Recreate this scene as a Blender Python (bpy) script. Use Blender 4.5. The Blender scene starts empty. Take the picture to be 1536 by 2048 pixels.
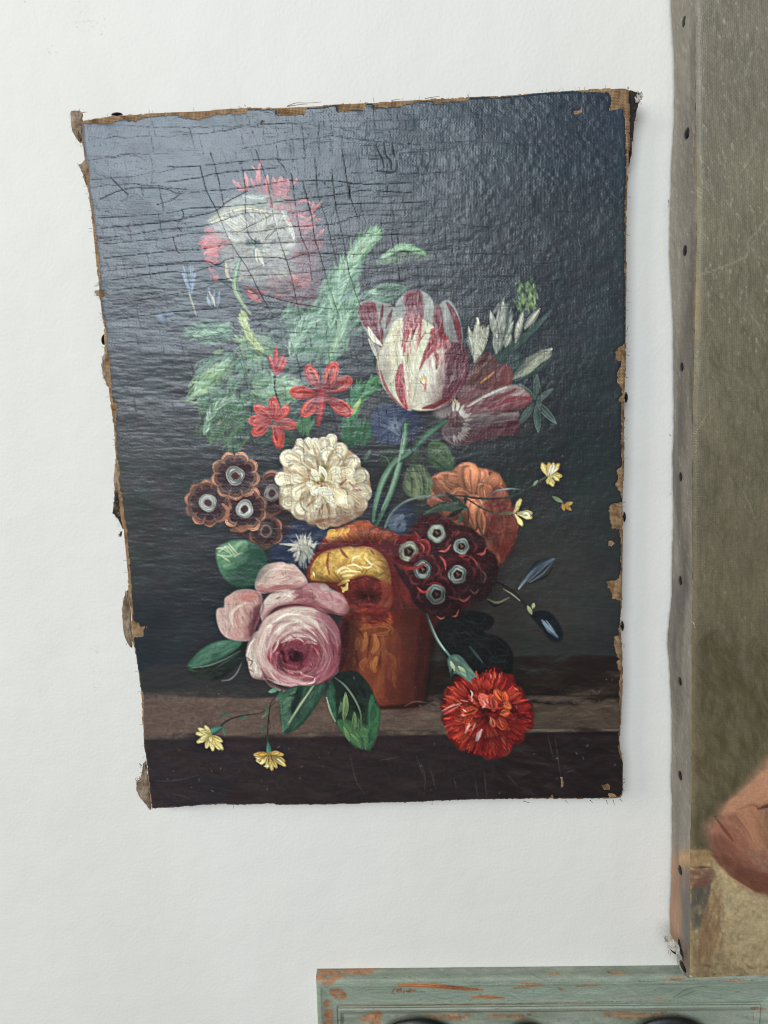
# An unframed, badly worn flower still life on a white wall, the edge of a second large
# canvas at its right and the top of a worn green peg rack below.  Units: metres.
# The wall is the plane y = 0; the room (and the camera) is on the -y side; z is up.
import bpy, bmesh, math, random
import numpy as np

S = bpy.context.scene
S.render.engine = 'CYCLES'
# ---------------------------------------------------------------- camera
FPX, CX, CY = 1538.0, 768.0, 1024.0          # focal length and centre of the 1536 x 2048 photograph, in its pixels
PITCH, YAW, ROLL, DIST = math.radians(9.6), math.radians(-1.07), math.radians(2.0), 0.512
fwd = np.array([math.sin(YAW) * math.cos(PITCH), math.cos(YAW) * math.cos(PITCH), -math.sin(PITCH)])
r0 = np.array([math.cos(YAW), -math.sin(YAW), 0.0]); u0 = np.cross(r0, fwd)
right = math.cos(ROLL) * r0 - math.sin(ROLL) * u0
up = math.sin(ROLL) * r0 + math.cos(ROLL) * u0
EYE = -fwd * DIST
cam = bpy.data.objects.new('camera', bpy.data.cameras.new('camera')); S.collection.objects.link(cam)
from mathutils import Matrix, Vector
M = Matrix.Identity(4)
for i in range(3):
    M[i][0], M[i][1], M[i][2], M[i][3] = right[i], up[i], -fwd[i], EYE[i]
cam.matrix_world = M
cam.data.sensor_fit = 'VERTICAL'; cam.data.sensor_height = 36.0; cam.data.lens = FPX / 2048 * 36.0
cam.data.clip_start = 0.01; cam.data.clip_end = 50
S.camera = cam
# ---------------------------------------------------------------- light: a large window behind the viewer at the left, dim room around
W_ = bpy.data.worlds.new('World'); S.world = W_; W_.use_nodes = True
W_.node_tree.nodes['Background'].inputs['Color'].default_value = (1.0, 0.985, 0.96, 1)
W_.node_tree.nodes['Background'].inputs['Strength'].default_value = 0.13
def window_light(name, loc, aim, sx, sz, radiance, col):
    d = bpy.data.lights.new(name, 'AREA'); d.shape = 'RECTANGLE'; d.size = sx; d.size_y = sz
    d.energy = radiance * math.pi * sx * sz; d.color = col
    o = bpy.data.objects.new(name, d); S.collection.objects.link(o); o.location = loc
    o.rotation_euler = (Vector(aim) - Vector(loc)).to_track_quat('-Z', 'Y').to_euler()
    return o
window_light('window_light', (-0.66, -2.6, 0.97), (0, 0, 0.1), 1.62, 1.45, 11.0, (0.82, 0.915, 1.0))
window_light('added_side_light', (-2.1, -1.5, 0.9), (0.1, 0, 0.1), 1.0, 1.3, 6.0, (1.0, 0.93, 0.85))  # warm side light, added for wall relief and the shadow at the right
S.view_settings.view_transform = 'Standard'; S.view_settings.look = 'None'
S.cycles.filter_width = 1.1; S.view_settings.exposure = -0.09; S.view_settings.gamma = 1.0; S.view_settings.use_curve_mapping = False
import numpy as np
# ---------------------------------------------------------------- brushes
# A small oil-painting engine: every brush stroke, petal and leaf of the pictures is laid
# with these functions into a pigment buffer (colour, thickness of paint, motif number),
# which is afterwards turned into the relief mesh of the paint layer.
def rnd_noise(h, w, sy, sx, seed, octaves=1):
    r = np.random.RandomState(seed)
    out = np.zeros((h, w), np.float32); amp = 1.0; tot = 0.0
    for o in range(octaves):
        gh = int(h / sy) + 3; gw = int(w / sx) + 3
        g = r.rand(gh, gw).astype(np.float32)
        ys = np.arange(h) / sy; xs = np.arange(w) / sx
        yi = ys.astype(int); xi = xs.astype(int)
        fy = (ys - yi); fx = (xs - xi)
        fy = (fy * fy * (3 - 2 * fy)).astype(np.float32)[:, None]; fx = (fx * fx * (3 - 2 * fx)).astype(np.float32)[None, :]
        a = g[yi]; b = g[yi + 1]
        top = a[:, xi] * (1 - fx) + a[:, xi + 1] * fx
        bot = b[:, xi] * (1 - fx) + b[:, xi + 1] * fx
        out += amp * (top * (1 - fy) + bot * fy); tot += amp
        amp *= 0.5; sy = max(sy / 2, 1.0); sx = max(sx / 2, 1.0)
    return out / tot

def spline(pts, n=10, closed=False):
    p = np.asarray(pts, float)
    if len(p) == 2 and not closed:
        t = np.linspace(0, 1, n)[:, None]; return p[0] * (1 - t) + p[1] * t
    if closed:
        q = np.vstack([p[-1:], p, p[:2]])
    else:
        q = np.vstack([2 * p[0] - p[1], p, 2 * p[-1] - p[-2]])
    k = max(2, int(round(n / (len(p) if closed else len(p) - 1))))
    t = np.linspace(0, 1, k, endpoint=False)[:, None]
    out = []
    for i in range(len(q) - 3):
        a, b, c, d = q[i], q[i + 1], q[i + 2], q[i + 3]
        out.append(.5 * (2 * b + (c - a) * t + (2 * a - 5 * b + 4 * c - d) * t * t + (3 * b - a - 3 * c + d) * t ** 3))
    out = np.vstack(out)
    if not closed: out = np.vstack([out, p[-1:]])
    return out

class Painter:
    def __init__(s, x0, y0, w, h, seed=1):
        s.x0, s.y0, s.w, s.h = x0, y0, w, h
        s.col = np.zeros((h, w, 3), np.float32)
        s.hgt = np.zeros((h, w), np.float32)
        s.pid = np.zeros((h, w), np.int16)
        s.names = ['background']; s.cur = 0
        s.r = np.random.RandomState(seed)
        s.tab = np.random.RandomState(5).rand(4096).astype(np.float32)
        s.ox = s.oy = 0.0; s.sc = 1.0; s.clip = None
    def motif(s, name):
        s.names.append(name); s.cur = len(s.names) - 1
    def use(s, i): s.cur = i
    def frame(s, ox, oy, sc): s.ox, s.oy, s.sc = ox, oy, sc
    def P(s, pts):
        p = np.asarray(pts, float)
        return np.stack([s.ox + p[..., 0] / s.sc - s.x0, s.oy + p[..., 1] / s.sc - s.y0], -1)
    def box(s, p, m):
        x0 = max(int(p[:, 0].min() - m), 0); x1 = min(int(p[:, 0].max() + m) + 2, s.w)
        y0 = max(int(p[:, 1].min() - m), 0); y1 = min(int(p[:, 1].max() + m) + 2, s.h)
        return x0, x1, y0, y1
    def lay(s, x0, x1, y0, y1, c, a, dh, thr=.5):
        if s.clip is not None:
            ca, cb, cc, cd, cm = s.clip
            xa, xb, ya, yb = max(x0, ca), min(x1, cb), max(y0, cc), min(y1, cd)
            if xb <= xa or yb <= ya: return
            a = a[ya - y0:yb - y0, xa - x0:xb - x0] * cm[ya - cc:yb - cc, xa - ca:xb - ca]
            c = c[ya - y0:yb - y0, xa - x0:xb - x0]
            if dh is not None: dh = dh[ya - y0:yb - y0, xa - x0:xb - x0]
            x0, x1, y0, y1 = xa, xb, ya, yb
        sub = s.col[y0:y1, x0:x1]
        sub += (c - sub) * a[..., None]
        if dh is not None: s.hgt[y0:y1, x0:x1] += dh * a
        if s.cur is not None:
            m = a > thr
            s.pid[y0:y1, x0:x1][m] = s.cur
    # ribbon: a stroke along a spline.  cu colours along it, cv brightness across it
    def ribbon(s, pts, wid, cu, cv=None, op=1.0, soft=1.0, bris=.12, hh=.25, n=10, opu=None, thr=.5, raw=False, bf=5.0):
        p = spline(pts if raw else s.P(pts), n)
        wid = np.atleast_1d(np.asarray(wid, float)) / (1 if raw else s.sc)
        m = wid.max() + soft + 1
        x0, x1, y0, y1 = s.box(p, m)
        if x1 <= x0 or y1 <= y0: return
        gx = np.arange(x0, x1, dtype=np.float32)[None, :]; gy = np.arange(y0, y1, dtype=np.float32)[:, None]
        best = np.full((y1 - y0, x1 - x0), 1e9, np.float32); U = np.zeros_like(best); V = np.zeros_like(best)
        seg = np.diff(p, axis=0); L = np.hypot(seg[:, 0], seg[:, 1]) + 1e-6; tot = L.sum(); acc = 0.0
        for i in range(len(seg)):
            dx, dy = seg[i] / L[i]
            rx = gx - p[i, 0]; ry = gy - p[i, 1]
            t = np.clip(rx * dx + ry * dy, 0, L[i])
            ex = rx - t * dx; ey = ry - t * dy
            d = ex * ex + ey * ey
            k = d < best
            best[k] = d[k]; U[k] = ((acc + t) / tot)[k]; V[k] = (dx * ry - dy * rx)[k]
            acc += L[i]
        D = np.sqrt(best)
        wu = np.interp(U, np.linspace(0, 1, len(wid)), wid).astype(np.float32)
        a = np.clip((wu - D) / soft + .5, 0, 1) * np.clip(wu / .6, 0, 1)
        v = np.clip(np.sign(V) * D / np.maximum(wu, .3), -1, 1)
        cu = np.atleast_2d(np.asarray(cu, float))
        us = np.linspace(0, 1, len(cu))
        c = np.stack([np.interp(U, us, cu[:, k]) for k in range(3)], -1).astype(np.float32)
        br = np.ones_like(D)
        if cv is not None: br = np.interp(v, np.linspace(-1, 1, len(cv)), cv).astype(np.float32)
        sd = s.r.randint(0, 4000)
        bx = v * bf + U * 1.3 + 40
        bi = bx.astype(int); f = bx - bi
        b = s.tab[(bi * 7 + sd) % 4096] * (1 - f) + s.tab[((bi + 1) * 7 + sd) % 4096] * f
        br = br * (1 + bris * 2 * (b - .5))
        c = c * br[..., None]
        al = a * op
        if opu is not None: al = al * np.interp(U, np.linspace(0, 1, len(opu)), opu)
        dh = None
        if hh: dh = hh * (np.sqrt(np.clip(1 - v * v, 0, 1)) * .6 + (b - .4) * .8)
        s.lay(x0, x1, y0, y1, c, al.astype(np.float32), dh, thr)
    def sdf(s, poly, m):
        x0, x1, y0, y1 = s.box(poly, m)
        gx = np.arange(x0, x1, dtype=np.float32)[None, :]; gy = np.arange(y0, y1, dtype=np.float32)[:, None]
        ins = np.zeros((y1 - y0, x1 - x0), bool); best = np.full(ins.shape, 1e9, np.float32)
        n = len(poly)
        for i in range(n):
            ax, ay = poly[i]; bx, by = poly[(i + 1) % n]
            dx, dy = bx - ax, by - ay; LL = dx * dx + dy * dy + 1e-9
            t = np.clip(((gx - ax) * dx + (gy - ay) * dy) / LL, 0, 1)
            ex = gx - ax - t * dx; ey = gy - ay - t * dy
            best = np.minimum(best, ex * ex + ey * ey)
            if (ay > by) != (ay < by) or ay != by:
                cond = (ay > gy) != (by > gy)
                xi = ax + (gy - ay) * dx / (dy if dy != 0 else 1e-9)
                ins ^= cond & (gx < xi)
        d = np.sqrt(best); d = np.where(ins, d, -d)
        return x0, x1, y0, y1, gx, gy, d
    # shape: filled outline with a colour gradient, edge tone and mottling
    def shape(s, pts, c0, c1=None, axis=None, rim=None, op=1.0, soft=1.2, mott=.08, hh=.2, n=40, smooth=True, thr=.5, rad=None):
        p = s.P(pts)
        poly = spline(p, n, True) if smooth else p
        x0, x1, y0, y1, gx, gy, d = s.sdf(poly, soft + 2)
        if x1 <= x0 or y1 <= y0: return poly
        a = np.clip(d / soft + .5, 0, 1) * op
        c0 = np.asarray(c0, np.float32); c = np.broadcast_to(c0, d.shape + (3,)).copy()
        if c1 is not None:
            c1 = np.asarray(c1, np.float32)
            if rad is not None:
                q = s.P([rad[:2]])[0]; t = np.hypot(gx - q[0], gy - q[1]) / (rad[2] / s.sc)
            else:
                A, B = s.P(axis); ab = B - A
                t = ((gx - A[0]) * ab[0] + (gy - A[1]) * ab[1]) / (ab @ ab)
            t = np.clip(t, 0, 1)[..., None]
            c = c0 * (1 - t) + c1 * t
        if rim is not None:
            rc, rw = np.asarray(rim[0], np.float32), rim[1] / s.sc
            k = np.exp(-np.clip(d, 0, None) / rw)[..., None]
            c = c * (1 - k) + rc * k
        nz = rnd_noise(d.shape[0], d.shape[1], 5, 5, s.r.randint(1 << 30), 2)
        c = c * (1 + mott * 2 * (nz - .5))[..., None]
        s.lay(x0, x1, y0, y1, c.astype(np.float32), a.astype(np.float32), hh * (.6 + .8 * (nz - .5)), thr)
        return poly
    def inside(s, poly, n):
        out = []
        x0, x1 = poly[:, 0].min(), poly[:, 0].max(); y0, y1 = poly[:, 1].min(), poly[:, 1].max()
        k = len(poly); nxt = np.roll(poly, -1, 0)
        while len(out) < n:
            q = s.r.rand(4 * n + 8, 2) * [x1 - x0, y1 - y0] + [x0, y0]
            c = np.zeros(len(q), bool)
            for i in range(k):
                ay, by = poly[i, 1], nxt[i, 1]
                if ay == by: continue
                cond = (ay > q[:, 1]) != (by > q[:, 1])
                xi = poly[i, 0] + (q[:, 1] - ay) * (nxt[i, 0] - poly[i, 0]) / (by - ay)
                c ^= cond & (q[:, 0] < xi)
            out += list(q[c])
        return out[:n]
    def clip_to(s, pts, soft=5):
        poly = spline(s.P(pts), 40, True); x0, x1, y0, y1, _, _, d = s.sdf(poly, 6)
        s.clip = (x0, x1, y0, y1, np.clip(d / soft + .6, 0, 1).astype(np.float32))
    # hatch: many short strokes inside an outline. field: angle in degrees, or ('rad'|'tan', x, y)
    def hatch(s, pts, n, field, L, w, pal, op=.6, jit=12, bend=.15, bris=.2, hh=.3, smooth=True, soft=1.0, thr=.9, keep=True, clip=None, taper=False):
        poly = s.P(pts); poly = spline(poly, 40, True) if smooth else poly
        if clip is None: clip = keep
        if clip:
            x0, x1, y0, y1, _, _, d = s.sdf(poly, 6)
            s.clip = (x0, x1, y0, y1, np.clip(d / 5 + .7, 0, 1).astype(np.float32))
        pal = np.asarray(pal, float)
        cen = None
        if isinstance(field, tuple): cen = s.P([field[1:3]])[0]
        L = L / s.sc; w = w / s.sc
        cur = s.cur
        for q in s.inside(poly, n):
            if cen is None: an = math.radians(field)
            else:
                an = math.atan2(q[1] - cen[1], q[0] - cen[0])
                if field[0] == 'tan': an += math.pi / 2
            cdir = an
            an += math.radians(s.r.randn() * jit)
            l = L * (.6 + .8 * s.r.rand()); ww = w * (.6 + .8 * s.r.rand())
            d = np.array([math.cos(an), math.sin(an)]); nn = np.array([-d[1], d[0]])
            b = bend * l * s.r.randn()
            if cen is not None and field[0] == 'tan':
                rr = max(np.hypot(*(q - cen)), 2.0)
                b = -l * l / (8 * rr)
                b = max(b, -l * .4)
            pp = [q - d * l / 2, q + nn * b, q + d * l / 2]
            i = s.r.rand() * (len(pal) - 1); i0 = int(i); c = pal[i0] + (pal[min(i0 + 1, len(pal) - 1)] - pal[i0]) * (i - i0)
            if keep: s.cur = None
            s.ribbon(pp, [ww * .3, ww, ww * .75, ww * .15] if taper else [ww * .6, ww, ww * .95, ww * .45], [c * .96, c * 1.04], op=op, bris=bris, hh=hh, n=7, soft=soft * (1 if taper else 1.4), thr=thr, raw=True, opu=None if taper else [.45, 1, .9, .3])
        s.cur = cur; s.clip = None
    # leaf / petal from base to tip
    def petal(s, base, tip, w, cb, ct, bend=0.0, cv=None, op=1.0, shape=None, bris=.15, edge=None, hh=.3, bf=5.0, soft=1.0, thr=.5):
        b = np.array(base, float); t = np.array(tip, float); d = t - b; nn = np.array([-d[1], d[0]]) / (np.hypot(*d) + 1e-6)
        mid = (b + t) / 2 + nn * bend
        wid = np.array(shape if shape is not None else [.25, .75, 1, .95, .7, .15]) * w
        if edge is not None:
            s.ribbon([b, mid, t], wid, [edge, edge], op=op, bris=bris, hh=hh, n=9, soft=soft, thr=thr)
            s.ribbon([b, mid, t - d * .06], wid * .8, [cb, ct], cv=cv, op=op, bris=bris, hh=hh * .3, n=9, soft=soft * 1.6, thr=thr, bf=bf)
        else:
            s.ribbon([b, mid, t], wid, [cb, ct], cv=cv, op=op, bris=bris, hh=hh, n=9, soft=soft, thr=thr, bf=bf)
    # ruffled petal: body without outline, broken highlights along its rim, streaks from the claw
    def ruffle(s, base, tip, w, cb, ct, rim, op=1.0, hh=.45, streak=3, cv=None, bris=.2):
        b = np.array(base, float); t = np.array(tip, float); d = t - b; L = np.hypot(*d) + 1e-6; e = d / L; nn = np.array([-e[1], e[0]])
        bend = s.r.randn() * L * .07
        s.ribbon([b, (b + t) / 2 + nn * bend, t - e * w * .7], np.array([.35, .7, .95, 1.0]) * w, [cb, ct], cv=cv if cv is not None else [.8, 1.03, 1.06, .82][::(1 if s.r.rand() < .5 else -1)], op=op, bris=bris, hh=hh, n=9, soft=1.6, bf=7)
        c = t - e * w * .75; a0 = math.atan2(e[1], e[0])
        for q in range(2 + s.r.randint(3)):
            a = a0 + s.r.uniform(-1.3, 1.0); ext = s.r.uniform(.35, .9); rr = w * s.r.uniform(.72, 1.0)
            s.ribbon([(c[0] + rr * math.cos(a + f * ext), c[1] + rr * math.sin(a + f * ext)) for f in (0, .33, .66, 1)], np.array([1.2, 3.2, 4.2, 1]) * (.7 + .7 * s.r.rand()), [np.asarray(rim) * s.r.uniform(.92, 1.05)] * 2, op=.55 + .3 * s.r.rand(), n=9, hh=.5, bris=.3)
        for q in range(streak):
            f = s.r.uniform(-.6, .6) * w
            p = [b + nn * f * .4 + d * s.r.uniform(0, .2), b + nn * f * .8 + d * .5, b + nn * f + d * s.r.uniform(.7, .92)]
            k = s.r.uniform(.72, 1.14)
            s.ribbon(p, [2, 5, 2], [np.asarray(cb) * k, np.asarray(ct) * k], op=.4, n=7, hh=.3, bris=.3)
    # feathery frond: barbs along a midrib
    def frond(s, pts, w, n, pal, op=.5, lean=38, bw=5, rib=None, hh=.3, thr=.55):
        p = spline(s.P(pts), 24); pal = np.asarray(pal, float); w = w / s.sc; bw = bw / s.sc
        for i in range(n):
            u = s.r.rand() * .98; k = u * (len(p) - 2); i0 = int(k); q = p[i0] + (p[i0 + 1] - p[i0]) * (k - i0)
            d = p[i0 + 1] - p[i0]; an = math.atan2(d[1], d[0])
            sd = 1 if s.r.rand() < .5 else -1
            prof = math.sin(math.pi * min(1, .12 + .88 * u)) ** .7 + .15
            l = w * prof * (.55 + .6 * s.r.rand())
            a2 = an + sd * math.radians(lean + s.r.randn() * 8)
            e = q + l * np.array([math.cos(a2), math.sin(a2)])
            a3 = an + sd * math.radians(lean * 1.35)
            m = q + .5 * l * np.array([math.cos(a3), math.sin(a3)])
            i = s.r.rand() * (len(pal) - 1); j = int(i); c = pal[j] + (pal[min(j + 1, len(pal) - 1)] - pal[j]) * (i - j)
            s.ribbon([q, m, e], [bw * .6, bw, bw * .7, bw * .1], [c * .92, c * 1.08], op=op, bris=.2, hh=hh, n=7, raw=True, thr=thr)
        if rib is not None:
            s.ribbon(pts, [bw * s.sc * .5, bw * s.sc * .3], [rib, rib], op=.5, n=14, hh=.2)
# ---------------------------------------------------------------- the flower painting, stroke by stroke
def paint_flowers():
    s = Painter(120, 150, 1190, 1490, 11)
    R = s.r
    A = lambda: s.frame(330, 300, 3.84)
    B = lambda: s.frame(350, 560, 3.84)
    C = lambda: s.frame(660, 430, 3.339)
    D = lambda: s.frame(340, 850, 3.657)
    E = lambda: s.frame(720, 860, 3.491)
    F = lambda: s.frame(350, 1080, 3.746)
    G = lambda: s.frame(350, 1330, 3.413)
    H = lambda: s.frame(640, 1200, 3.2)
    I = lambda: s.frame(560, 860, 3.491)
    N = lambda: s.frame(0, 0, 1)
    # ---- ground: dark wall of the picture
    ys = np.arange(s.h)[:, None] + s.y0; xs = np.arange(s.w)[None, :] + s.x0
    pts = [(160, 230, 54, 66, 78), (400, 320, 58, 70, 80), (700, 230, 36, 48, 58), (1240, 200, 36, 48, 60),
           (200, 600, 62, 68, 74), (700, 600, 48, 52, 54), (1200, 600, 42, 50, 54),
           (230, 950, 60, 61, 60), (700, 950, 46, 46, 46), (1220, 900, 36, 43, 45),
           (260, 1120, 56, 57, 56), (1130, 1120, 52, 50, 46), (1230, 1080, 36, 42, 42),
           (270, 1300, 27, 35, 42), (420, 1290, 40, 42, 44), (1150, 1240, 55, 53, 48), (1225, 1270, 34, 38, 40), (330, 1340, 38, 42, 45), (960, 1240, 42, 38, 35)]
    num = np.zeros((s.h, s.w, 3), np.float32); den = np.zeros((s.h, s.w), np.float32)
    for (px, py, r_, g_, b_) in pts:
        wgt = 1 / (((xs - px) ** 2 + (ys - py) ** 2) / 9000. + 1) ** 1.6
        num += wgt[..., None] * np.array([r_, g_, b_], np.float32); den += wgt
    s.col[:] = num / den[..., None]
    n1 = rnd_noise(s.h, s.w, 60, 90, 3, 4); n2 = rnd_noise(s.h, s.w, 3, 14, 4, 2); n3 = rnd_noise(s.h, s.w, 30, 40, 8, 3)
    s.col *= (1 + .22 * (n1 - .5) + .16 * (n2 - .5))[..., None]
    s.col[..., 1] *= 1 + .12 * (n3 - .5); s.col[..., 0] *= 1 - .14 * (n3 - .5)
    s.cur = None; N()
    # ---- stone ledge
    s.motif('painted_ledge')
    s.shape([(250, 1392), (420, 1376), (600, 1385), (760, 1402), (870, 1404), (1000, 1385), (1100, 1350), (1260, 1335), (1260, 1464), (1060, 1466), (760, 1471), (430, 1478), (250, 1482)],
            (96, 78, 68), (66, 54, 43), axis=[(500, 1430), (1150, 1420)], smooth=False, soft=26, mott=.16)
    s.hatch([(950, 1325), (1260, 1318), (1260, 1400), (960, 1404)], 220, 178, 70, 7, [(26, 18, 16), (36, 26, 21), (22, 17, 17)], op=.42, jit=4, hh=.12)
    s.hatch([(840, 1330), (960, 1330), (960, 1400), (830, 1405)], 60, 178, 60, 9, [(24, 19, 18), (40, 26, 20)], op=.4, jit=5, hh=.1)
    s.hatch([(290, 1400), (1240, 1398), (1240, 1464), (290, 1474)], 420, -.8, 60, 5, [(84, 68, 58), (112, 92, 78), (98, 78, 66), (74, 60, 52)], op=.3, jit=4, hh=.2)
    s.hatch([(1070, 1415), (1240, 1410), (1240, 1462), (1070, 1462)], 90, -1, 50, 5, [(70, 57, 46), (84, 70, 56), (52, 42, 34)], op=.4, jit=4, hh=.2)
    s.hatch([(300, 1335), (540, 1335), (560, 1392), (300, 1385)], 140, 0, 60, 7, [(40, 42, 44), (54, 50, 48), (46, 46, 46)], op=.35, jit=6, hh=.2)
    s.ribbon([(285, 1474), (520, 1471), (760, 1467), (1000, 1462), (1245, 1460)], [1.5, 2, 3, 3, 2], [(92, 75, 62), (110, 94, 76), (112, 98, 78), (104, 92, 76)], op=.6, n=20, hh=.3)
    s.shape([(270, 1480), (430, 1478), (760, 1472), (1060, 1466), (1270, 1463), (1270, 1640), (270, 1640)], (50, 40, 40), (30, 22, 23), axis=[(420, 1500), (1150, 1600)], smooth=False, soft=4, mott=.14)
    s.hatch([(290, 1486), (1240, 1472), (1240, 1600), (300, 1612)], 520, 2, 75, 6, [(46, 36, 36), (58, 44, 42), (36, 27, 29), (40, 32, 34), (30, 24, 26)], op=.3, jit=8, hh=.18)
    s.hatch([(1040, 1475), (1245, 1470), (1245, 1600), (1000, 1600)], 120, 8, 55, 6, [(26, 16, 17), (34, 22, 22), (22, 15, 18)], op=.35, jit=10, hh=.15)
    s.hatch([(300, 1482), (470, 1482), (440, 1610), (310, 1612)], 80, 0, 60, 7, [(38, 34, 40), (46, 40, 44)], op=.35, jit=8, hh=.15)
    # ---- foliage behind the flowers
    s.motif('painted_foliage')
    g_soft = [(78, 114, 88), (106, 142, 110), (86, 124, 104), (122, 154, 114)]
    g_pale = [(116, 144, 98), (146, 168, 120), (100, 136, 104)]
    B()
    for poly, n, an, L, w, pal, op in [
        ([(60, 400), (300, 300), (420, 380), (400, 480), (200, 480)], 60, 12, 90, 9, g_soft, .45),
        ([(180, 640), (420, 560), (640, 700), (640, 900), (460, 1000), (200, 950)], 150, -48, 100, 10, g_soft, .5),
        ([(90, 920), (160, 760), (400, 640), (380, 760), (230, 860)], 70, -38, 90, 9, g_pale, .55),
        ([(200, 960), (470, 900), (560, 1050), (520, 1300), (380, 1290), (200, 1180)], 120, 108, 110, 10, [(48, 84, 58), (66, 104, 70), (84, 112, 66)], .5),
        ([(480, 430), (720, 440), (740, 600), (540, 600)], 80, 8, 80, 11, g_pale, .5),
        ([(630, 760), (900, 760), (1000, 860), (800, 960), (640, 940)], 110, -25, 90, 12, g_pale, .5),
        ([(560, 560), (760, 620), (760, 900), (640, 900)], 60, 70, 90, 10, g_soft, .4),
        ([(850, 180), (1180, 180), (1150, 420), (1100, 600), (950, 560), (880, 400)], 120, -62, 100, 12, g_soft, .5),
        ([(1100, 60), (1400, -60), (1400, 220), (1300, 500), (1150, 620)], 150, -60, 110, 11, g_soft, .5),
        ([(640, 350), (880, 330), (960, 520), (700, 500)], 40, 25, 90, 10, [(76, 92, 86), (98, 112, 106)], .4),
        ([(560, 980), (640, 900), (900, 1120), (880, 1300), (700, 1240)], 60, 60, 80, 12, [(44, 62, 46), (60, 84, 56)], .4),
        ([(300, 560), (700, 480), (1000, 700), (900, 1150), (500, 1250), (260, 1000)], 90, -50, 120, 16, [(70, 96, 78), (92, 118, 96)], .3),
        ([(700, 300), (1150, 200), (1400, 200), (1250, 760), (900, 700)], 80, -60, 130, 16, [(74, 102, 84), (96, 126, 104)], .3),
        ([(940, 1070), (1060, 1060), (1040, 1160), (950, 1160)], 30, -60, 60, 10, [(50, 92, 56), (80, 120, 70)], .6),
        ([(1290, 1100), (1480, 1080), (1490, 1240), (1300, 1250)], 60, 85, 80, 12, [(36, 78, 52), (52, 94, 60)], .55)]:
        s.hatch(poly, int(n * 1.6), an, L, w, pal, op=op, jit=17, thr=.3, keep=False, taper=True)
    s.frond([(660, 560), (560, 400), (500, 240)], 70, 60, [(120, 138, 76), (152, 164, 100), (96, 120, 76)], op=.7, bw=11, lean=25)
    s.frond([(160, 900), (280, 730), (420, 620)], 90, 70, g_pale, op=.6, bw=10, lean=22)
    s.petal((240, 750), (340, 680), 12, (130, 150, 80), (150, 168, 92), op=.6)
    s.petal((290, 560), (380, 540), 14, (120, 150, 90), (140, 165, 105), op=.6)
    s.ribbon([(480, 480), (520, 600), (560, 760), (650, 900)], [4, 4, 4, 2], [(60, 56, 52), (84, 84, 74)], op=.7, n=16)
    C()
    s.frond([(0, 760), (60, 500), (180, 260), (350, 70)], 150, 190, [(70, 112, 80), (98, 140, 98), (120, 156, 108), (58, 100, 76)], op=.62, bw=10, lean=24)
    s.frond([(60, 420), (200, 240), (330, 90)], 90, 70, [(128, 150, 96), (92, 134, 92)], op=.6, bw=9, lean=20)
    s.frond([(330, 290), (480, 220), (660, 262)], 66, 110, [(88, 128, 84), (112, 146, 92), (70, 112, 78)], op=.62, bw=9, lean=16)
    s.hatch([(250, 340), (640, 300), (640, 240), (420, 260)], 40, -4, 90, 9, [(84, 116, 84), (110, 136, 90)], op=.4, jit=6)
    s.hatch([(0, 380), (220, 330), (160, 560), (20, 700), (0, 700)], 80, -60, 100, 10, g_soft, op=.5, thr=.3, keep=False)
    s.petal((70, 680), (340, 520), 34, (64, 104, 76), (80, 124, 92), bend=30, op=.6)
    s.petal((240, 520), (500, 478), 26, (70, 116, 82), (96, 138, 100), bend=-20, op=.65)
    s.hatch([(200, 600), (380, 500), (520, 480), (420, 560), (260, 640)], 50, -28, 80, 9, g_soft, op=.45)
    s.petal((0, 940), (140, 640), 30, (150, 166, 104), (104, 138, 96), bend=-14, op=.75, cv=[.8, 1, 1.15, .9])
    s.hatch([(0, 700), (160, 620), (240, 740), (60, 960), (0, 960)], 60, -50, 90, 10, g_soft, op=.5)
    lt = [(140, 172, 142), (160, 188, 154), (120, 156, 128)]
    s.frond([(0, 760), (60, 500), (180, 260), (345, 75)], 120, 150, lt, op=.5, bw=4.5, lean=22)
    s.frond([(40, 900), (120, 640), (330, 500)], 110, 90, lt, op=.4, bw=4.5, lean=20); s.frond([(340, 290), (480, 222), (650, 258)], 56, 70, lt, op=.45, bw=4, lean=14)
    B(); s.frond([(120, 900), (260, 740), (440, 600)], 80, 80, lt, op=.45, bw=5, lean=20); s.frond([(220, 1200), (300, 1000), (480, 880)], 90, 80, lt, op=.35, bw=5, lean=22); s.frond([(680, 560), (570, 420), (500, 250)], 70, 60, [(160, 172, 116), (180, 190, 136)], op=.5, bw=5, lean=22)
    s.frond([(880, 600), (960, 400), (1180, 200)], 130, 90, lt, op=.4, bw=5, lean=24); s.frond([(120, 430), (280, 390), (430, 330)], 70, 60, lt, op=.35, bw=5, lean=22); s.frond([(640, 920), (780, 820), (930, 800)], 90, 70, lt, op=.4, bw=5, lean=26)
    C()
    # leaf fan left of the blue flower
    s.frond([(130, 1420), (180, 1240), (330, 1090)], 120, 120, [(52, 106, 66), (74, 128, 82), (44, 92, 62), (100, 146, 92)], op=.75, bw=11, lean=22)
    s.petal((140, 1340), (205, 1225), 16, (132, 152, 78), (160, 174, 92), op=.8)
    s.hatch([(90, 1400), (240, 1380), (260, 1500), (100, 1500)], 50, 92, 90, 12, [(30, 70, 46), (46, 92, 58)], op=.6, thr=.3, keep=False)
    # ---- peony at the top
    s.motif('painted_peony'); A()
    s.shape([(330, 545), (480, 400), (640, 340), (820, 345), (960, 400), (1120, 470), (1190, 640), (1170, 860), (1180, 1040), (1060, 1180), (860, 1130), (760, 1100), (640, 1020), (480, 940), (440, 760)], (112, 110, 100), (92, 62, 70), axis=[(650, 700), (1100, 800)], soft=30, mott=.2, op=.75)
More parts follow.
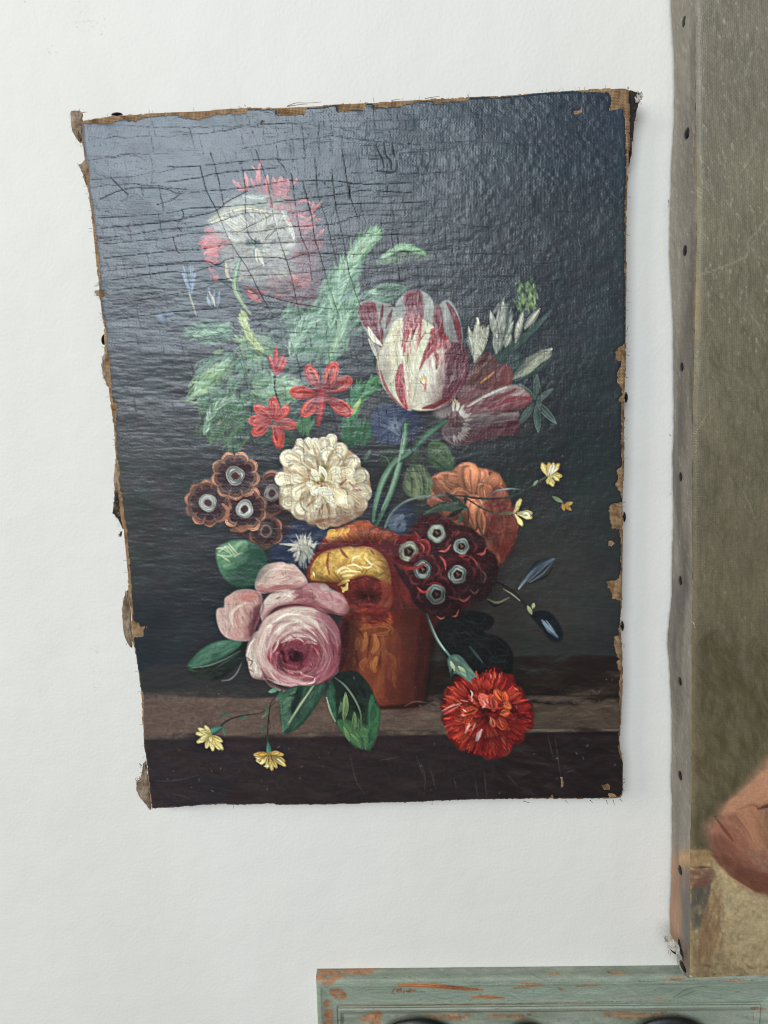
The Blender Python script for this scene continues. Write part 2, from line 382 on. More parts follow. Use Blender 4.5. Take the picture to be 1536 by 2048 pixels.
    s.shape([(345, 560), (420, 440), (560, 370), (760, 345), (930, 420), (1030, 580), (1060, 760), (1000, 930), (860, 1010), (680, 1010), (520, 930), (420, 800), (360, 680)], (156, 154, 144), (130, 124, 120), axis=[(600, 420), (900, 950)], soft=26, mott=.2, op=.75)
    s.shape([(930, 420), (1060, 450), (1170, 580), (1200, 760), (1170, 960), (1080, 1110), (940, 1140), (860, 1060), (980, 920), (1040, 760), (1010, 580)], (126, 88, 96), (104, 74, 84), axis=[(1000, 450), (1000, 1100)], op=.5, soft=28, mott=.3)
    s.hatch([(960, 440), (1120, 520), (1180, 740), (1130, 980), (1000, 1120), (930, 1040), (1010, 800)], 150, 70, 80, 10, [(132, 92, 100), (104, 76, 86), (156, 120, 124), (120, 96, 104)], op=.32, jit=40, clip=False, taper=True)
    s.hatch([(860, 1060), (1180, 1000), (1120, 1180), (900, 1160)], 60, -20, 90, 10, [(70, 36, 44), (100, 50, 56)], op=.45, jit=25)
    s.hatch([(420, 520), (660, 420), (900, 440), (990, 700), (900, 840), (500, 720)], 190, ('rad', 720, 760), 130, 10, [(166, 166, 146), (190, 188, 164), (140, 140, 124), (178, 176, 140)], op=.5, jit=10)
    s.hatch([(500, 420), (640, 350), (820, 352), (900, 420), (640, 440)], 60, -4, 120, 12, [(118, 128, 116), (142, 150, 136)], op=.5, jit=8)
    s.hatch([(480, 740), (900, 900), (1000, 900), (960, 1040), (640, 1000), (480, 900)], 110, ('rad', 720, 740), 120, 9, [(128, 126, 112), (158, 152, 132), (104, 98, 92)], op=.42, jit=14)
    for p, c in [([(330, 545), (480, 470), (640, 440), (830, 480)], (196, 188, 140)), ([(350, 560), (470, 530), (560, 570)], (200, 194, 150)), ([(930, 500), (970, 600), (1000, 720)], (200, 196, 170)),
                 ([(900, 470), (940, 560), (960, 640)], (186, 184, 160)), ([(720, 760), (730, 820), (760, 890)], (206, 200, 170)), ([(700, 760), (710, 860)], (190, 186, 150)),
                 ([(600, 350), (740, 370), (800, 350)], (160, 166, 150)), ([(480, 560), (600, 640)], (176, 172, 130)), ([(560, 500), (650, 600)], (184, 182, 150)), ([(840, 500), (860, 640)], (178, 176, 156)), ([(760, 480), (800, 520)], (196, 190, 150)),
                 ([(470, 860), (480, 960), (520, 1010)], (176, 158, 110)), ([(560, 1010), (600, 960)], (160, 150, 120))]:
        s.ribbon(p, [5, 15, 13, 3], [c, c], op=.7, bris=.3, n=9)
    for q in [(480, 470), (520, 470), (640, 490), (690, 500), (720, 480), (760, 490), (660, 510)]:
        s.ribbon([q, (q[0] + 14, q[1] + 22)], [6, 4], [(96, 84, 50), (120, 100, 60)], op=.6, n=3)
    s.hatch([(620, 700), (720, 690), (760, 780), (660, 800)], 26, ('rad', 700, 740), 60, 8, [(40, 70, 66), (58, 82, 76)], op=.5)
    pk = [(176, 84, 88), (198, 112, 110), (150, 66, 74), (186, 96, 96)]
    s.hatch([(290, 600), (420, 640), (470, 720), (440, 800), (360, 860), (290, 840), (270, 740)], 46, 8, 90, 13, pk, op=.6, jit=35, thr=.3, clip=False, taper=True)
    s.petal((290, 760), (440, 700), 22, (190, 84, 82), (216, 118, 108), bend=-26, op=.8)
    s.ribbon([(300, 800), (370, 750), (450, 740)], [8, 14, 6], [(206, 100, 92), (222, 128, 116)], op=.8)
    s.ribbon([(310, 690), (370, 680), (450, 710)], [10, 18, 8], [(200, 110, 106), (186, 90, 88)], op=.75)
    for b, t, w in [((590, 290), (515, 230), 16), ((640, 290), (615, 180), 20), ((690, 280), (660, 220), 16), ((700, 260), (735, 70), 14), ((720, 270), (720, 160), 20), ((780, 310), (790, 190), 15), ((760, 240), (660, 110), 8),
                    ((850, 330), (830, 210), 26), ((890, 350), (890, 200), 24), ((930, 330), (945, 220), 24), ((985, 270), (1015, 215), 12), ((640, 310), (540, 300), 12), ((780, 330), (760, 280), 18)]:
        s.petal(b, t, w, (176, 66, 72), (214, 118, 112), op=.75, bris=.3)
    s.hatch([(830, 230), (940, 230), (950, 320), (860, 360)], 26, 60, 70, 10, pk, op=.7, jit=50)
    s.hatch([(520, 260), (800, 220), (900, 360), (700, 330)], 30, 80, 70, 9, pk, op=.35, jit=30)
    rp = np.random.RandomState(3)
    for a_ in np.linspace(-78, 78, 30):
        an = math.radians(a_ + rp.randn() * 4); rr = rp.uniform(330, 480); px_, py_ = 700 + rr * math.cos(an), 720 + rr * .98 * math.sin(an); k = (.5 if abs(a_ - 20) < 34 else 1)
        for q in range(5):
            a2 = rp.rand() * 6.28; L = rp.uniform(25, 62); c_ = np.array(pk[rp.randint(4)]) * (1 if a_ < -10 else .8)
            s.petal((px_ + rp.randn() * 26, py_ + rp.randn() * 26), (px_ + L * math.cos(a2) + rp.randn() * 20, py_ + L * math.sin(a2)), rp.uniform(6, 15), c_ * .9, c_ * 1.08, op=.42 * k, bris=.3, soft=1.8)
    for p in [[(1010, 410), (1070, 385), (1120, 410)], [(1040, 560), (1100, 530), (1150, 500)], [(1000, 490), (1080, 520)], [(1130, 470), (1200, 400)], [(1130, 480), (1140, 400)], [(1050, 600), (1150, 590)], [(1170, 660), (1220, 610)]]:
        s.ribbon(p, [5, 12, 5], [(196, 80, 80), (212, 112, 108)], op=.75)
    s.hatch([(970, 960), (1120, 950), (1110, 1050), (1000, 1060)], 26, 30, 70, 10, [(168, 80, 82), (190, 104, 100), (120, 50, 56)], op=.55, jit=50)
    s.petal((620, 1050), (740, 1165), 44, (112, 20, 30), (176, 66, 66), op=.9, cv=[.7, 1, 1.3, .8], bris=.4)
    s.ribbon([(640, 1080), (690, 1120), (720, 1165)], [6, 14, 5], [(200, 100, 96), (150, 40, 44)], op=.85)
    s.hatch([(330, 900), (400, 930), (400, 1010), (350, 980)], 14, 60, 60, 10, pk, op=.45, jit=30)
    s.hatch([(1050, 680), (1200, 620), (1200, 760), (1080, 780)], 26, -30, 70, 8, [(136, 56, 64), (110, 44, 54)], op=.4, jit=30)
    s.motif('painted_peony_stem')
    s.ribbon([(575, 840), (550, 930), (540, 1060), (600, 1180), (660, 1260)], [16, 24, 24, 20, 12], [(70, 120, 92), (112, 150, 104), (128, 150, 98), (110, 130, 96)], cv=[.7, 1, 1.25, .85], op=.75, n=16, bris=.25)
    s.petal((640, 1300), (580, 1225), 16, (150, 160, 96), (164, 172, 108), op=.8)
    s.motif('painted_blue_sprig')
    bl = (116, 138, 160); bl2 = (146, 166, 186)
    for b, t in [((185, 1110), (140, 880)), ((190, 1110), (195, 870)), ((200, 1110), (235, 930)), ((180, 1060), (130, 930)), ((210, 1080), (215, 890)), ((340, 1180), (335, 1050)), ((360, 1210), (380, 1080)), ((400, 1215), (420, 1080)), ((350, 1200), (320, 1130))]:
        s.petal(b, t, 12, bl, bl2, op=.5, bris=.4, soft=1.6)
    s.ribbon([(190, 1115), (215, 1190), (240, 1270)], [6, 7, 3], [(170, 168, 130), (186, 180, 140)], op=.7)
    s.ribbon([(340, 1090), (370, 1150), (385, 1200)], [6, 11, 4], [(186, 180, 140), (200, 194, 160)], op=.7)
    s.hatch([(-60, 1260), (60, 1240), (60, 1310), (-40, 1320)], 20, 20, 60, 12, [(110, 130, 160), (90, 112, 140)], op=.3)
    # ---- vase
    s.motif('painted_vase'); H()
    s.shape([(150, 60), (760, 60), (740, 160), (715, 300), (685, 480), (655, 650), (600, 690), (370, 700), (320, 560), (240, 460), (120, 520), (120, 240)], (122, 52, 30), (88, 32, 24), axis=[(330, 300), (700, 300)], smooth=False, soft=8, mott=.14)
    s.hatch([(180, 150), (460, 160), (520, 400), (380, 660), (300, 560), (200, 440)], 90, 88, 120, 26, [(140, 66, 34), (160, 82, 40), (122, 54, 28), (172, 92, 46)], op=.25, jit=16, soft=4)
    s.hatch([(460, 100), (720, 120), (690, 440), (650, 640), (440, 660)], 90, 92, 130, 30, [(108, 42, 26), (92, 34, 24), (122, 52, 32)], op=.25, jit=14, soft=4)
    s.hatch([(640, 140), (735, 160), (650, 640), (600, 660)], 50, 98, 130, 18, [(74, 28, 22), (60, 22, 20)], op=.4, jit=8, soft=4)
    for p, w, c in [([(250, 190), (330, 165), (420, 160), (460, 190), (430, 215), (340, 225)], 16, (184, 104, 46)), ([(290, 215), (285, 280), (270, 320)], 22, (188, 112, 48)), ([(350, 230), (360, 290), (340, 330)], 22, (196, 116, 48)), ([(400, 230), (400, 300)], 12, (170, 92, 40)),
                    ([(300, 380), (270, 410), (275, 440)], 20, (176, 96, 42)), ([(360, 370), (340, 420), (350, 450)], 22, (204, 122, 52)), ([(215, 370), (210, 420)], 14, (170, 92, 44)), ([(420, 330), (470, 380), (480, 440)], 14, (150, 76, 40)), ([(240, 250), (235, 310)], 18, (184, 108, 50)),
                    ([(350, 600), (360, 660)], 12, (160, 80, 40)), ([(470, 450), (480, 560)], 12, (150, 78, 44))]:
        s.ribbon(p, [w * .5, w, w * .6], [c, tuple(x * .86 for x in c)], op=.6, bris=.25, hh=.4)
    for p in [[(230, 180), (260, 210), (280, 250)], [(320, 230), (310, 320), (300, 380)], [(390, 330), (380, 420)], [(230, 330), (240, 400), (230, 450)], [(440, 220), (460, 190)]]:
        s.ribbon(p, [5, 8, 4], [(84, 34, 20), (96, 42, 24)], op=.55)
    s.hatch([(190, 80), (440, 70), (460, 150), (240, 160)], 80, 10, 60, 12, [(150, 50, 30), (186, 84, 40), (120, 26, 24), (90, 20, 22)], op=.65, jit=35)
    for p in [[(260, 90), (300, 110), (330, 100)], [(270, 110), (320, 116)], [(300, 70), (330, 76)]]:
        s.ribbon(p, [6, 10, 5], [(206, 150, 60), (222, 170, 84)], op=.8)
    s.ribbon([(360, 690), (520, 682), (640, 668), (720, 640)], [12, 14, 14, 8], [(44, 26, 20), (36, 22, 18), (40, 26, 22)], op=.7, soft=4)
    s.ribbon([(545, 680), (600, 650), (680, 658)], [2, 4, 2], [(150, 130, 110), (170, 150, 130)], op=.5)
    # dark leaves in the shade, right of the vase
    s.motif('painted_shaded_leaf')
    s.shape([(735, 190), (790, 110), (900, 72), (1020, 72), (1110, 115), (1095, 180), (1050, 205), (1160, 245), (1230, 330), (1235, 420), (1200, 520), (1060, 500), (940, 480), (820, 380)], (20, 22, 22), (14, 16, 16), axis=[(800, 150), (1150, 480)], soft=6, mott=.2)
    s.hatch([(760, 180), (1060, 100), (1060, 200), (1200, 300), (1180, 460), (900, 430)], 70, 20, 110, 3, [(44, 50, 48), (34, 38, 38)], op=.4, jit=50, hh=.3)
    s.ribbon([(960, 300), (1000, 350), (1040, 400)], [6, 10, 3], [(34, 56, 54), (44, 70, 66)], op=.8)
    s.ribbon([(740, 200), (700, 420), (670, 640)], [16, 26, 20], [(24, 20, 18), (18, 16, 16)], op=.6, soft=8)
    # ---- orange rose at the right
    s.motif('painted_orange_rose'); E()
    s.shape([(500, 330), (600, 285), (690, 250), (760, 228), (830, 270), (900, 280), (970, 310), (1005, 420), (1055, 500), (1050, 550), (1095, 560), (1105, 680), (1070, 800), (1010, 900), (965, 945), (900, 860), (860, 740), (760, 700), (640, 640), (540, 560), (470, 510), (490, 430)], (166, 88, 56), (112, 44, 34), axis=[(740, 480), (1080, 720)], soft=6, mott=.12)
    s.hatch([(500, 340), (680, 280), (700, 430), (520, 420)], 46, -20, 90, 16, [(168, 94, 66), (140, 70, 48), (184, 110, 76)], op=.5, jit=20)
    s.hatch([(680, 260), (820, 250), (840, 420), (720, 430)], 50, 84, 110, 20, [(190, 116, 66), (176, 100, 58), (160, 86, 52)], op=.55, jit=10)
    s.hatch([(840, 290), (980, 330), (1040, 520), (900, 560)], 60, 70, 120, 16, [(160, 78, 50), (176, 92, 56), (130, 54, 40)], op=.5, jit=12)
    s.hatch([(720, 480), (900, 480), (900, 740), (760, 690), (640, 600)], 80, 78, 120, 18, [(186, 106, 62), (170, 92, 56), (150, 74, 46)], op=.5, jit=12)
    s.hatch([(480, 450), (700, 450), (640, 600), (520, 540)], 50, 30, 100, 16, [(150, 78, 54), (124, 58, 44)], op=.45, jit=16)
    s.hatch([(880, 500), (1090, 560), (1080, 740), (980, 920), (900, 820)], 90, 84, 130, 14, [(112, 40, 32), (136, 56, 40), (90, 26, 26), (150, 72, 48)], op=.55, jit=10)
    s.clip_to([(500, 330), (600, 285), (690, 250), (760, 228), (830, 270), (900, 280), (970, 310), (1005, 420), (1055, 500), (1050, 550), (1095, 560), (1105, 680), (1070, 800), (1010, 900), (965, 945), (900, 860), (860, 740), (760, 700), (640, 640), (540, 560), (470, 510), (490, 430)])
    for b, t, w, k in [((900, 700), (975, 930), 60, .55), ((920, 640), (1060, 790), 66, .6), ((900, 600), (1095, 660), 60, .72), ((860, 560), (1050, 520), 66, .72), ((840, 520), (1005, 420), 64, .82), ((820, 480), (965, 315), 62, .92), ((760, 560), (560, 560), 70, .62), ((740, 520), (480, 450), 66, .78), ((740, 480), (515, 345), 74, .86), ((760, 460), (620, 295), 66, .92), ((790, 440), (850, 275), 62, 1.0), ((770, 470), (760, 232), 84, 1.1),
                       ((860, 720), (930, 830), 46, .6), ((880, 620), (1000, 700), 50, .72), ((840, 560), (960, 540), 56, .84), ((780, 560), (660, 430), 64, .88), ((820, 600), (880, 380), 60, 1.0), ((800, 680), (790, 470), 74, 1.06), ((860, 720), (880, 540), 56, .92), ((740, 650), (690, 520), 50, .82)]:
        c_ = np.array((182, 112, 76)) * k; s.ruffle(b, t, w, c_ * .5, c_, c_ * 1.2, streak=5, cv=[.68, .98, 1.1, .8], bris=.25)
    s.clip = None
    s.hatch([(880, 500), (1090, 560), (1080, 740), (980, 920), (900, 820)], 50, 84, 130, 14, [(112, 46, 36), (130, 60, 44), (92, 32, 28)], op=.4, jit=10)
    for p, c in [([(700, 250), (760, 240), (820, 280), (836, 340)], (206, 138, 84)), ([(520, 330), (590, 300), (650, 310)], (196, 128, 96)), ([(920, 290), (970, 320), (990, 380)], (196, 122, 82)), ([(760, 380), (740, 330), (750, 290)], (200, 126, 74)),
                 ([(850, 560), (870, 640), (860, 720)], (204, 126, 76)), ([(1000, 580), (1010, 660), (990, 760)], (176, 92, 60)), ([(1070, 570), (1090, 620)], (186, 110, 80)), ([(960, 860), (975, 920)], (180, 100, 56))]:
        s.ribbon(p, [4, 10, 4], [c, c], op=.6, bris=.3)
    # ---- green leaves round the tulip stems
    s.motif('painted_leaf')
    s.shape([(130, 180), (180, 110), (260, 110), (270, 200), (220, 290), (160, 280)], (44, 58, 48), (56, 74, 56), axis=[(130, 180), (270, 200)], soft=8)
    s.shape([(470, 180), (480, 100), (540, 70), (610, 110), (655, 190), (660, 270), (580, 290), (500, 250)], (64, 88, 54), (52, 80, 54), axis=[(480, 100), (640, 260)], soft=5)
    s.hatch([(480, 110), (560, 80), (640, 180), (650, 260), (520, 240)], 50, 38, 110, 12, [(84, 112, 66), (60, 90, 56), (100, 126, 74), (46, 70, 48)], op=.55, jit=14)
    s.ribbon([(510, 90), (590, 110), (650, 220)], [6, 14, 6], [(90, 124, 74), (76, 112, 68)], op=.7)
    s.shape([(310, 320), (350, 250), (420, 240), (480, 300), (505, 370), (490, 450), (430, 490), (340, 460), (300, 400)], (78, 96, 62), (104, 118, 76), axis=[(310, 300), (480, 420)], soft=5)
    s.hatch([(330, 300), (430, 250), (490, 360), (470, 460), (340, 440)], 80, 60, 100, 13, [(112, 130, 84), (136, 146, 96), (84, 104, 66), (62, 82, 54)], op=.6, jit=12)
    for x in (350, 390, 430, 465):
        s.ribbon([(x - 20, 270), (x + 5, 370), (x, 460)], [4, 8, 3], [(146, 154, 104), (120, 136, 84)], op=.6)
    for p in [[(490, 130), (560, 170), (650, 260)], [(560, 110), (590, 170)], [(610, 130), (620, 220)], [(150, 180), (190, 200), (215, 280)]]:
        s.ribbon(p, [2, 5, 2], [(110, 136, 92), (84, 112, 74)], op=.6, n=9)
    for p in [[(480, 200), (540, 230), (600, 280)], [(330, 280), (360, 360), (360, 440)], [(410, 260), (440, 350), (450, 460)]]:
        s.ribbon(p, [4, 9, 4], [(38, 54, 40)], op=.5, n=9, soft=3)
    s.petal((30, 210), (75, 140), 12, (60, 96, 72), (86, 124, 92), op=.9)
    s.hatch([(300, 140), (480, 120), (470, 240), (330, 240)], 30, 30, 80, 14, [(52, 66, 50), (64, 80, 58)], op=.4)
    # ---- navy blossoms
    s.motif('painted_blue_flower'); C()
    s.shape([(275, 1400), (300, 1310), (380, 1265), (480, 1272), (580, 1320), (610, 1400), (560, 1490), (480, 1535), (380, 1530), (300, 1480)], (56, 70, 106), (40, 50, 80), axis=[(330, 1300), (560, 1480)], soft=8)
    s.hatch([(280, 1340), (400, 1270), (500, 1300), (490, 1500), (380, 1530), (290, 1480)], 60, ('rad', 430, 1420), 90, 12, [(44, 60, 96), (64, 84, 120), (34, 44, 74)], op=.5)
    for a in range(0, 360, 24):
        r0 = 60 + 30 * R.rand(); an = math.radians(a + R.randn() * 8)
        s.ribbon([(435 + 20 * math.cos(an), 1405 + 20 * math.sin(an)), (435 + r0 * 1.2 * math.cos(an), 1405 + r0 * math.sin(an))], [12, 11, 4], [(134, 142, 156), (76, 92, 122)], op=.36, n=4, bris=.5, soft=3)
    s.ribbon([(340, 1400), (400, 1420), (460, 1470)], [6, 14, 6], [(120, 134, 156), (140, 150, 168)], op=.55)
    s.motif('painted_blue_flower'); D()
    s.shape([(735, 920), (760, 830), (850, 740), (960, 700), (1100, 720), (1150, 760), (1120, 900), (1040, 1000), (960, 1050), (860, 1010), (750, 980)], (46, 60, 94), (34, 44, 70), axis=[(800, 800), (1000, 1000)], soft=6)
    s.hatch([(750, 900), (860, 750), (1100, 730), (1060, 880), (900, 980)], 60, ('rad', 970, 900), 100, 12, [(48, 60, 92), (34, 44, 70), (60, 72, 100)], op=.5)
    for a in range(-200, 60, 13):
        an = math.radians(a + R.randn() * 4); r0 = 80 + 55 * R.rand() * (1 if a > -170 else .8)
        b = (975, 895); t = (975 + r0 * math.cos(an), 895 + r0 * math.sin(an) * .95)
        s.petal(b, t, 14, (186, 180, 158), (150, 152, 146), op=.85, bris=.3, shape=[1, 1, .8, .5, .3, .1])
    s.hatch([(900, 860), (1040, 850), (1060, 960), (980, 1050), (900, 960)], 60, ('rad', 970, 880), 70, 9, [(200, 192, 160), (170, 168, 150), (214, 206, 176)], op=.6)
    for p in [[(960, 850), (955, 800)], [(990, 860), (985, 810)], [(1020, 870), (1030, 815)], [(1050, 890), (1075, 850)], [(940, 930), (930, 990)], [(920, 900), (860, 920)], [(930, 880), (800, 870)]]:
        s.ribbon(p, [10, 8, 2], [(222, 216, 190), (204, 198, 176)], op=.8, n=4)
    s.motif('painted_blue_bud'); E()
    s.shape([(190, 640), (215, 560), (290, 510), (370, 540), (392, 620), (370, 700), (290, 732), (210, 710)], (46, 60, 88), (30, 38, 58), axis=[(240, 640), (380, 640)], soft=5)
    s.hatch([(200, 620), (300, 590), (310, 700), (220, 700)], 26, -40, 70, 14, [(84, 98, 118), (110, 118, 128), (62, 76, 100)], op=.45)
    s.hatch([(60, 420), (190, 480), (180, 660), (20, 620), (0, 480)], 40, 90, 100, 18, [(34, 42, 62), (42, 50, 68), (28, 32, 44)], op=.5)
    # ---- tulip stems
    s.motif('painted_tulip_stem')
    s.ribbon([(320, -40), (312, 60), (290, 190), (230, 400), (150, 600), (110, 680)], [24, 25, 26, 26, 24, 16], [(70, 110, 84), (92, 134, 100), (84, 128, 94), (70, 112, 82), (42, 70, 52)], cv=[.55, .8, 1.1, 1.4, 1, .6], n=24, bris=.22)
    s.ribbon([(540, -20), (430, 70), (330, 170), (240, 230), (160, 360), (110, 520), (95, 640)], [20, 22, 24, 24, 24, 20, 14], [(46, 76, 58), (58, 94, 70), (72, 112, 84), (92, 134, 100), (80, 120, 90), (56, 90, 66)], cv=[.6, .9, 1.35, 1.05, .7], n=24, bris=.22)
    s.ribbon([(300, 40), (275, 200), (220, 400), (150, 560)], [4, 7, 7, 3], [(140, 170, 132), (160, 186, 146), (140, 170, 128)], op=.7, n=18)
    s.ribbon([(210, 270), (150, 400), (110, 560)], [4, 6, 3], [(140, 170, 132), (120, 156, 116)], op=.65, n=14)
    s.ribbon([(310, 200), (265, 380), (200, 540), (130, 670)], [4, 6, 6, 3], [(28, 40, 34), (24, 34, 30)], op=.6, n=16)
    # ---- tuberose sprigs
    s.motif('painted_tuberose'); C()
    s.ribbon([(1120, 960), (1250, 860), (1400, 720), (1475, 640)], [22, 24, 20, 8], [(44, 66, 60), (58, 84, 74), (64, 92, 82)], op=.8, n=16)
    wh0 = (112, 116, 98); wh1 = (176, 176, 156)
    for b, t, w in [((965, 980), (990, 690), 32), ((955, 940), (925, 745), 20), ((985, 960), (1060, 735), 24), ((970, 1000), (1030, 760), 18),
                    ((1110, 920), (1160, 560), 36), ((1100, 800), (1072, 645), 22), ((1120, 900), (1225, 710), 26), ((1100, 900), (1120, 760), 22), ((1170, 880), (1210, 800), 22),
                    ((1240, 850), (1290, 640), 22), ((1240, 840), (1260, 700), 18), ((1300, 760), (1400, 625), 24)]:
        s.petal(b, t, w, wh0, wh1, op=.92, bris=.3, cv=[.75, 1.05, 1.1, .8], edge=(128, 132, 120), bf=7)
    s.hatch([(930, 760), (1050, 760), (980, 980)], 30, 82, 90, 7, [(190, 188, 160), (150, 150, 126), (206, 202, 176)], op=.6, jit=10)
    s.hatch([(1080, 640), (1190, 580), (1220, 760), (1110, 910)], 40, 100, 100, 7, [(190, 190, 172), (146, 148, 134), (96, 100, 92)], op=.5, jit=10)
    s.ribbon([(984, 690), (992, 720)], [7, 4], [(216, 212, 180)], n=3, op=.8)
    s.ribbon([(1190, 580), (1180, 760), (1130, 900)], [5, 9, 4], [(60, 84, 74), (72, 90, 80)], op=.6)
    for i in range(26):
        q = (1240 + 140 * R.rand(), 450 + 190 * R.rand()); an = R.rand() * 360
        s.petal(q, (q[0] + 16 * math.cos(an), q[1] - 28 * abs(math.sin(an)) - 10), 9, (80, 112, 68), (126, 154, 88), op=.5, bris=.3, soft=1.8)
    s.hatch([(1240, 640), (1250, 500), (1300, 440), (1370, 480), (1390, 600), (1310, 660)], 60, 78, 46, 7, [(84, 118, 72), (120, 150, 88), (150, 172, 108)], op=.5, jit=18)
    for q in [(1260, 520), (1310, 490), (1280, 560), (1350, 500), (1330, 570), (1290, 600), (1340, 620)]:
        s.petal(q, (q[0] + 8, q[1] - 40), 11, (104, 134, 74), (150, 172, 104), op=.6, soft=1.6, bris=.35)
    s.petal((1220, 1090), (1478, 893), 46, (88, 98, 84), (168, 166, 142), op=.95, bris=.35, cv=[.6, .85, 1.15, 1.1], bf=8, bend=-8)
    s.hatch([(1240, 1080), (1420, 900), (1480, 900), (1440, 980), (1300, 1080)], 40, -38, 90, 7, [(184, 180, 152), (124, 128, 104), (90, 102, 84)], op=.55, jit=6)
    s.ribbon([(1230, 1120), (1350, 1060), (1480, 960)], [8, 14, 5], [(40, 62, 54), (54, 76, 66)], op=.7)
    s.motif('painted_leaf_spray')
    for b, t, w in [((1370, 1230), (1262, 1130), 20), ((1370, 1220), (1385, 1065), 20), ((1380, 1250), (1510, 1392), 24), ((1380, 1240), (1490, 1160), 18), ((1360, 1260), (1262, 1400), 22), ((1380, 1270), (1390, 1450), 24), ((1390, 1260), (1420, 1200), 14)]:
        s.petal(b, t, w, (44, 62, 56), (66, 84, 78), op=.9, edge=(104, 116, 106), cv=[.7, 1, 1.2, .8])
    s.hatch([(1130, 980), (1260, 920), (1300, 1000), (1220, 1060)], 20, -30, 90, 12, [(44, 64, 60), (54, 74, 66)], op=.5)
    # ---- second tulip, lying back
    s.motif('painted_fallen_tulip')
    s.shape([(790, 1290), (880, 1130), (950, 1010), (1030, 920), (1085, 930), (1120, 1000), (1180, 990), (1222, 1050), (1212, 1130), (1290, 1160), (1350, 1230), (1300, 1290), (1180, 1310), (1000, 1330), (860, 1370)], (84, 42, 42), (92, 46, 44), axis=[(800, 1280), (1220, 1040)], soft=5, mott=.12)
    s.hatch([(900, 1120), (1030, 930), (1100, 960), (1120, 1060), (960, 1180)], 80, -48, 130, 11, [(96, 54, 46), (112, 68, 52), (80, 40, 40), (66, 32, 36)], op=.55, jit=8)
    s.hatch([(1010, 1110), (1160, 1000), (1215, 1060), (1190, 1140), (1060, 1180)], 60, -40, 110, 11, [(108, 50, 46), (126, 62, 54), (82, 38, 40)], op=.55, jit=10)
    s.hatch([(820, 1290), (900, 1150), (1000, 1170), (1150, 1150), (1000, 1260)], 70, -30, 130, 10, [(120, 50, 50), (150, 110, 100), (90, 36, 42), (160, 132, 120)], op=.5, jit=8)
    s.ribbon([(1005, 1120), (1060, 1080), (1095, 1050)], [4, 8, 4], [(176, 112, 50), (190, 128, 62)], op=.8)
    s.shape([(880, 1290), (1020, 1210), (1180, 1140), (1270, 1145), (1350, 1230), (1290, 1280), (1150, 1310), (1000, 1340), (900, 1350)], (142, 126, 116), (104, 52, 56), axis=[(1180, 1150), (1230, 1290)], soft=5)
    s.hatch([(880, 1300), (1060, 1210), (1260, 1160), (1330, 1230), (1150, 1300)], 80, -24, 140, 9, [(158, 146, 134), (110, 36, 46), (128, 62, 66), (166, 156, 144), (92, 28, 38)], op=.6, jit=6)
    s.ribbon([(1060, 1290), (1200, 1230), (1340, 1225)], [8, 22, 8], [(120, 30, 40), (136, 40, 48)], op=.75, n=12)
    s.ribbon([(920, 1280), (1060, 1200), (1180, 1150)], [4, 9, 4], [(206, 196, 176), (214, 206, 186)], op=.6, n=12)
    s.shape([(760, 1400), (820, 1340), (900, 1340), (1060, 1330), (1250, 1310), (1255, 1380), (1240, 1450), (1100, 1480), (950, 1510), (860, 1540), (790, 1520), (750, 1460)], (136, 128, 120), (96, 44, 50), axis=[(840, 1380), (1160, 1420)], soft=6)
    s.hatch([(900, 1350), (1230, 1320), (1230, 1380), (1000, 1420), (880, 1430)], 60, -6, 150, 10, [(136, 130, 122), (110, 96, 94), (160, 152, 140), (90, 44, 50)], op=.5, jit=6)
    s.hatch([(900, 1440), (1100, 1400), (1245, 1380), (1240, 1450), (1000, 1500), (880, 1520)], 60, -8, 140, 11, [(96, 34, 42), (120, 48, 54), (76, 26, 36), (140, 96, 94)], op=.6, jit=6)
    s.hatch([(760, 1420), (860, 1440), (900, 1510), (800, 1520)], 30, 50, 80, 9, [(118, 100, 98), (90, 44, 50), (150, 140, 130)], op=.5)
    s.shape([(690, 1320), (780, 1280), (850, 1270), (900, 1330), (900, 1440), (860, 1470), (780, 1450), (760, 1380)], (150, 138, 128), (120, 96, 92), axis=[(760, 1300), (880, 1440)], soft=10, op=.8)
    for a in range(-95, 100, 9):
        an = math.radians(a + R.randn() * 3); r0 = 70 + 20 * R.rand(); r1 = r0 + 36 + 26 * R.rand()
        cx, cy = 825, 1390
        s.ribbon([(cx + r0 * .9 * math.cos(an), cy + r0 * math.sin(an) * 1.1), (cx + r1 * .9 * math.cos(an), cy + r1 * math.sin(an) * 1.05)], [6, 9, 2], [(216, 208, 190), (190, 176, 160)], op=.75, n=4)
    for p in [[(815, 1230), (830, 1260), (822, 1275)], [(830, 1215), (842, 1270)], [(845, 1240), (855, 1285)]]:
        s.ribbon(p, [4, 5, 2], [(220, 200, 140)], op=.85, n=6)
    s.hatch([(780, 1320), (850, 1320), (880, 1420), (800, 1420)], 24, 80, 70, 7, [(110, 44, 52), (86, 34, 44)], op=.45)
    s.ribbon([(560, 1560), (640, 1470), (770, 1375)], [26, 24, 20], [(44, 76, 58), (56, 94, 70), (64, 100, 76)], cv=[.6, 1, 1.4, .8], n=10)
    # ---- big striped tulip
    s.motif('painted_tulip')
    cr = (206, 198, 170); gy = (140, 138, 128); cm = (122, 22, 36); cm2 = (90, 20, 32)
    s.shape([(185, 650), (200, 592), (265, 568), (330, 580), (425, 610), (440, 680), (395, 770), (360, 860), (350, 940), (312, 930), (270, 830), (212, 730)], (132, 126, 120), (150, 140, 130), axis=[(250, 590), (350, 900)], soft=4, rim=((150, 144, 134), 8))
    s.shape([(195, 650), (215, 595), (265, 578), (300, 590), (305, 660), (320, 760), (345, 850), (335, 880), (280, 760), (220, 720)], (96, 24, 36), (120, 28, 40), axis=[(240, 600), (330, 860)], soft=5, mott=.15)
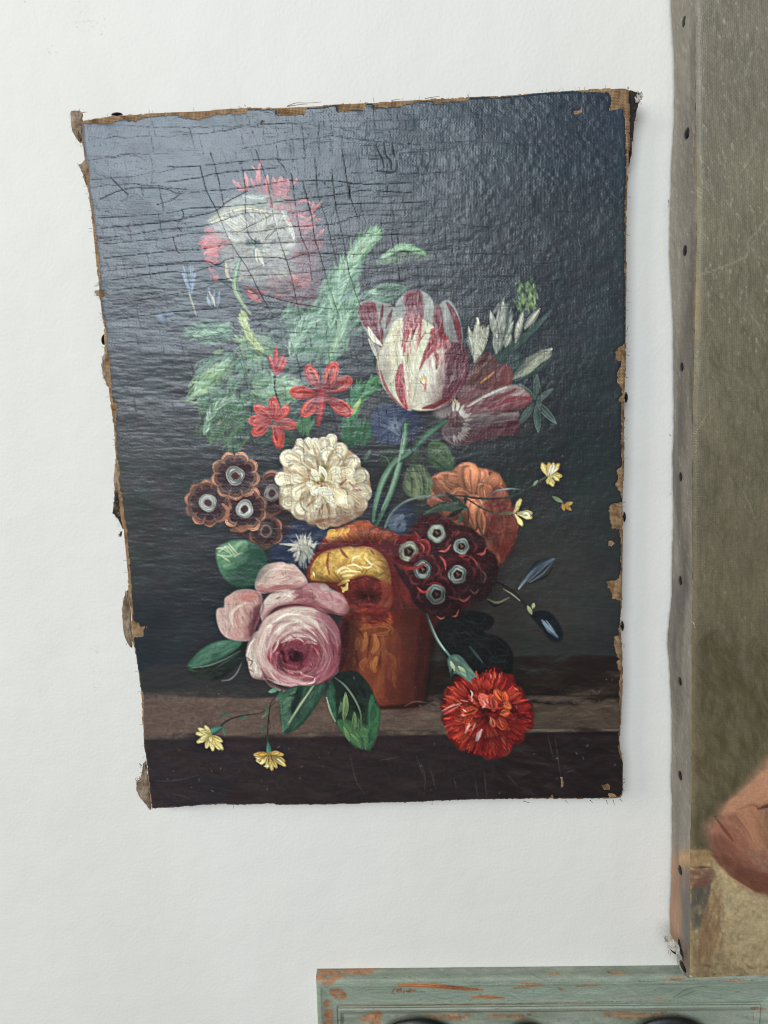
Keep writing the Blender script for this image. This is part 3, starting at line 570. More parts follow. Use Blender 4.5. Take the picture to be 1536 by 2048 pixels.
    s.hatch([(200, 620), (290, 590), (320, 760), (300, 820), (220, 720)], 40, 68, 110, 9, [(120, 30, 44), (84, 20, 32), (142, 54, 62)], op=.5, jit=8)
    for p, w in [([(352, 600), (345, 660), (335, 720)], 12), ([(415, 630), (395, 690), (372, 760)], 16), ([(330, 700), (345, 780), (348, 860)], 12)]:
        s.ribbon(p, [4, w, 3], [cm2, cm], op=.85)
    s.petal((345, 870), (255, 745), 17, (214, 208, 182), (198, 190, 164), op=.95, bend=-16)
    s.ribbon([(262, 830), (300, 920), (318, 960)], [8, 12, 6], [(196, 186, 164), (206, 198, 172)], op=.8)
    s.shape([(425, 660), (450, 575), (510, 515), (570, 503), (640, 520), (688, 580), (702, 700), (680, 780), (500, 780)], (136, 138, 130), (150, 148, 134), axis=[(450, 560), (690, 700)], soft=4, rim=((166, 166, 156), 7))
    s.shape([(497, 525), (560, 505), (608, 515), (615, 620), (610, 700), (500, 700), (512, 610)], (96, 28, 40), (106, 26, 38), axis=[(550, 510), (560, 700)], soft=6, mott=.16)
    s.hatch([(505, 530), (600, 520), (600, 690), (510, 690)], 40, 86, 100, 9, [(110, 40, 50), (80, 20, 32), (136, 56, 62)], op=.5, jit=8)
    s.shape([(695, 660), (712, 600), (730, 600), (760, 572), (800, 570), (835, 610), (868, 700), (888, 850), (800, 870), (700, 850)], (134, 134, 126), (120, 110, 106), axis=[(700, 640), (880, 820)], soft=4)
    s.shape([(695, 640), (725, 605), (748, 660), (760, 780), (730, 850), (690, 820)], (100, 26, 38), (112, 30, 42), axis=[(710, 620), (730, 840)], soft=5)
    s.ribbon([(782, 590), (815, 640), (850, 740), (868, 840)], [10, 20, 22, 14], [(104, 30, 42), (110, 34, 46)], op=.85, n=12)
    s.ribbon([(770, 600), (775, 700), (780, 820)], [10, 18, 12], [(150, 148, 138), (140, 132, 124)], op=.7, n=10)
    s.shape([(440, 690), (395, 760), (350, 870), (315, 950), (315, 1050), (340, 1120), (375, 1180), (450, 1260), (525, 1308), (552, 1290), (565, 1200), (590, 1070), (640, 960), (690, 880), (715, 800), (690, 740), (620, 690), (530, 680)], (212, 204, 172), (176, 168, 140), axis=[(480, 900), (340, 1240)], soft=3, mott=.08, rim=((150, 140, 120), 8))
    s.hatch([(440, 720), (600, 720), (600, 1000), (540, 1260), (400, 1180), (340, 1000)], 130, 88, 150, 12, [(218, 210, 180), (232, 226, 200), (196, 186, 152), (206, 190, 150)], op=.5, jit=9)
    s.hatch([(320, 980), (400, 860), (380, 1160), (340, 1080)], 40, 82, 110, 9, [(180, 172, 150), (200, 192, 168), (160, 150, 132)], op=.5, jit=8)
    for p, w, c in [([(500, 690), (500, 780), (480, 880)], 13, cm), ([(530, 680), (525, 760), (510, 850)], 16, (150, 34, 48)), ([(580, 670), (560, 760), (545, 830)], 18, (110, 22, 36)), ([(610, 690), (600, 780), (590, 880)], 11, (156, 44, 54)),
                    ([(500, 850), (490, 940)], 8, (160, 60, 64)), ([(475, 1010), (465, 1100), (475, 1200), (510, 1290)], 34, (150, 50, 56)), ([(470, 1120), (480, 1210), (515, 1290)], 22, (128, 28, 40)), ([(338, 1040), (365, 1130), (420, 1220), (500, 1295)], 9, (140, 34, 46)),
                    ([(320, 1000), (322, 1060), (345, 1130)], 5, (160, 80, 80)), ([(520, 900), (515, 1000)], 5, (190, 120, 110)), ([(570, 760), (600, 700)], 12, (136, 30, 42)), ([(640, 780), (600, 840), (580, 900)], 6, (180, 84, 84))]:
        s.ribbon(p, [w * .5, w, w * .8, w * .3], [c, tuple(x * 1.05 for x in c)], op=.8, bris=.4, n=12, bf=7)
    s.shape([(495, 690), (560, 660), (612, 680), (590, 740), (530, 750)], (110, 24, 36), (140, 40, 50), axis=[(520, 690), (600, 740)], soft=7)
    s.shape([(590, 1060), (620, 970), (680, 890), (740, 850), (800, 845), (870, 860), (920, 930), (925, 1040), (885, 1150), (800, 1250), (690, 1304), (560, 1302), (550, 1270), (570, 1180)], (200, 190, 164), (96, 30, 42), axis=[(640, 1100), (840, 1040)], soft=3, mott=.1)
    s.hatch([(600, 1080), (690, 900), (760, 900), (740, 1180), (620, 1260)], 90, 78, 130, 11, [(210, 202, 178), (226, 220, 198), (184, 172, 146)], op=.55, jit=10)
    s.hatch([(780, 870), (900, 900), (920, 1040), (860, 1160), (760, 1240), (780, 1060)], 110, 100, 140, 12, [(92, 26, 38), (70, 20, 32), (116, 36, 48), (84, 40, 48)], op=.6, jit=10)
    s.hatch([(640, 950), (700, 760), (790, 830), (720, 900)], 44, -52, 110, 11, [(136, 34, 44), (160, 60, 66), (116, 30, 40)], op=.45, jit=14)
    for p, w, c in [([(600, 1030), (640, 940), (720, 870), (800, 840)], 14, (150, 32, 44)), ([(700, 900), (715, 960), (712, 1030)], 16, (150, 30, 42)), ([(670, 790), (690, 770), (705, 800)], 16, (160, 50, 58)), ([(700, 840), (660, 880), (620, 950)], 16, (136, 26, 38)),
                    ([(690, 1290), (790, 1220), (860, 1120), (890, 1040)], 14, (118, 28, 40)), ([(620, 1290), (700, 1270), (770, 1220)], 16, (132, 34, 46)), ([(770, 1060), (790, 960), (770, 890)], 14, (120, 28, 40)), ([(640, 1110), (635, 1180)], 9, (176, 96, 90)), ([(740, 930), (735, 1010)], 8, (190, 150, 140))]:
        s.ribbon(p, [w * .4, w, w * .8, w * .3], [c, c], op=.8, bris=.35, n=12, bf=7)
    for p, c in [([(840, 970), (830, 1060), (790, 1150)], (176, 150, 144)), ([(860, 990), (870, 1080), (820, 1170)], (130, 90, 90)), ([(580, 1285), (680, 1220), (760, 1130)], (214, 206, 180)), ([(735, 1300), (820, 1230), (880, 1120)], (150, 116, 110)), ([(570, 840), (590, 900), (560, 980)], (226, 220, 180))]:
        s.ribbon(p, [3, 8, 6, 2], [c, c], op=.7, n=12)
    for p in [[(600, 1090), (612, 1120)], [(625, 1065), (630, 1100)], [(640, 1080), (632, 1130)], [(612, 1075), (620, 1110)], [(650, 1095), (644, 1120)]]:
        s.ribbon(p, [3, 5, 2], [(190, 150, 70), (220, 190, 110)], op=.9, n=4)
    s.ribbon([(600, 1110), (625, 1135)], [3, 3], [(60, 40, 30)], n=3, op=.7)
    tp = np.random.RandomState(14)
    for poly, an, n, pal in [([(195, 650), (300, 590), (340, 850), (280, 760)], 66, 26, [(150, 110, 110), (128, 70, 78), (170, 146, 140)]), ([(500, 520), (610, 515), (610, 700), (505, 690)], 88, 30, [(150, 112, 112), (124, 60, 70), (168, 150, 144)]), ([(700, 620), (750, 650), (760, 840), (700, 840)], 84, 18, [(146, 110, 110), (160, 140, 134)]),
                             ([(470, 690), (620, 690), (600, 900), (480, 900)], 94, 46, [(212, 190, 168), (190, 120, 118), (228, 214, 190), (166, 70, 78)]), ([(660, 850), (800, 850), (780, 1040), (640, 1000)], 104, 36, [(206, 180, 164), (186, 120, 118), (220, 204, 186)]), ([(460, 1010), (520, 1010), (540, 1290), (470, 1200)], 86, 26, [(200, 160, 148), (176, 96, 98), (214, 196, 172)]),
                             ([(790, 880), (910, 920), (900, 1100), (780, 1220)], 104, 36, [(120, 66, 74), (146, 104, 104), (84, 30, 42)])]:
        s.hatch(poly, n, an, 110, 5.5, pal, op=.5, jit=6, taper=True, soft=1.2)
    # ---- red columbines
    s.motif('painted_red_flower'); B()
    rd = (150, 34, 34); rd2 = (204, 66, 48); rd3 = (226, 110, 84)
    def colum(cx, cy, tips, w):
        for t in tips:
            dx, dy = t[0] - cx, t[1] - cy; b = (cx + dx * .18, cy + dy * .18)
            s.petal(b, t, w, rd, rd2, edge=(190, 60, 50), cv=[.85, 1, .8, 1.1], bris=.35, shape=[.3, .5, .8, 1.02, 1.08, .85], op=.92)
            nx, ny = -dy / 8, dx / 8
            s.ribbon([(cx + dx * .45 + nx, cy + dy * .45 + ny), (cx + dx * .8 + nx, cy + dy * .8 + ny), (cx + dx * .95, cy + dy * .95)], [3, 6, 3], [rd2, rd3], op=.8, n=7)
    colum(1125, 880, [(1030, 690), (1215, 665), (1318, 775), (1322, 1010), (1000, 1010), (925, 860)], 52)
    s.shape([(1090, 800), (1170, 790), (1210, 860), (1180, 930), (1090, 930), (1070, 860)], (144, 50, 54), (124, 34, 40), axis=[(1080, 820), (1200, 900)], soft=10, op=.85)
    s.ribbon([(1125, 850), (1120, 960), (1100, 1110)], [46, 36, 14], [(150, 40, 44), (176, 50, 48), (130, 30, 34)], cv=[.8, 1.2, 1, .75], n=10)
    colum(755, 1090, [(757, 930), (640, 985), (600, 1080), (622, 1165), (855, 990), (900, 1115), (800, 1260)], 43)
    s.ribbon([(790, 1140), (810, 1200), (800, 1262)], [30, 34, 18], [(176, 44, 40), (206, 62, 46)], cv=[.85, 1.1, .9], n=8)
    for t, w in [((775, 512), 24), ((725, 575), 24), ((855, 610), 30), ((835, 570), 24)]:
        s.petal((770, 730), t, w, (150, 26, 34), (196, 64, 62), cv=[.8, 1.1, .9], bris=.3, op=.92)
    s.ribbon([(765, 735), (770, 850), (815, 985)], [8, 7, 6], [(46, 40, 40), (40, 46, 40)], op=.9, n=10)
    # ---- brown auriculas
    def auricula(cx, cy, R0, base, edge, ring, eye, nl, rr=.42, op=1.0, dim=1.0, rot=0.0, ecc=1.0):
        base = np.array(base) * dim; edge = np.array(edge) * dim; ring = np.array(ring) * dim
        pts = []
        for k in range(nl * 6):
            a = 2 * math.pi * k / (nl * 6); q = R0 * (.88 + .12 * abs(math.sin(a * nl / 2 + rot)) ** .6)
            pts.append((cx + q * math.cos(a) * ecc, cy + q * math.sin(a)))
        s.shape(pts, base, base * .75, axis=[(cx, cy - R0), (cx, cy + R0)], soft=3, mott=.16, op=op)
        s.hatch(pts, 36, ('rad', cx, cy), R0 * .5, 9, [base * .7, base * 1.3, base], op=.5, smooth=True)
        for k in range(nl):
            a = 2 * math.pi * (k + .5) / nl - rot * 2 / nl; d = 2 * math.pi / nl * .5
            p = [(cx + R0 * q * math.cos(a + d * f) * ecc, cy + R0 * q * math.sin(a + d * f)) for f, q in ((-.95, .74), (-.8, .93), (0, 1.0 + .04 * R.rand()), (.8, .93), (.95, .74))]
            e = edge * (.8 + .4 * R.rand())
            s.ribbon(p, [4, 11, 15, 11, 4], [e * .7, e * 1.0, e * .75], op=.85 * op, n=14, bris=.4, cv=[1.2, 1, .6])
            if R.rand() < .8: s.ribbon([(cx + (q[0] - cx) * .99, cy + (q[1] - cy) * .99) for q in p[1:4]], [1, 4.5, 1.5], [e * 1.4, e * 1.3], op=.75 * op, n=9, hh=.5)
            p2 = [(cx + (q[0] - cx) * .86, cy + (q[1] - cy) * .86) for q in p]
            s.ribbon(p2, [2, 7, 10, 7, 2], [e * .72, e * .9, e * .7], op=.6 * op, n=12, bris=.35)
        r1 = R0 * rr
        a0 = R.rand() * 6
        ps = [(cx + r1 * .62 * math.cos(a0 + a) * (1 + .1 * math.sin(3 * a)), cy + r1 * .66 * math.sin(a0 + a) * (1 + .1 * math.cos(2 * a))) for a in np.linspace(0, 2 * math.pi, 13)]
        s.ribbon(ps, r1 * np.array([.26, .36, .3, .38, .27, .34, .26]), [ring * .7, ring * .92, ring * .78, ring * .95, ring * .7], cv=[.75, 1, 1.08, .7], n=36, bris=.5, hh=.5, op=op)
        for q in range(4):
            a = R.rand() * 6.28
            s.ribbon([(cx + r1 * .7 * math.cos(a + f), cy + r1 * .7 * math.sin(a + f)) for f in (-.5, 0, .5)], [2, 5, 2], [ring * 1.15, ring * 1.2], n=8, op=.75 * op)
        s.shape([(cx + r1 * .38 * math.cos(a) * (1 + .15 * math.sin(2 * a + a0)), cy + r1 * .38 * math.sin(a)) for a in np.linspace(0, 6.28, 9)[:-1]], eye, soft=2, op=op)
    D()
    s.motif('painted_brown_auricula')
    s.hatch([(560, 700), (700, 640), (860, 640), (900, 720), (740, 860), (500, 830)], 60, 20, 80, 16, [(58, 34, 38), (76, 44, 46), (44, 28, 32)], op=.6, thr=.3, keep=False)
    auricula(700, 775, 118, (66, 38, 38), (128, 78, 58), (122, 94, 84), (70, 34, 34), 6, rr=.5, op=.95)
    s.motif('painted_brown_auricula')
    auricula(745, 500, 155, (70, 38, 42), (132, 80, 64), (150, 138, 128), (82, 36, 36), 6, rr=.4, op=.97)
    s.motif('painted_brown_auricula'); auricula(545, 615, 158, (70, 40, 44), (160, 104, 76), (160, 154, 144), (78, 38, 34), 9, rr=.43)
    s.motif('painted_brown_auricula'); auricula(278, 570, 160, (72, 42, 46), (156, 102, 76), (164, 158, 148), (76, 38, 34), 10, rr=.43, rot=.5)
    s.motif('painted_brown_auricula'); auricula(478, 372, 165, (72, 40, 46), (166, 112, 82), (168, 163, 154), (80, 40, 36), 9, rr=.43, rot=.9)
    s.ribbon([(385, 580), (420, 620), (410, 690)], [8, 15, 7], [(190, 112, 72), (176, 104, 70)], op=.8)
    s.ribbon([(450, 770), (530, 760), (600, 740)], [12, 26, 12], [(150, 92, 62), (166, 104, 70)], op=.7)
    # ---- green bud
    s.motif('painted_green_bud')
    s.shape([(335, 950), (360, 890), (440, 850), (540, 842), (640, 880), (700, 950), (710, 1040), (660, 1140), (560, 1190), (450, 1165), (370, 1080)], (84, 134, 96), (36, 72, 54), axis=[(380, 900), (640, 1120)], soft=5, mott=.1)
    s.hatch([(350, 930), (460, 870), (560, 860), (560, 1000), (420, 1060)], 90, -40, 90, 10, [(104, 150, 108), (84, 136, 98), (140, 172, 124), (64, 112, 82)], op=.55, jit=22)
    s.hatch([(420, 1060), (620, 1000), (690, 1020), (620, 1150), (480, 1160)], 80, 12, 110, 12, [(60, 104, 78), (44, 84, 62), (78, 120, 90)], op=.5, jit=14)
    s.hatch([(640, 890), (700, 960), (700, 1040), (640, 1040)], 24, 70, 90, 10, [(58, 100, 76), (40, 76, 58)], op=.5)
    for p in [[(340, 905), (380, 900), (420, 930)], [(360, 925), (420, 890), (480, 960)], [(400, 890), (450, 950)], [(430, 870), (500, 950)], [(350, 950), (430, 960), (480, 940)], [(470, 960), (530, 930)], [(380, 960), (440, 1000)]]:
        s.ribbon(p, [4, 8, 3], [(196, 204, 156), (160, 186, 136)], op=.7, n=7)
    # ---- white double flower
    s.motif('painted_white_flower')
    cx, cy = 1115, 425
    s.shape([(800, 440), (785, 390), (830, 350), (820, 260), (880, 210), (910, 150), (960, 110), (1060, 100), (1160, 88), (1210, 120), (1290, 170), (1380, 240), (1400, 320), (1460, 400), (1465, 480), (1440, 580), (1410, 650), (1300, 710), (1150, 750), (1040, 720), (940, 680), (870, 630), (800, 580)], (176, 150, 112), (150, 112, 84), axis=[(1000, 200), (1300, 700)], soft=3)
    rj = np.random.RandomState(77)
    outer = [(1185, 88, 44), (1120, 95, 50), (1015, 100, 34), (945, 115, 40), (1270, 150, 66), (920, 170, 60), (830, 225, 62), (1370, 250, 62), (1440, 370, 74), (790, 385, 52), (800, 480, 62), (1455, 500, 66), (830, 580, 70), (1420, 590, 66), (920, 660, 74), (1340, 670, 76), (1020, 710, 72), (1240, 725, 76), (1130, 745, 70), (1060, 110, 44)]
    for x, y, w in outer:
        k = (.92 if x > 1250 else 1.0) * (.9 if y > 620 else 1.0) * rj.uniform(.9, 1.04); w = w * rj.uniform(.72, 1.15)
        s.ruffle((cx + (x - cx) * .35 + rj.randn() * 22, cy + (y - cy) * .35 + rj.randn() * 22), (x + rj.randn() * 6, y + rj.randn() * 6), w, np.array((164, 132, 92)) * k, np.array((220, 206, 172)) * k, np.array((240, 230, 200)) * min(1, k + .06))
    mid = [(1040, 190, 62), (1140, 200, 66), (1260, 250, 62), (1320, 330, 66), (960, 250, 60), (890, 320, 62), (900, 430, 64), (910, 520, 64), (1340, 430, 66), (1330, 530, 60), (1290, 590, 62), (1000, 600, 66), (1180, 620, 56), (1090, 610, 54)]
    for x, y, w in mid:
        k = rj.uniform(.92, 1.04); s.ruffle((cx + (x - cx) * .28 + rj.randn() * 20, cy + (y - cy) * .28 + rj.randn() * 20), (x + rj.randn() * 22, y + rj.randn() * 22), w * rj.uniform(.6, 1.15), np.array((158, 124, 80)) * k, np.array((222, 208, 172)) * k, (242, 234, 206))
    for p, c in [([(1090, 260), (1060, 200), (1050, 150)], (160, 128, 78)), ([(1150, 270), (1180, 200), (1230, 170)], (166, 132, 84)), ([(1190, 470), (1250, 430), (1290, 400)], (136, 66, 54)), ([(1000, 600), (1040, 560), (1070, 540)], (140, 84, 60)), ([(1090, 640), (1120, 580)], (120, 56, 50)), ([(1310, 420), (1370, 480)], (150, 88, 72)),
                 ([(930, 560), (980, 530)], (160, 116, 62)), ([(1240, 620), (1220, 560)], (176, 128, 104)), ([(880, 330), (930, 350)], (166, 136, 96)), ([(870, 300), (900, 290)], (130, 104, 74)), ([(1370, 460), (1400, 480)], (150, 84, 70)), ([(1200, 300), (1270, 230)], (150, 120, 84))]:
        s.ribbon(p, [4, 11, 5], [c, c], op=.65, n=8)
    inner = [(1035, 360, 34), (1110, 330, 40), (1240, 310, 56), (1240, 380, 44), (1000, 440, 40), (1050, 500, 48), (1230, 460, 56), (1140, 490, 40), (1180, 560, 44), (1280, 560, 56)]
    for x, y, w in inner:
        s.ruffle((cx + (x - cx) * .25, cy + (y - cy) * .25), (x + rj.randn() * 8, y + rj.randn() * 8), w * rj.uniform(.8, 1.1), (176, 148, 100), (228, 216, 180), (246, 238, 212), hh=.6)
    s.hatch([(1030, 300), (1130, 290), (1170, 420), (1100, 470), (1050, 430)], 26, 75, 80, 10, [(140, 128, 60), (166, 150, 86), (112, 104, 50)], op=.6)
    s.petal((1090, 400), (1035, 320), 26, (214, 204, 164), (232, 224, 190), edge=(240, 232, 204)); s.petal((1140, 400), (1095, 300), 28, (210, 198, 160), (230, 220, 186), edge=(238, 230, 200))
    s.ribbon([(1110, 360), (1125, 400), (1110, 450)], [10, 14, 10], [(120, 112, 50), (140, 124, 62)], op=.7)
    s.shape([(1100, 425), (1115, 408), (1135, 420), (1132, 440), (1110, 445)], (96, 20, 22), soft=2); s.shape([(1072, 420), (1082, 412), (1092, 425), (1080, 435)], (86, 22, 22), soft=2)
    s.petal((1105, 480), (1180, 500), 36, (212, 204, 178), (206, 196, 172), edge=(236, 230, 206), shape=[.7, 1, 1, 1, .9, .6])
    s.hatch([(820, 260), (1200, 120), (1440, 420), (1380, 640), (1000, 690), (810, 460)], 150, ('rad', cx, cy), 70, 6, [(244, 238, 212), (226, 212, 176), (190, 160, 120), (236, 226, 192)], op=.42, jit=16, hh=.4)
    s.hatch([(1250, 660), (1390, 600), (1300, 710), (1160, 745), (1000, 715)], 40, 10, 90, 10, [(150, 108, 82), (176, 136, 104), (130, 84, 66)], op=.5)
    # ---- yellow rose
    s.motif('painted_yellow_rose'); I()
    s.shape([(240, 900), (280, 800), (330, 720), (390, 690), (480, 660), (570, 630), (660, 680), (800, 715), (835, 760), (820, 830), (800, 960), (820, 1120), (760, 1260), (600, 1290), (470, 1250), (420, 1150), (330, 1080), (200, 1060), (190, 970)], (126, 44, 32), (96, 28, 26), axis=[(400, 720), (700, 1150)], soft=6, mott=.12)
    s.hatch([(340, 720), (480, 670), (580, 640), (660, 690), (640, 760), (420, 780)], 80, -20, 90, 15, [(166, 74, 40), (190, 120, 46), (140, 50, 34), (206, 150, 58)], op=.6, jit=25)
    s.hatch([(600, 660), (820, 730), (800, 790), (600, 770)], 60, 14, 100, 14, [(150, 62, 42), (170, 84, 54), (120, 44, 34)], op=.55, jit=14)
    for b, t, w, k, c0_ in [((430, 800), (345, 735), 48, 1.0, (190, 130, 56)), ((480, 800), (420, 700), 52, 1.0, (184, 112, 52)), ((540, 790), (500, 668), 52, .95, (170, 86, 46)), ((600, 780), (585, 645), 56, .9, (160, 74, 44)), ((660, 790), (670, 690), 54, .85, (150, 70, 46)), ((720, 800), (760, 715), 50, .8, (150, 74, 52)), ((740, 820), (825, 760), 46, .75, (146, 74, 54))]:
        c_ = np.array(c0_) * k; s.ruffle(b, t, w, c_ * .5, c_, c_ * np.array((1.16, 1.25, 1.3)), streak=4, op=.8)
    for p in [[(335, 750), (350, 710), (380, 700)], [(400, 740), (440, 690)], [(360, 740), (400, 720)], [(450, 720), (480, 690)]]:
        s.ribbon(p, [8, 16, 8], [(200, 150, 56), (216, 172, 76)], op=.75)
    s.hatch([(260, 800), (500, 780), (800, 800), (780, 860), (420, 840), (260, 880)], 60, 2, 120, 14, [(84, 22, 24), (110, 32, 28), (70, 20, 24)], op=.55, jit=10)
    s.shape([(215, 1010), (225, 940), (280, 865), (380, 830), (520, 815), (640, 825), (720, 880), (765, 970), (770, 1080), (740, 1090), (690, 1040), (600, 1015), (480, 1040), (400, 1060), (300, 1050), (220, 1050)], (186, 140, 50), (150, 104, 46), axis=[(300, 900), (740, 1050)], soft=4, mott=.1)
    s.hatch([(230, 1000), (300, 870), (430, 850), (400, 1040), (240, 1040)], 70, -70, 110, 14, [(190, 146, 56), (206, 166, 76), (160, 112, 40), (176, 132, 56)], op=.55, jit=12)
    s.hatch([(400, 850), (620, 830), (720, 920), (640, 1000), (420, 1030)], 110, -12, 110, 12, [(206, 168, 76), (222, 190, 108), (180, 136, 52), (196, 154, 66)], op=.55, jit=22)
    s.hatch([(640, 840), (740, 920), (770, 1090), (700, 1030)], 50, 70, 120, 12, [(170, 120, 56), (150, 96, 44), (190, 148, 76)], op=.55, jit=10)
    s.clip_to([(215, 1010), (225, 940), (280, 865), (380, 830), (520, 815), (640, 825), (720, 880), (765, 970), (770, 1080), (740, 1090), (690, 1040), (600, 1015), (480, 1040), (400, 1060), (300, 1050), (220, 1050)])
    ry = np.random.RandomState(12)
    for x, y, w, k in [(235, 950, 60, .84), (310, 870, 72, .94), (450, 825, 84, 1.0), (600, 828, 80, .94), (715, 900, 66, .78), (765, 1000, 54, .66), (350, 930, 66, 1.0), (520, 890, 80, 1.06), (660, 950, 62, .86), (450, 960, 70, 1.06)]:
        c_ = np.array((202, 158, 70)) * k; s.ruffle((540 + (x - 560) * .35 + ry.randn() * 14, 1090), (x, y), w, c_ * np.array((.66, .56, .44)), c_, np.minimum(c_ * np.array((1.12, 1.16, 1.35)), 250), streak=7, bris=.3, op=.62)
    s.hatch([(260, 980), (400, 860), (620, 840), (740, 960), (620, 1010), (420, 1040)], 90, ('tan', 520, 1250), 90, 9, [(212, 174, 84), (186, 140, 58), (226, 196, 116), (164, 116, 46)], op=.42, jit=14)
    s.clip = None
    for p in [[(390, 990), (450, 960), (500, 980)], [(420, 1000), (480, 985), (560, 990)], [(500, 920), (520, 890), (560, 880)], [(560, 950), (620, 960), (650, 930)], [(400, 1000), (430, 960)], [(470, 950), (520, 940), (570, 965)], [(230, 990), (240, 1020)], [(590, 890), (640, 940)], [(440, 1020), (520, 1010)]]:
        s.ribbon(p, [3, 8, 3], [(236, 214, 150), (244, 226, 170)], op=.75, n=8)
    for p, w in [([(340, 860), (330, 930), (345, 1010)], 10), ([(420, 830), (450, 870), (470, 890)], 12), ([(200, 980), (230, 900), (300, 840)], 14), ([(700, 830), (790, 900), (810, 1000)], 20), ([(630, 830), (660, 870)], 7)]:
        s.ribbon(p, [w * .4, w, w * .4], [(104, 40, 30), (120, 50, 34)], op=.7, soft=3)
    s.shape([(450, 1100), (500, 1040), (600, 1015), (690, 1050), (745, 1120), (740, 1190), (670, 1230), (560, 1240), (470, 1180)], (84, 26, 26), (64, 18, 20), axis=[(520, 1060), (640, 1220)], soft=8, mott=.2)
    s.hatch([(470, 1110), (600, 1040), (700, 1100), (690, 1200), (540, 1220)], 70, ('tan', 590, 1110), 80, 11, [(110, 36, 30), (76, 22, 24), (130, 52, 36), (60, 18, 20)], op=.5, jit=16)
    for b, t, w, k in [((600, 1150), (500, 1075), 44, .8), ((620, 1150), (590, 1040), 46, .9), ((640, 1150), (690, 1070), 46, .9), ((650, 1160), (740, 1140), 44, .85), ((640, 1170), (690, 1220), 44, .7), ((600, 1170), (560, 1225), 44, .7), ((590, 1160), (490, 1150), 40, .65)]:
        c_ = np.array((118, 40, 34)) * k; s.ruffle(b, t, w, c_ * .5, c_, c_ * np.array((1.35, 1.5, 1.4)), streak=3, op=.75)
    s.hatch([(700, 1060), (780, 1100), (770, 1230), (660, 1260), (700, 1180)], 50, ('tan', 600, 1110), 110, 12, [(140, 66, 44), (116, 44, 34), (160, 90, 52)], op=.5)
    for p in [[(410, 1080), (450, 1060), (480, 1050)], [(430, 1100), (460, 1110), (470, 1070)], [(440, 1130), (450, 1100)]]:
        s.ribbon(p, [6, 13, 6], [(206, 164, 80), (226, 192, 110)], op=.85, n=7)
    s.hatch([(470, 1230), (740, 1230), (720, 1330), (480, 1330)], 60, 8, 80, 13, [(140, 40, 28), (110, 28, 26), (170, 72, 36), (90, 22, 24)], op=.55, jit=26)
    s.hatch([(800, 800), (900, 860), (930, 1060), (960, 1240), (800, 1280), (790, 1000)], 60, 70, 120, 20, [(104, 30, 28), (124, 40, 32), (90, 26, 26)], op=.45, thr=.3)
    # ---- crimson auriculas
    s.motif('painted_crimson_auricula'); E()
    s.shape([(390, 650), (430, 590), (490, 575), (600, 615), (680, 660), (760, 670), (830, 730), (870, 760), (880, 830), (940, 870), (965, 960), (950, 1060), (890, 1160), (830, 1200), (740, 1190), (690, 1290), (620, 1300), (560, 1315), (460, 1280), (370, 1200), (350, 1130), (300, 1060), (240, 950), (215, 870), (240, 770), (320, 740)], (64, 22, 26), (48, 16, 20), axis=[(300, 700), (900, 1100)], soft=4, mott=.18)
    s.hatch([(400, 620), (600, 630), (850, 780), (950, 960), (880, 1150), (680, 1270), (480, 1260), (300, 1040), (240, 860)], 210, 40, 90, 12, [(78, 26, 30), (56, 18, 24), (96, 32, 34), (46, 16, 22)], op=.5, jit=60)
    FL = [(537, 722, 66), (709, 813, 58), (340, 850, 72), (437, 975, 66), (682, 1010, 68), (533, 1148, 72)]
    s.hatch([(230, 860), (300, 760), (460, 780), (470, 920), (330, 950)], 40, ('tan', 340, 850), 70, 12, [(128, 28, 32), (100, 24, 30), (146, 40, 40)], op=.55)
    for i, (x, y, r) in enumerate(FL):
        s.motif('painted_crimson_auricula')
        pts = [(x + r * 1.75 * math.cos(a) * (1 + .06 * math.sin(5 * a)), y + r * 1.7 * math.sin(a) * (1 + .06 * math.sin(5 * a))) for a in np.linspace(0, 6.283, 26)[:-1]]
        bc = np.array([(70, 22, 28), (64, 22, 27), (112, 26, 30), (78, 22, 28), (68, 20, 26), (58, 20, 25)][i])
        s.shape(pts, bc, bc * .75, axis=[(x - r, y - r), (x + r, y + r * 1.5)], soft=6, mott=.2, op=.8)
        s.hatch(pts, 40, ('rad', x, y), r * .9, 8, [bc * .7, bc * 1.3, bc], op=.5)
        for k in range(6):
            a = 2 * math.pi * (k + .3 * R.rand()) / 6 + i; kk = R.uniform(.8, 1.35)
            arc_ = [(x + r * q * math.cos(a + f_), y + r * q * math.sin(a + f_)) for f_, q in ((-.46, 1.25), (-.36, 1.6), (0, 1.78), (.36, 1.6), (.46, 1.25))]
            s.ribbon(arc_, [2, 7, 10, 7, 2], [bc * 1.1 * kk, np.array((126, 42, 44)) * kk, bc * 1.2 * kk], op=.55, n=14, soft=2.5, bris=.3)
            s.ribbon([(x + r * .8 * math.cos(a + .5), y + r * .8 * math.sin(a + .5)), (x + r * 1.7 * math.cos(a + .52), y + r * 1.7 * math.sin(a + .52))], [4, 6, 3], [(30, 10, 14)], op=.5, n=4, soft=4, hh=0)
        rc = np.array([(150, 150, 132), (134, 140, 128), (176, 172, 142), (134, 136, 124), (136, 142, 130), (130, 142, 130)][i])
        ring = [(x + r * .66 * math.cos(a) * (1 + .08 * math.sin(5 * a + i)), y + r * .7 * math.sin(a) * (1 + .08 * math.sin(5 * a + i))) for a in np.linspace(0, 6.283, 21)]
        s.ribbon(ring, r * np.array([.26, .33, .28, .36, .27, .33, .26]), [rc * .66, rc * .9, rc * .72, rc * .92, rc * .66], cv=[.7, 1, 1.08, .75], n=40, bris=.5, hh=.5)
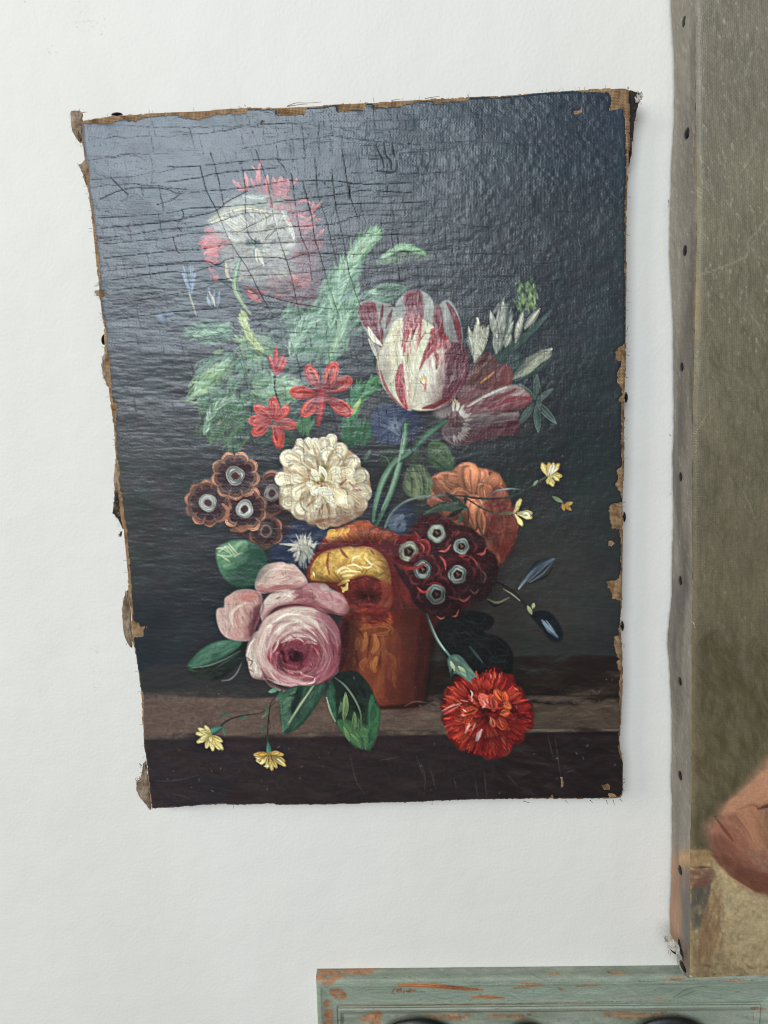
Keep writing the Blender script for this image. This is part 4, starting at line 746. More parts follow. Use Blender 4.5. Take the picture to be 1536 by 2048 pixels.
        for q in range(6):
            a = R.rand() * 6.28; k = .55 + .4 * R.rand()
            s.ribbon([(x + r * k * math.cos(a + f), y + r * k * math.sin(a + f)) for f in (-.4, 0, .4)], [2, 4.5, 2], [rc * 1.2, rc * 1.1], n=7, op=.7)
        s.shape([(x + r * .44 * math.cos(a), y + r * .42 * math.sin(a)) for a in np.linspace(0, 6.28, 9)[:-1]], (36, 24, 22), soft=2)
        s.ribbon([(x - r * .1, y - r * .2), (x + r * .05, y), (x - r * .05, y + r * .2)], [5, 8, 4], [(132, 84, 56), (104, 58, 44)], n=6, op=.85)
        s.ribbon([(x, y), (x + r * .22, y - r * .05)], [4, 3], [(140, 92, 62)], n=4, op=.7)
    s.use(len(s.names) - 1)
    s.cur = None
    for p, w, c in [([(240, 812), (248, 775), (270, 758)], 7, (206, 84, 72)), ([(222, 860), (236, 910), (290, 955)], 12, (150, 30, 32)), ([(250, 930), (320, 962), (400, 960), (460, 930)], 16, (150, 36, 36)), ([(400, 770), (460, 775), (486, 820), (470, 870)], 10, (172, 44, 42)), ([(420, 790), (445, 820), (440, 850)], 7, (176, 70, 62)),
                    ([(556, 880), (590, 920), (598, 975)], 8, (190, 66, 58)), ([(550, 846), (600, 842), (635, 800)], 8, (190, 86, 80)), ([(820, 868), (862, 862), (880, 822)], 8, (196, 76, 62)), ([(760, 880), (800, 910), (826, 962)], 7, (140, 60, 56)), ([(845, 975), (878, 1020), (860, 1080)], 6, (120, 96, 84)),
                    ([(768, 1115), (800, 1140), (832, 1110)], 7, (170, 96, 86)), ([(688, 1178), (730, 1190), (772, 1158)], 10, (196, 88, 80)), ([(400, 1100), (440, 1132), (496, 1118)], 9, (176, 50, 44)), ([(535, 1300), (565, 1318), (592, 1306)], 6, (190, 92, 80)), ([(640, 1302), (672, 1298), (692, 1250)], 6, (186, 86, 76)),
                    ([(376, 706), (400, 730), (412, 770)], 6, (140, 46, 42)), ([(640, 880), (700, 880), (760, 880), (830, 940), (850, 1060)], 5, (110, 40, 38)), ([(610, 1160), (680, 1180), (700, 1150)], 7, (136, 42, 40)), ([(470, 1080), (540, 1070), (590, 1100)], 8, (128, 34, 34)), ([(660, 740), (690, 720), (692, 690)], 5, (128, 44, 42)), ([(690, 870), (710, 880), (740, 870)], 9, (160, 40, 36))]:
        s.ribbon(p, [w * .3, w, w * .8, w * .2], [c, tuple(min(255, x * 1.12) for x in c)], op=.85, n=12, hh=.5, bris=.3)
    # ---- thin yellow sprigs on the right
    s.motif('painted_yellow_sprig')
    st = (78, 92, 78)
    s.ribbon([(175, 680), (215, 590), (300, 510), (420, 468), (600, 456), (700, 460), (860, 480), (1000, 475), (1110, 440), (1200, 390), (1310, 320)], [6, 7, 7, 7, 7, 7, 8, 7, 6, 6, 5], [(104, 130, 108), (96, 116, 104), (140, 150, 140), (84, 90, 80), (46, 52, 42), (70, 84, 74), (50, 62, 50), (100, 112, 90)], n=50, bris=.25)
    s.ribbon([(900, 456), (960, 424), (1050, 410), (1120, 416)], [3, 6, 5, 3], [(104, 120, 116), (130, 142, 138), (70, 78, 74)], n=16)
    s.ribbon([(1120, 416), (1250, 436), (1360, 480)], [3, 3, 3], [(52, 58, 54), (46, 48, 44)], n=12, op=.7)
    s.ribbon([(600, 438), (650, 480), (720, 520)], [4, 8, 8], [(44, 66, 52), (52, 76, 58)], n=10)
    s.ribbon([(725, 465), (800, 515), (880, 560), (980, 585), (1070, 580)], [5, 5, 6, 8, 6], [(34, 44, 34), (40, 50, 38), (84, 96, 66), (124, 132, 92)], n=20)
    s.petal((980, 585), (1080, 580), 12, (104, 116, 80), (136, 144, 96)); s.petal((1210, 390), (1240, 352), 10, (104, 120, 90), (120, 136, 100))
    yl = [(176, 148, 70), (206, 182, 110), (190, 160, 80)]
    for b, t, w in [((1310, 320), (1275, 240), 24), ((1310, 316), (1320, 236), 20), ((1320, 320), (1350, 235), 18), ((1325, 320), (1385, 240), 22), ((1330, 325), (1400, 320), 24), ((1325, 330), (1345, 385), 24), ((1320, 330), (1310, 370), 16), ((1350, 320), (1385, 350), 18)]:
        s.petal(b, t, w, (186, 170, 110), yl[R.randint(3)], edge=(150, 126, 64), bris=.3, shape=[.3, .5, .8, 1, .95, .5])
    for p in [[(1315, 310), (1335, 250)], [(1330, 310), (1355, 250)], [(1342, 300), (1375, 270)]]:
        s.ribbon(p, [3, 7, 4], [(230, 214, 180), (240, 228, 200)], n=5)
    for b, t, w in [((1075, 575), (1120, 490), 18), ((1100, 580), (1190, 580), 22), ((1100, 585), (1190, 610), 20), ((1085, 590), (1130, 660), 20), ((1075, 580), (1105, 540), 12)]:
        s.petal(b, t, w, (190, 180, 130), (206, 186, 116), edge=(150, 132, 76), bris=.3, shape=[.3, .45, .6, .9, 1, .6])
    s.ribbon([(1140, 585), (1165, 580), (1180, 600), (1160, 612)], [4, 8, 6, 3], [(236, 226, 190)], n=8)
    s.petal((1345, 465), (1415, 505), 14, (84, 106, 72), (124, 134, 88)); s.petal((1415, 515), (1425, 562), 14, (136, 104, 44), (160, 124, 56)); s.petal((1430, 525), (1485, 505), 14, (150, 116, 48), (170, 132, 60)); s.petal((1435, 530), (1475, 560), 13, (150, 112, 46), (160, 122, 56))
    # green calyx over the orange rose
    s.motif('painted_leaf')
    s.petal((440, 590), (735, 545), 34, (42, 80, 58), (60, 100, 74), bend=-36, cv=[.6, .9, 1.35, .9], shape=[.1, .5, .8, 1, 1, .5])
    s.petal((740, 540), (600, 440), 18, (40, 70, 52), (30, 50, 40)); s.petal((720, 550), (610, 610), 16, (30, 52, 40), (22, 34, 28)); s.petal((720, 580), (682, 665), 14, (56, 96, 72), (70, 112, 84)); s.petal((735, 520), (735, 450), 12, (36, 40, 30), (60, 50, 36))
    s.ribbon([(460, 575), (560, 530), (690, 520)], [3, 7, 3], [(110, 150, 118), (84, 128, 98)], op=.7, n=10)
    # ---- dark buds far right
    s.motif('painted_dark_bud')
    s.ribbon([(1108, 1108), (1160, 1040), (1240, 960), (1350, 900)], [6, 22, 40, 14], [(120, 126, 122), (58, 68, 76), (46, 56, 64), (66, 76, 84)], cv=[.6, 1, 1.2, .6], n=14, bris=.35)
    for p in [[(1170, 1060), (1260, 980), (1340, 905)], [(1185, 1065), (1280, 1000), (1345, 920)], [(1160, 1030), (1230, 960)], [(1110, 1110), (1150, 1050)]]:
        s.ribbon(p, [2, 5, 2], [(110, 124, 136), (84, 96, 106)], op=.7, n=8)
    s.ribbon([(1180, 1075), (1300, 1020), (1345, 960)], [3, 8, 3], [(18, 20, 22)], op=.6, n=8)
    s.motif('painted_dark_bud')
    s.ribbon([(930, 1050), (1010, 1090), (1080, 1140), (1150, 1215), (1190, 1270)], [5, 10, 11, 10, 6], [(26, 28, 24), (30, 32, 26), (40, 42, 34), (30, 32, 26)], n=18)
    s.ribbon([(1000, 1110), (1060, 1145), (1115, 1190)], [2, 5, 3], [(130, 126, 96), (150, 148, 116)], n=10, op=.8)
    s.ribbon([(890, 1180), (960, 1205), (1040, 1170)], [4, 9, 3], [(96, 96, 70), (110, 110, 82)], n=12, op=.8)
    s.ribbon([(890, 1190), (940, 1225), (1010, 1200)], [3, 10, 3], [(20, 24, 20)], n=10, op=.8)
    s.shape([(1195, 1290), (1230, 1265), (1320, 1270), (1390, 1350), (1418, 1430), (1395, 1480), (1330, 1470), (1270, 1390), (1205, 1320)], (18, 22, 26), (24, 30, 34), axis=[(1200, 1280), (1400, 1470)], soft=5)
    s.ribbon([(1275, 1330), (1330, 1390), (1380, 1445)], [12, 30, 12], [(60, 72, 82), (66, 80, 88), (48, 58, 66)], cv=[.5, 1, 1.4, .6], n=12, bris=.4)
    for p in [[(1285, 1335), (1340, 1400), (1375, 1440)], [(1300, 1330), (1360, 1410)], [(1275, 1345), (1330, 1415)]]:
        s.ribbon(p, [2, 5, 2], [(130, 146, 156), (100, 116, 126)], op=.75, n=8)
    s.petal((1200, 1285), (1168, 1225), 16, (122, 126, 82), (150, 152, 104), edge=(84, 90, 56)); s.petal((1205, 1245), (1215, 1208), 13, (130, 134, 90), (150, 152, 110))
    # ---- stem and calyx of the carnation
    s.motif('painted_carnation_stem'); H()
    s.ribbon([(685, 95), (715, 180), (760, 270), (830, 360)], [12, 12, 10, 9], [(60, 96, 84), (84, 118, 104), (110, 140, 122), (70, 104, 92)], cv=[.5, 1.2, 1, .5], n=18)
    s.ribbon([(700, 130), (745, 235), (800, 325)], [3, 4, 3], [(170, 188, 170)], n=12, op=.7)
    # ---- carnation
    s.motif('painted_carnation')
    cx, cy = 1070, 730
    pts = []
    for k in range(80):
        a = 2 * math.pi * k / 80; q = 262 + 16 * math.sin(5 * a + 1) + 10 * math.sin(11 * a) + 12 * R.rand()
        pts.append((cx + q * math.cos(a) * 1.03, cy + q * math.sin(a)))
    s.shape(pts, (126, 16, 14), (84, 10, 14), rad=(cx, cy, 330), soft=4, mott=.2)
    def rag(b, t, w, c, n):
        b = np.array(b, float); t = np.array(t, float); d = t - b; L = np.hypot(*d); nn = np.array([-d[1], d[0]]) / L
        s.ribbon([b, t - d * .1], [w * .4, w * .8, w * .7], [c * .45, c * .7], op=.8, soft=6, n=5, bris=.3)
        for q in range(n):
            f = R.uniform(-1, 1); k = R.uniform(.72, 1.06) * (1 - .12 * f * f); cc = c * R.uniform(.6, 1.25)
            e = b + d * k + nn * f * w; o = b + d * R.uniform(.05, .5) + nn * f * w * .35
            s.ribbon([o, (o + e) / 2 + nn * R.randn() * 5, e], [4, 9, 8, 3], [cc * .5, cc, cc * 1.12], op=.75, n=6, bris=.35, soft=1.2)
    lobes = [(1120, 462, 80), (1040, 500, 60), (1190, 520, 60), (1270, 590, 70), (1330, 690, 70), (1335, 790, 70), (1270, 880, 72), (1180, 960, 74), (1080, 985, 70), (990, 960, 66), (905, 930, 66), (840, 850, 64), (805, 760, 62), (800, 680, 64), (830, 590, 70), (880, 520, 60), (960, 480, 50)]
    for x, y, w in lobes:
        c = np.array([(140, 18, 16), (118, 14, 16), (160, 34, 22), (170, 48, 24)][R.randint(4)])
        rag((cx + (x - cx) * .4, cy + (y - cy) * .4), (x, y), w * 1.05, c, 26)
        dx, dy = x - cx, y - cy
        for q in range(9):
            f = R.rand() * 1.6 - .8; nx, ny = -dy, dx; L = math.hypot(dx, dy)
            bx, by = cx + dx * .62 + nx / L * w * f * .8, cy + dy * .62 + ny / L * w * f * .8
            tx, ty = cx + dx * (1.0 + .05 * R.randn()) + nx / L * w * f, cy + dy * (1.0 + .05 * R.randn()) + ny / L * w * f
            c2 = np.array([(196, 52, 28), (176, 34, 24), (206, 74, 40), (150, 20, 18)][R.randint(4)])
            s.ribbon([(bx, by), ((bx + tx) / 2 + R.randn() * 5, (by + ty) / 2), (tx, ty)], [3, 8, 7, 3], [c2 * .7, c2], op=.75, n=6, bris=.3)
    midl = [(1010, 600, 60), (930, 640, 60), (900, 730, 58), (930, 820, 60), (1000, 880, 56), (1090, 880, 60), (1180, 860, 60), (1230, 780, 60), (1220, 690, 56), (1150, 620, 60), (1080, 600, 50)]
    for x, y, w in midl:
        c = np.array([(150, 20, 18), (176, 46, 24), (130, 14, 18), (190, 62, 28)][R.randint(4)])
        rag((cx + (x - cx) * .3 + R.randn() * 20, cy + (y - cy) * .3 + R.randn() * 20), (x + R.randn() * 16, y + R.randn() * 16), w, c, 22)
        dx, dy = x - cx, y - cy; L = math.hypot(dx, dy)
        for q in range(9):
            f = R.rand() * 1.8 - .9
            tx, ty = x - dy / L * w * f, y + dx / L * w * f; bx, by = cx + (tx - cx) * .6, cy + (ty - cy) * .6
            c2 = np.array([(206, 72, 34), (190, 48, 28), (214, 92, 52), (120, 12, 16)][R.randint(4)])
            s.ribbon([(bx, by), ((bx + tx) / 2 + R.randn() * 5, (by + ty) / 2 + R.randn() * 4), (tx, ty)], [3, 8, 6, 2], [c2 * .7, c2], op=.75, n=6, bris=.3)
    s.hatch(pts, 240, ('rad', cx, cy), 60, 7, [(96, 8, 14), (150, 22, 18), (70, 6, 14), (184, 50, 28)], op=.4, jit=22)
    for x, y in [(1085, 700), (1150, 720), (1200, 700), (1000, 690), (960, 720), (1060, 760), (1130, 800), (1250, 720), (1290, 750)]:
        s.hatch([(x - 22, y - 16), (x + 20, y - 20), (x + 24, y + 16), (x - 18, y + 18)], 6, ('rad', cx, cy), 34, 9, [(56, 6, 12), (80, 8, 16)], op=.5)
    for b, t, w, c in [((1090, 680), (1040, 625), 40, (206, 84, 64)), ((1110, 700), (1100, 625), 34, (196, 66, 44)), ((1160, 640), (1130, 590), 34, (206, 78, 32)), ((1190, 650), (1180, 600), 28, (200, 70, 30)), ((1150, 760), (1170, 810), 34, (200, 70, 30)), ((1160, 730), (1200, 720), 24, (206, 84, 40)), ((1000, 700), (930, 720), 34, (190, 62, 26)), ((970, 740), (940, 780), 30, (186, 56, 26)), ((1180, 660), (1210, 685), 24, (206, 84, 40)), ((1100, 760), (1110, 800), 22, (196, 90, 60))]:
        s.petal(b, t, w, np.array(c) * .75, c, bris=.5, bf=9, shape=[.4, .8, 1, 1, .95, .7], soft=1.5)
    for p, w, c in [([(965, 580), (975, 600), (968, 625)], 6, (222, 176, 150)), ([(975, 630), (972, 650)], 5, (214, 150, 130)), ([(1000, 900), (1015, 860), (1035, 830)], 12, (222, 190, 174)), ([(1010, 900), (1030, 850)], 6, (236, 214, 200)), ([(930, 850), (945, 820), (960, 800)], 8, (206, 130, 116)), ([(940, 830), (955, 790)], 6, (214, 150, 140)), ([(975, 830), (995, 790)], 5, (206, 126, 112)),
                    ([(780, 710), (840, 680), (905, 660)], 5, (214, 130, 116)), ([(790, 735), (850, 700), (900, 670)], 4, (200, 104, 90)), ([(800, 700), (860, 665)], 4, (206, 120, 104)), ([(1045, 640), (1055, 670), (1040, 690)], 7, (222, 140, 124)), ([(1065, 630), (1075, 660)], 6, (214, 126, 110)), ([(915, 700), (935, 715)], 5, (222, 160, 146)), ([(905, 735), (925, 742)], 5, (214, 150, 136)),
                    ([(1090, 470), (1095, 500)], 5, (214, 104, 80)), ([(1120, 465), (1122, 500)], 5, (206, 92, 66)), ([(1150, 470), (1148, 500)], 5, (206, 88, 64)), ([(900, 640), (940, 650)], 4, (200, 110, 96)), ([(1240, 560), (1270, 580)], 5, (196, 92, 54)), ([(1160, 880), (1190, 930)], 5, (206, 92, 56)), ([(1090, 750), (1100, 790)], 6, (206, 116, 84))]:
        s.ribbon(p, [w * .4, w, w * .4], [c, tuple(min(255, x * 1.05) for x in c)], op=.85, n=6, hh=.6)
    s.motif('painted_carnation_calyx')
    s.shape([(815, 380), (850, 350), (900, 360), (960, 430), (1005, 490), (965, 500), (972, 535), (920, 500), (870, 470), (840, 480), (825, 440)], (64, 92, 84), (92, 116, 98), axis=[(820, 380), (970, 510)], soft=3)
    s.hatch([(830, 390), (890, 370), (980, 480), (950, 500), (860, 450)], 40, 44, 90, 9, [(110, 134, 112), (60, 90, 84), (140, 158, 126), (44, 68, 64)], op=.6, jit=10)
    s.petal((860, 450), (836, 392), 12, (150, 160, 116), (170, 178, 134)); s.petal((930, 460), (885, 425), 12, (140, 152, 108), (160, 168, 124)); s.petal((850, 440), (838, 496), 10, (40, 62, 58), (30, 48, 46))
    # ---- leaf at the left of the pink rose
    s.motif('painted_leaf'); F()
    s.shape([(90, 950), (130, 880), (210, 810), (300, 765), (400, 745), (500, 752), (570, 760), (540, 830), (480, 930), (380, 1020), (280, 1050), (150, 1025), (95, 985)], (34, 56, 44), (30, 38, 34), axis=[(300, 800), (400, 1000)], soft=5)
    s.shape([(90, 945), (150, 865), (230, 800), (320, 760), (420, 748), (500, 760), (480, 800), (400, 860), (280, 920), (160, 955)], (66, 122, 90), (44, 88, 66), axis=[(300, 780), (320, 920)], soft=4)
    s.hatch([(110, 930), (240, 810), (400, 755), (480, 770), (380, 850), (200, 930)], 80, -26, 130, 10, [(86, 144, 106), (60, 114, 84), (106, 160, 122), (44, 92, 68)], op=.5, jit=10)
    for p, c in [([(110, 960), (250, 940), (380, 890), (490, 830)], (134, 164, 138)), ([(95, 970), (200, 985), (300, 960)], (96, 108, 84)), ([(350, 1055), (410, 1045), (460, 1000), (500, 920)], (150, 152, 140)), ([(300, 960), (400, 900), (480, 850)], (60, 90, 72)), ([(150, 1020), (200, 1010), (220, 980)], (76, 82, 62))]:
        s.ribbon(p, [2, 6, 5, 2], [c, tuple(x * .8 for x in c)], op=.7, n=16)
    s.hatch([(100, 965), (280, 960), (400, 920), (300, 1040), (150, 1020)], 40, -8, 110, 10, [(40, 50, 42), (56, 62, 50), (30, 36, 34)], op=.5)
    # ---- pink rose
    s.motif('painted_pink_rose')
    pk0 = np.array((206, 172, 156)); pk1 = np.array((176, 120, 114)); ivory = (226, 208, 184)
    s.shape([(605, 370), (600, 320), (625, 250), (650, 210), (700, 180), (800, 165), (840, 180), (890, 180), (930, 220), (985, 290), (985, 350), (880, 380), (760, 390), (650, 400)], (206, 166, 148), (176, 118, 112), axis=[(780, 190), (800, 390)], soft=3, rim=((196, 180, 170), 7))
    s.hatch([(620, 340), (660, 220), (800, 185), (900, 210), (970, 310), (820, 350)], 90, -12, 110, 12, [(222, 192, 172), (206, 160, 142), (230, 208, 188), (190, 140, 128)], op=.5, jit=18)
    s.hatch([(640, 370), (800, 340), (960, 350), (800, 385)], 40, -6, 110, 12, [(166, 96, 96), (186, 120, 112)], op=.5, jit=8)
    s.ribbon([(650, 290), (720, 230), (820, 220), (880, 230)], [4, 10, 8, 3], [(234, 216, 196), (228, 206, 184)], op=.7, n=14)
    s.shape([(308, 550), (325, 510), (370, 505), (372, 440), (410, 410), (470, 375), (570, 370), (650, 410), (650, 540), (600, 660), (565, 750), (450, 752), (370, 720), (325, 650)], (196, 148, 134), (150, 96, 94), axis=[(420, 540), (640, 560)], soft=3, rim=((190, 172, 162), 7))
    s.hatch([(400, 480), (520, 400), (620, 420), (600, 560), (520, 720), (430, 700)], 90, 75, 120, 13, [(206, 158, 140), (222, 186, 164), (186, 128, 118), (196, 140, 126)], op=.5, jit=16)
    s.hatch([(320, 560), (390, 480), (420, 640), (400, 720), (340, 660)], 50, 80, 90, 11, [(206, 176, 160), (180, 140, 130), (222, 198, 178)], op=.5, jit=14)
    s.ribbon([(430, 640), (420, 560), (470, 500), (530, 470)], [5, 13, 12, 5], [(228, 206, 176), (232, 212, 184)], op=.65, n=14)
    s.hatch([(470, 420), (620, 400), (560, 460)], 26, -14, 80, 12, [(186, 112, 98), (200, 136, 118)], op=.5)
    s.hatch([(560, 560), (640, 480), (640, 600), (570, 740)], 40, 100, 100, 10, [(120, 66, 70), (140, 84, 84), (100, 56, 62)], op=.5)
    s.shape([(900, 360), (990, 325), (1100, 322), (1150, 350), (1170, 380), (1240, 400), (1290, 470), (1302, 530), (1260, 560), (1180, 550), (1060, 520), (920, 470), (860, 410)], (196, 134, 128), (150, 84, 88), axis=[(1050, 340), (1120, 540)], soft=4, rim=((190, 146, 138), 6))
    s.hatch([(960, 370), (1100, 340), (1250, 430), (1280, 520), (1120, 500)], 90, 34, 110, 12, [(206, 150, 142), (186, 122, 120), (220, 180, 166), (160, 92, 96)], op=.5, jit=14)
    s.shape([(1085, 345), (1110, 325), (1150, 350), (1160, 385), (1110, 375)], (222, 196, 180), (200, 160, 150), axis=[(1100, 330), (1150, 380)], soft=4)
    s.shape([(1180, 520), (1240, 470), (1295, 510), (1280, 555), (1220, 555)], (196, 140, 132), (170, 104, 104), axis=[(1200, 480), (1280, 550)], soft=5)
    s.shape([(530, 860), (555, 750), (600, 690), (640, 700), (620, 850), (640, 960), (710, 1040), (650, 1050), (580, 1030), (555, 970), (550, 900)], (206, 186, 164), (150, 116, 108), axis=[(550, 850), (660, 880)], soft=3)
    s.hatch([(545, 860), (600, 720), (620, 860), (650, 1020), (580, 1000)], 60, 84, 110, 11, [(222, 206, 182), (196, 166, 148), (232, 218, 194), (150, 112, 106)], op=.55, jit=12)
    s.shape([(640, 560), (645, 500), (680, 440), (740, 390), (840, 370), (960, 372), (1040, 395), (1065, 440), (980, 470), (860, 480), (760, 500), (700, 560), (660, 620)], (206, 178, 162), (170, 110, 108), axis=[(740, 400), (860, 500)], soft=3, rim=((214, 192, 174), 8))
    s.hatch([(660, 520), (760, 400), (900, 380), (900, 440), (740, 480)], 60, -20, 100, 11, [(222, 202, 182), (200, 156, 146), (232, 216, 196)], op=.55, jit=14)
    s.hatch([(880, 400), (960, 370), (1060, 430), (940, 470)], 46, 10, 80, 11, [(176, 96, 100), (200, 146, 140), (150, 70, 78)], op=.6, jit=26)
    # globe
    s.shape([(600, 860), (605, 740), (640, 640), (700, 570), (800, 510), (900, 490), (1020, 500), (1120, 540), (1200, 620), (1245, 740), (1250, 860), (1215, 970), (1150, 1040), (1050, 1085), (960, 1100), (850, 1090), (750, 1060), (660, 990)], (206, 172, 156), (146, 72, 82), axis=[(800, 600), (1160, 900)], soft=4, mott=.08)
    s.ribbon([(640, 640), (720, 530), (860, 490), (1000, 495), (1140, 560)], [6, 16, 20, 16, 8], [(140, 76, 80), (128, 60, 68), (120, 52, 62), (130, 64, 72)], op=.65, soft=6, n=18)
    s.hatch([(620, 860), (640, 660), (740, 560), (800, 640), (700, 780), (680, 940)], 110, ('tan', 920, 840), 140, 13, [(222, 200, 178), (206, 168, 154), (234, 218, 194), (190, 140, 132)], op=.55, jit=10)
    s.hatch([(720, 600), (880, 510), (1060, 530), (1100, 640), (960, 680), (800, 720)], 150, ('tan', 920, 840), 130, 12, [(228, 208, 184), (212, 178, 162), (236, 222, 198), (196, 146, 138)], op=.55, jit=16)
    s.hatch([(1060, 540), (1200, 640), (1240, 800), (1180, 800), (1100, 680)], 90, ('tan', 920, 840), 130, 11, [(196, 136, 134), (170, 100, 106), (214, 172, 162), (136, 66, 78)], op=.55, jit=8)
    s.hatch([(1100, 780), (1240, 760), (1240, 900), (1150, 1030), (1050, 1060), (1080, 920)], 120, ('tan', 910, 850), 120, 10, [(186, 110, 116), (156, 72, 84), (206, 150, 148), (120, 44, 58)], op=.6, jit=7)
    s.hatch([(700, 960), (820, 1020), (960, 1060), (1040, 1060), (960, 1095), (800, 1080)], 90, ('tan', 910, 850), 120, 11, [(206, 156, 150), (222, 186, 172), (176, 104, 108), (190, 128, 126)], op=.6, jit=10)
    s.hatch([(640, 840), (720, 800), (760, 960), (700, 980)], 60, ('tan', 910, 850), 100, 11, [(212, 176, 160), (196, 142, 136), (224, 200, 180)], op=.55)
    s.shape([(700, 870), (730, 800), (800, 760), (900, 740), (1000, 760), (1080, 800), (1090, 880), (1050, 960), (960, 1000), (840, 1000), (750, 950)], (150, 52, 66), (120, 36, 50), rad=(900, 860, 200), soft=12, mott=.15)
    s.hatch([(700, 880), (760, 790), (900, 750), (1060, 800), (1060, 940), (920, 1000), (780, 960)], 170, ('tan', 900, 865), 90, 10, [(176, 76, 88), (140, 40, 54), (200, 120, 120), (110, 26, 42), (160, 60, 72)], op=.6, jit=14)
    s.shape([(780, 880), (800, 810), (870, 775), (950, 780), (970, 820), (1000, 860), (940, 920), (880, 940), (840, 930), (810, 970), (775, 950)], (72, 18, 30), (54, 14, 26), rad=(880, 860, 130), soft=9, mott=.2)
    s.hatch([(860, 830), (940, 820), (950, 900), (870, 920)], 40, ('tan', 900, 865), 60, 11, [(44, 16, 28), (58, 30, 40), (36, 12, 22)], op=.7)
    s.ribbon([(800, 830), (780, 900), (810, 970)], [8, 16, 8], [(70, 14, 28), (54, 12, 24)], op=.7, n=8)
    for p, w, c in [([(800, 770), (860, 740), (920, 735), (960, 760)], 10, (222, 190, 176)), ([(830, 745), (900, 715), (990, 720), (1060, 760)], 13, (226, 198, 182)), ([(960, 780), (1010, 765), (1060, 780)], 10, (214, 170, 160)), ([(760, 790), (720, 850), (720, 930)], 8, (186, 100, 106)), ([(850, 1000), (930, 980), (960, 1010), (1040, 1030)], 9, (206, 150, 146)), ([(840, 940), (860, 1010), (930, 1030), (960, 1000)], 10, (190, 96, 104)),
                    ([(980, 900), (970, 960), (920, 990)], 8, (206, 140, 140)), ([(1040, 800), (1080, 880), (1050, 970)], 8, (190, 110, 116)), ([(1100, 780), (1140, 880), (1100, 980)], 8, (200, 134, 134)), ([(1150, 800), (1180, 900), (1130, 1010)], 8, (176, 92, 102)), ([(1200, 800), (1220, 880), (1170, 990)], 6, (160, 76, 88)), ([(1000, 1075), (1040, 1065), (1050, 1030)], 7, (230, 206, 194)), ([(1010, 600), (1090, 680), (1150, 780)], 9, (222, 190, 176)),
                    ([(1090, 610), (1130, 660), (1140, 690)], 12, (226, 206, 188)), ([(690, 660), (720, 640), (700, 720)], 12, (238, 222, 196)), ([(730, 620), (830, 560), (930, 560)], 9, (240, 226, 204)), ([(740, 700), (820, 640), (920, 610)], 9, (238, 224, 200)), ([(780, 730), (760, 800), (720, 860)], 8, (224, 194, 178)), ([(930, 600), (990, 660), (1060, 720)], 9, (232, 212, 192)), ([(690, 1040), (780, 1075), (860, 1085)], 9, (222, 200, 184)), ([(1160, 720), (1200, 780), (1240, 790)], 9, (186, 116, 118)),
                    ([(560, 930), (600, 920), (610, 970), (590, 1020)], 10, (234, 220, 196)), ([(540, 860), (560, 790), (600, 740)], 8, (234, 220, 196)), ([(870, 710), (890, 730), (920, 725)], 6, (160, 70, 74)), ([(900, 1070), (960, 1095), (1020, 1085)], 10, (190, 110, 114))]:
        s.ribbon(p, [w * .3, w, w * .9, w * .3], [c, tuple(min(255, x * 1.03) for x in c)], op=.75, n=12, hh=.5, bris=.25)
    for b, t, w, k in [((880, 860), (815, 775), 40, .82), ((900, 850), (905, 748), 46, .95), ((920, 860), (1000, 785), 44, .85), ((930, 880), (1060, 880), 44, .8), ((920, 900), (1010, 965), 44, .86), ((890, 910), (900, 1000), 46, .9), ((870, 900), (800, 960), 42, .84), ((860, 880), (745, 880), 40, .78)]:
        c_ = np.array((190, 106, 112)) * k; s.ruffle((b[0] + R.randn() * 16, b[1] + R.randn() * 14), (t[0] + R.randn() * 16, t[1] + R.randn() * 14), w * R.uniform(.7, 1.2), (84, 24, 38), c_ * R.uniform(.85, 1.08), c_ * np.array((1.14, 1.35, 1.3)), streak=3, op=.5)
    s.shape([(850, 850), (880, 815), (930, 820), (950, 850), (940, 900), (890, 915), (860, 895)], (52, 16, 28), soft=7, op=.85, mott=.25)
    s.hatch([(770, 880), (800, 800), (900, 770), (1000, 800), (1020, 900), (940, 970), (820, 970)], 60, ('tan', 900, 868), 70, 9, [(120, 34, 50), (150, 60, 74), (84, 18, 34), (176, 92, 100)], op=.5, jit=26)
    rq = np.random.RandomState(9)
    for rr_, n_, dk in [(330, 7, (150, 86, 92)), (285, 8, (146, 78, 86)), (240, 9, (140, 66, 76)), (200, 9, (128, 50, 62)), (165, 8, (112, 36, 50))]:
        for q in range(n_):
            a0 = -2.9 + 5.6 * (q + rq.uniform(-.25, .25)) / n_; ext = rq.uniform(.5, .85); cxx, cyy = 905, 850
            arc = lambda r_, o=0: [(cxx + r_ * (1.02 - .06 * abs(f_ - .5)) * math.cos(a0 + (f_ - .5) * ext + o), cyy - 10 + r_ * (1.02 - .06 * abs(f_ - .5)) * math.sin(a0 + (f_ - .5) * ext + o)) for f_ in (0, .3, .6, 1)]
            cxx, cyy = 905 + rq.randn() * 14, 850 + rq.randn() * 14
            if rq.rand() < .3: continue
            if math.sin(a0) < -.75 and rr_ > 300: continue
            lt = np.array((232, 212, 192)) * (1 - .22 * max(0, math.cos(a0)) - .12 * max(0, math.sin(a0))) * (.8 + .2 * rr_ / 330.) * np.array([1, .97 - .1 * (330 - rr_) / 165., .97 - .08 * (330 - rr_) / 165.])
            s.ribbon(arc(rr_ - 13), [3, 9, 9, 3], [dk, dk], op=.36, n=10, soft=5, hh=0)
            s.ribbon(arc(rr_), [2, 8, 7, 2], [lt, lt], op=.42, n=10, bris=.3, hh=.5)
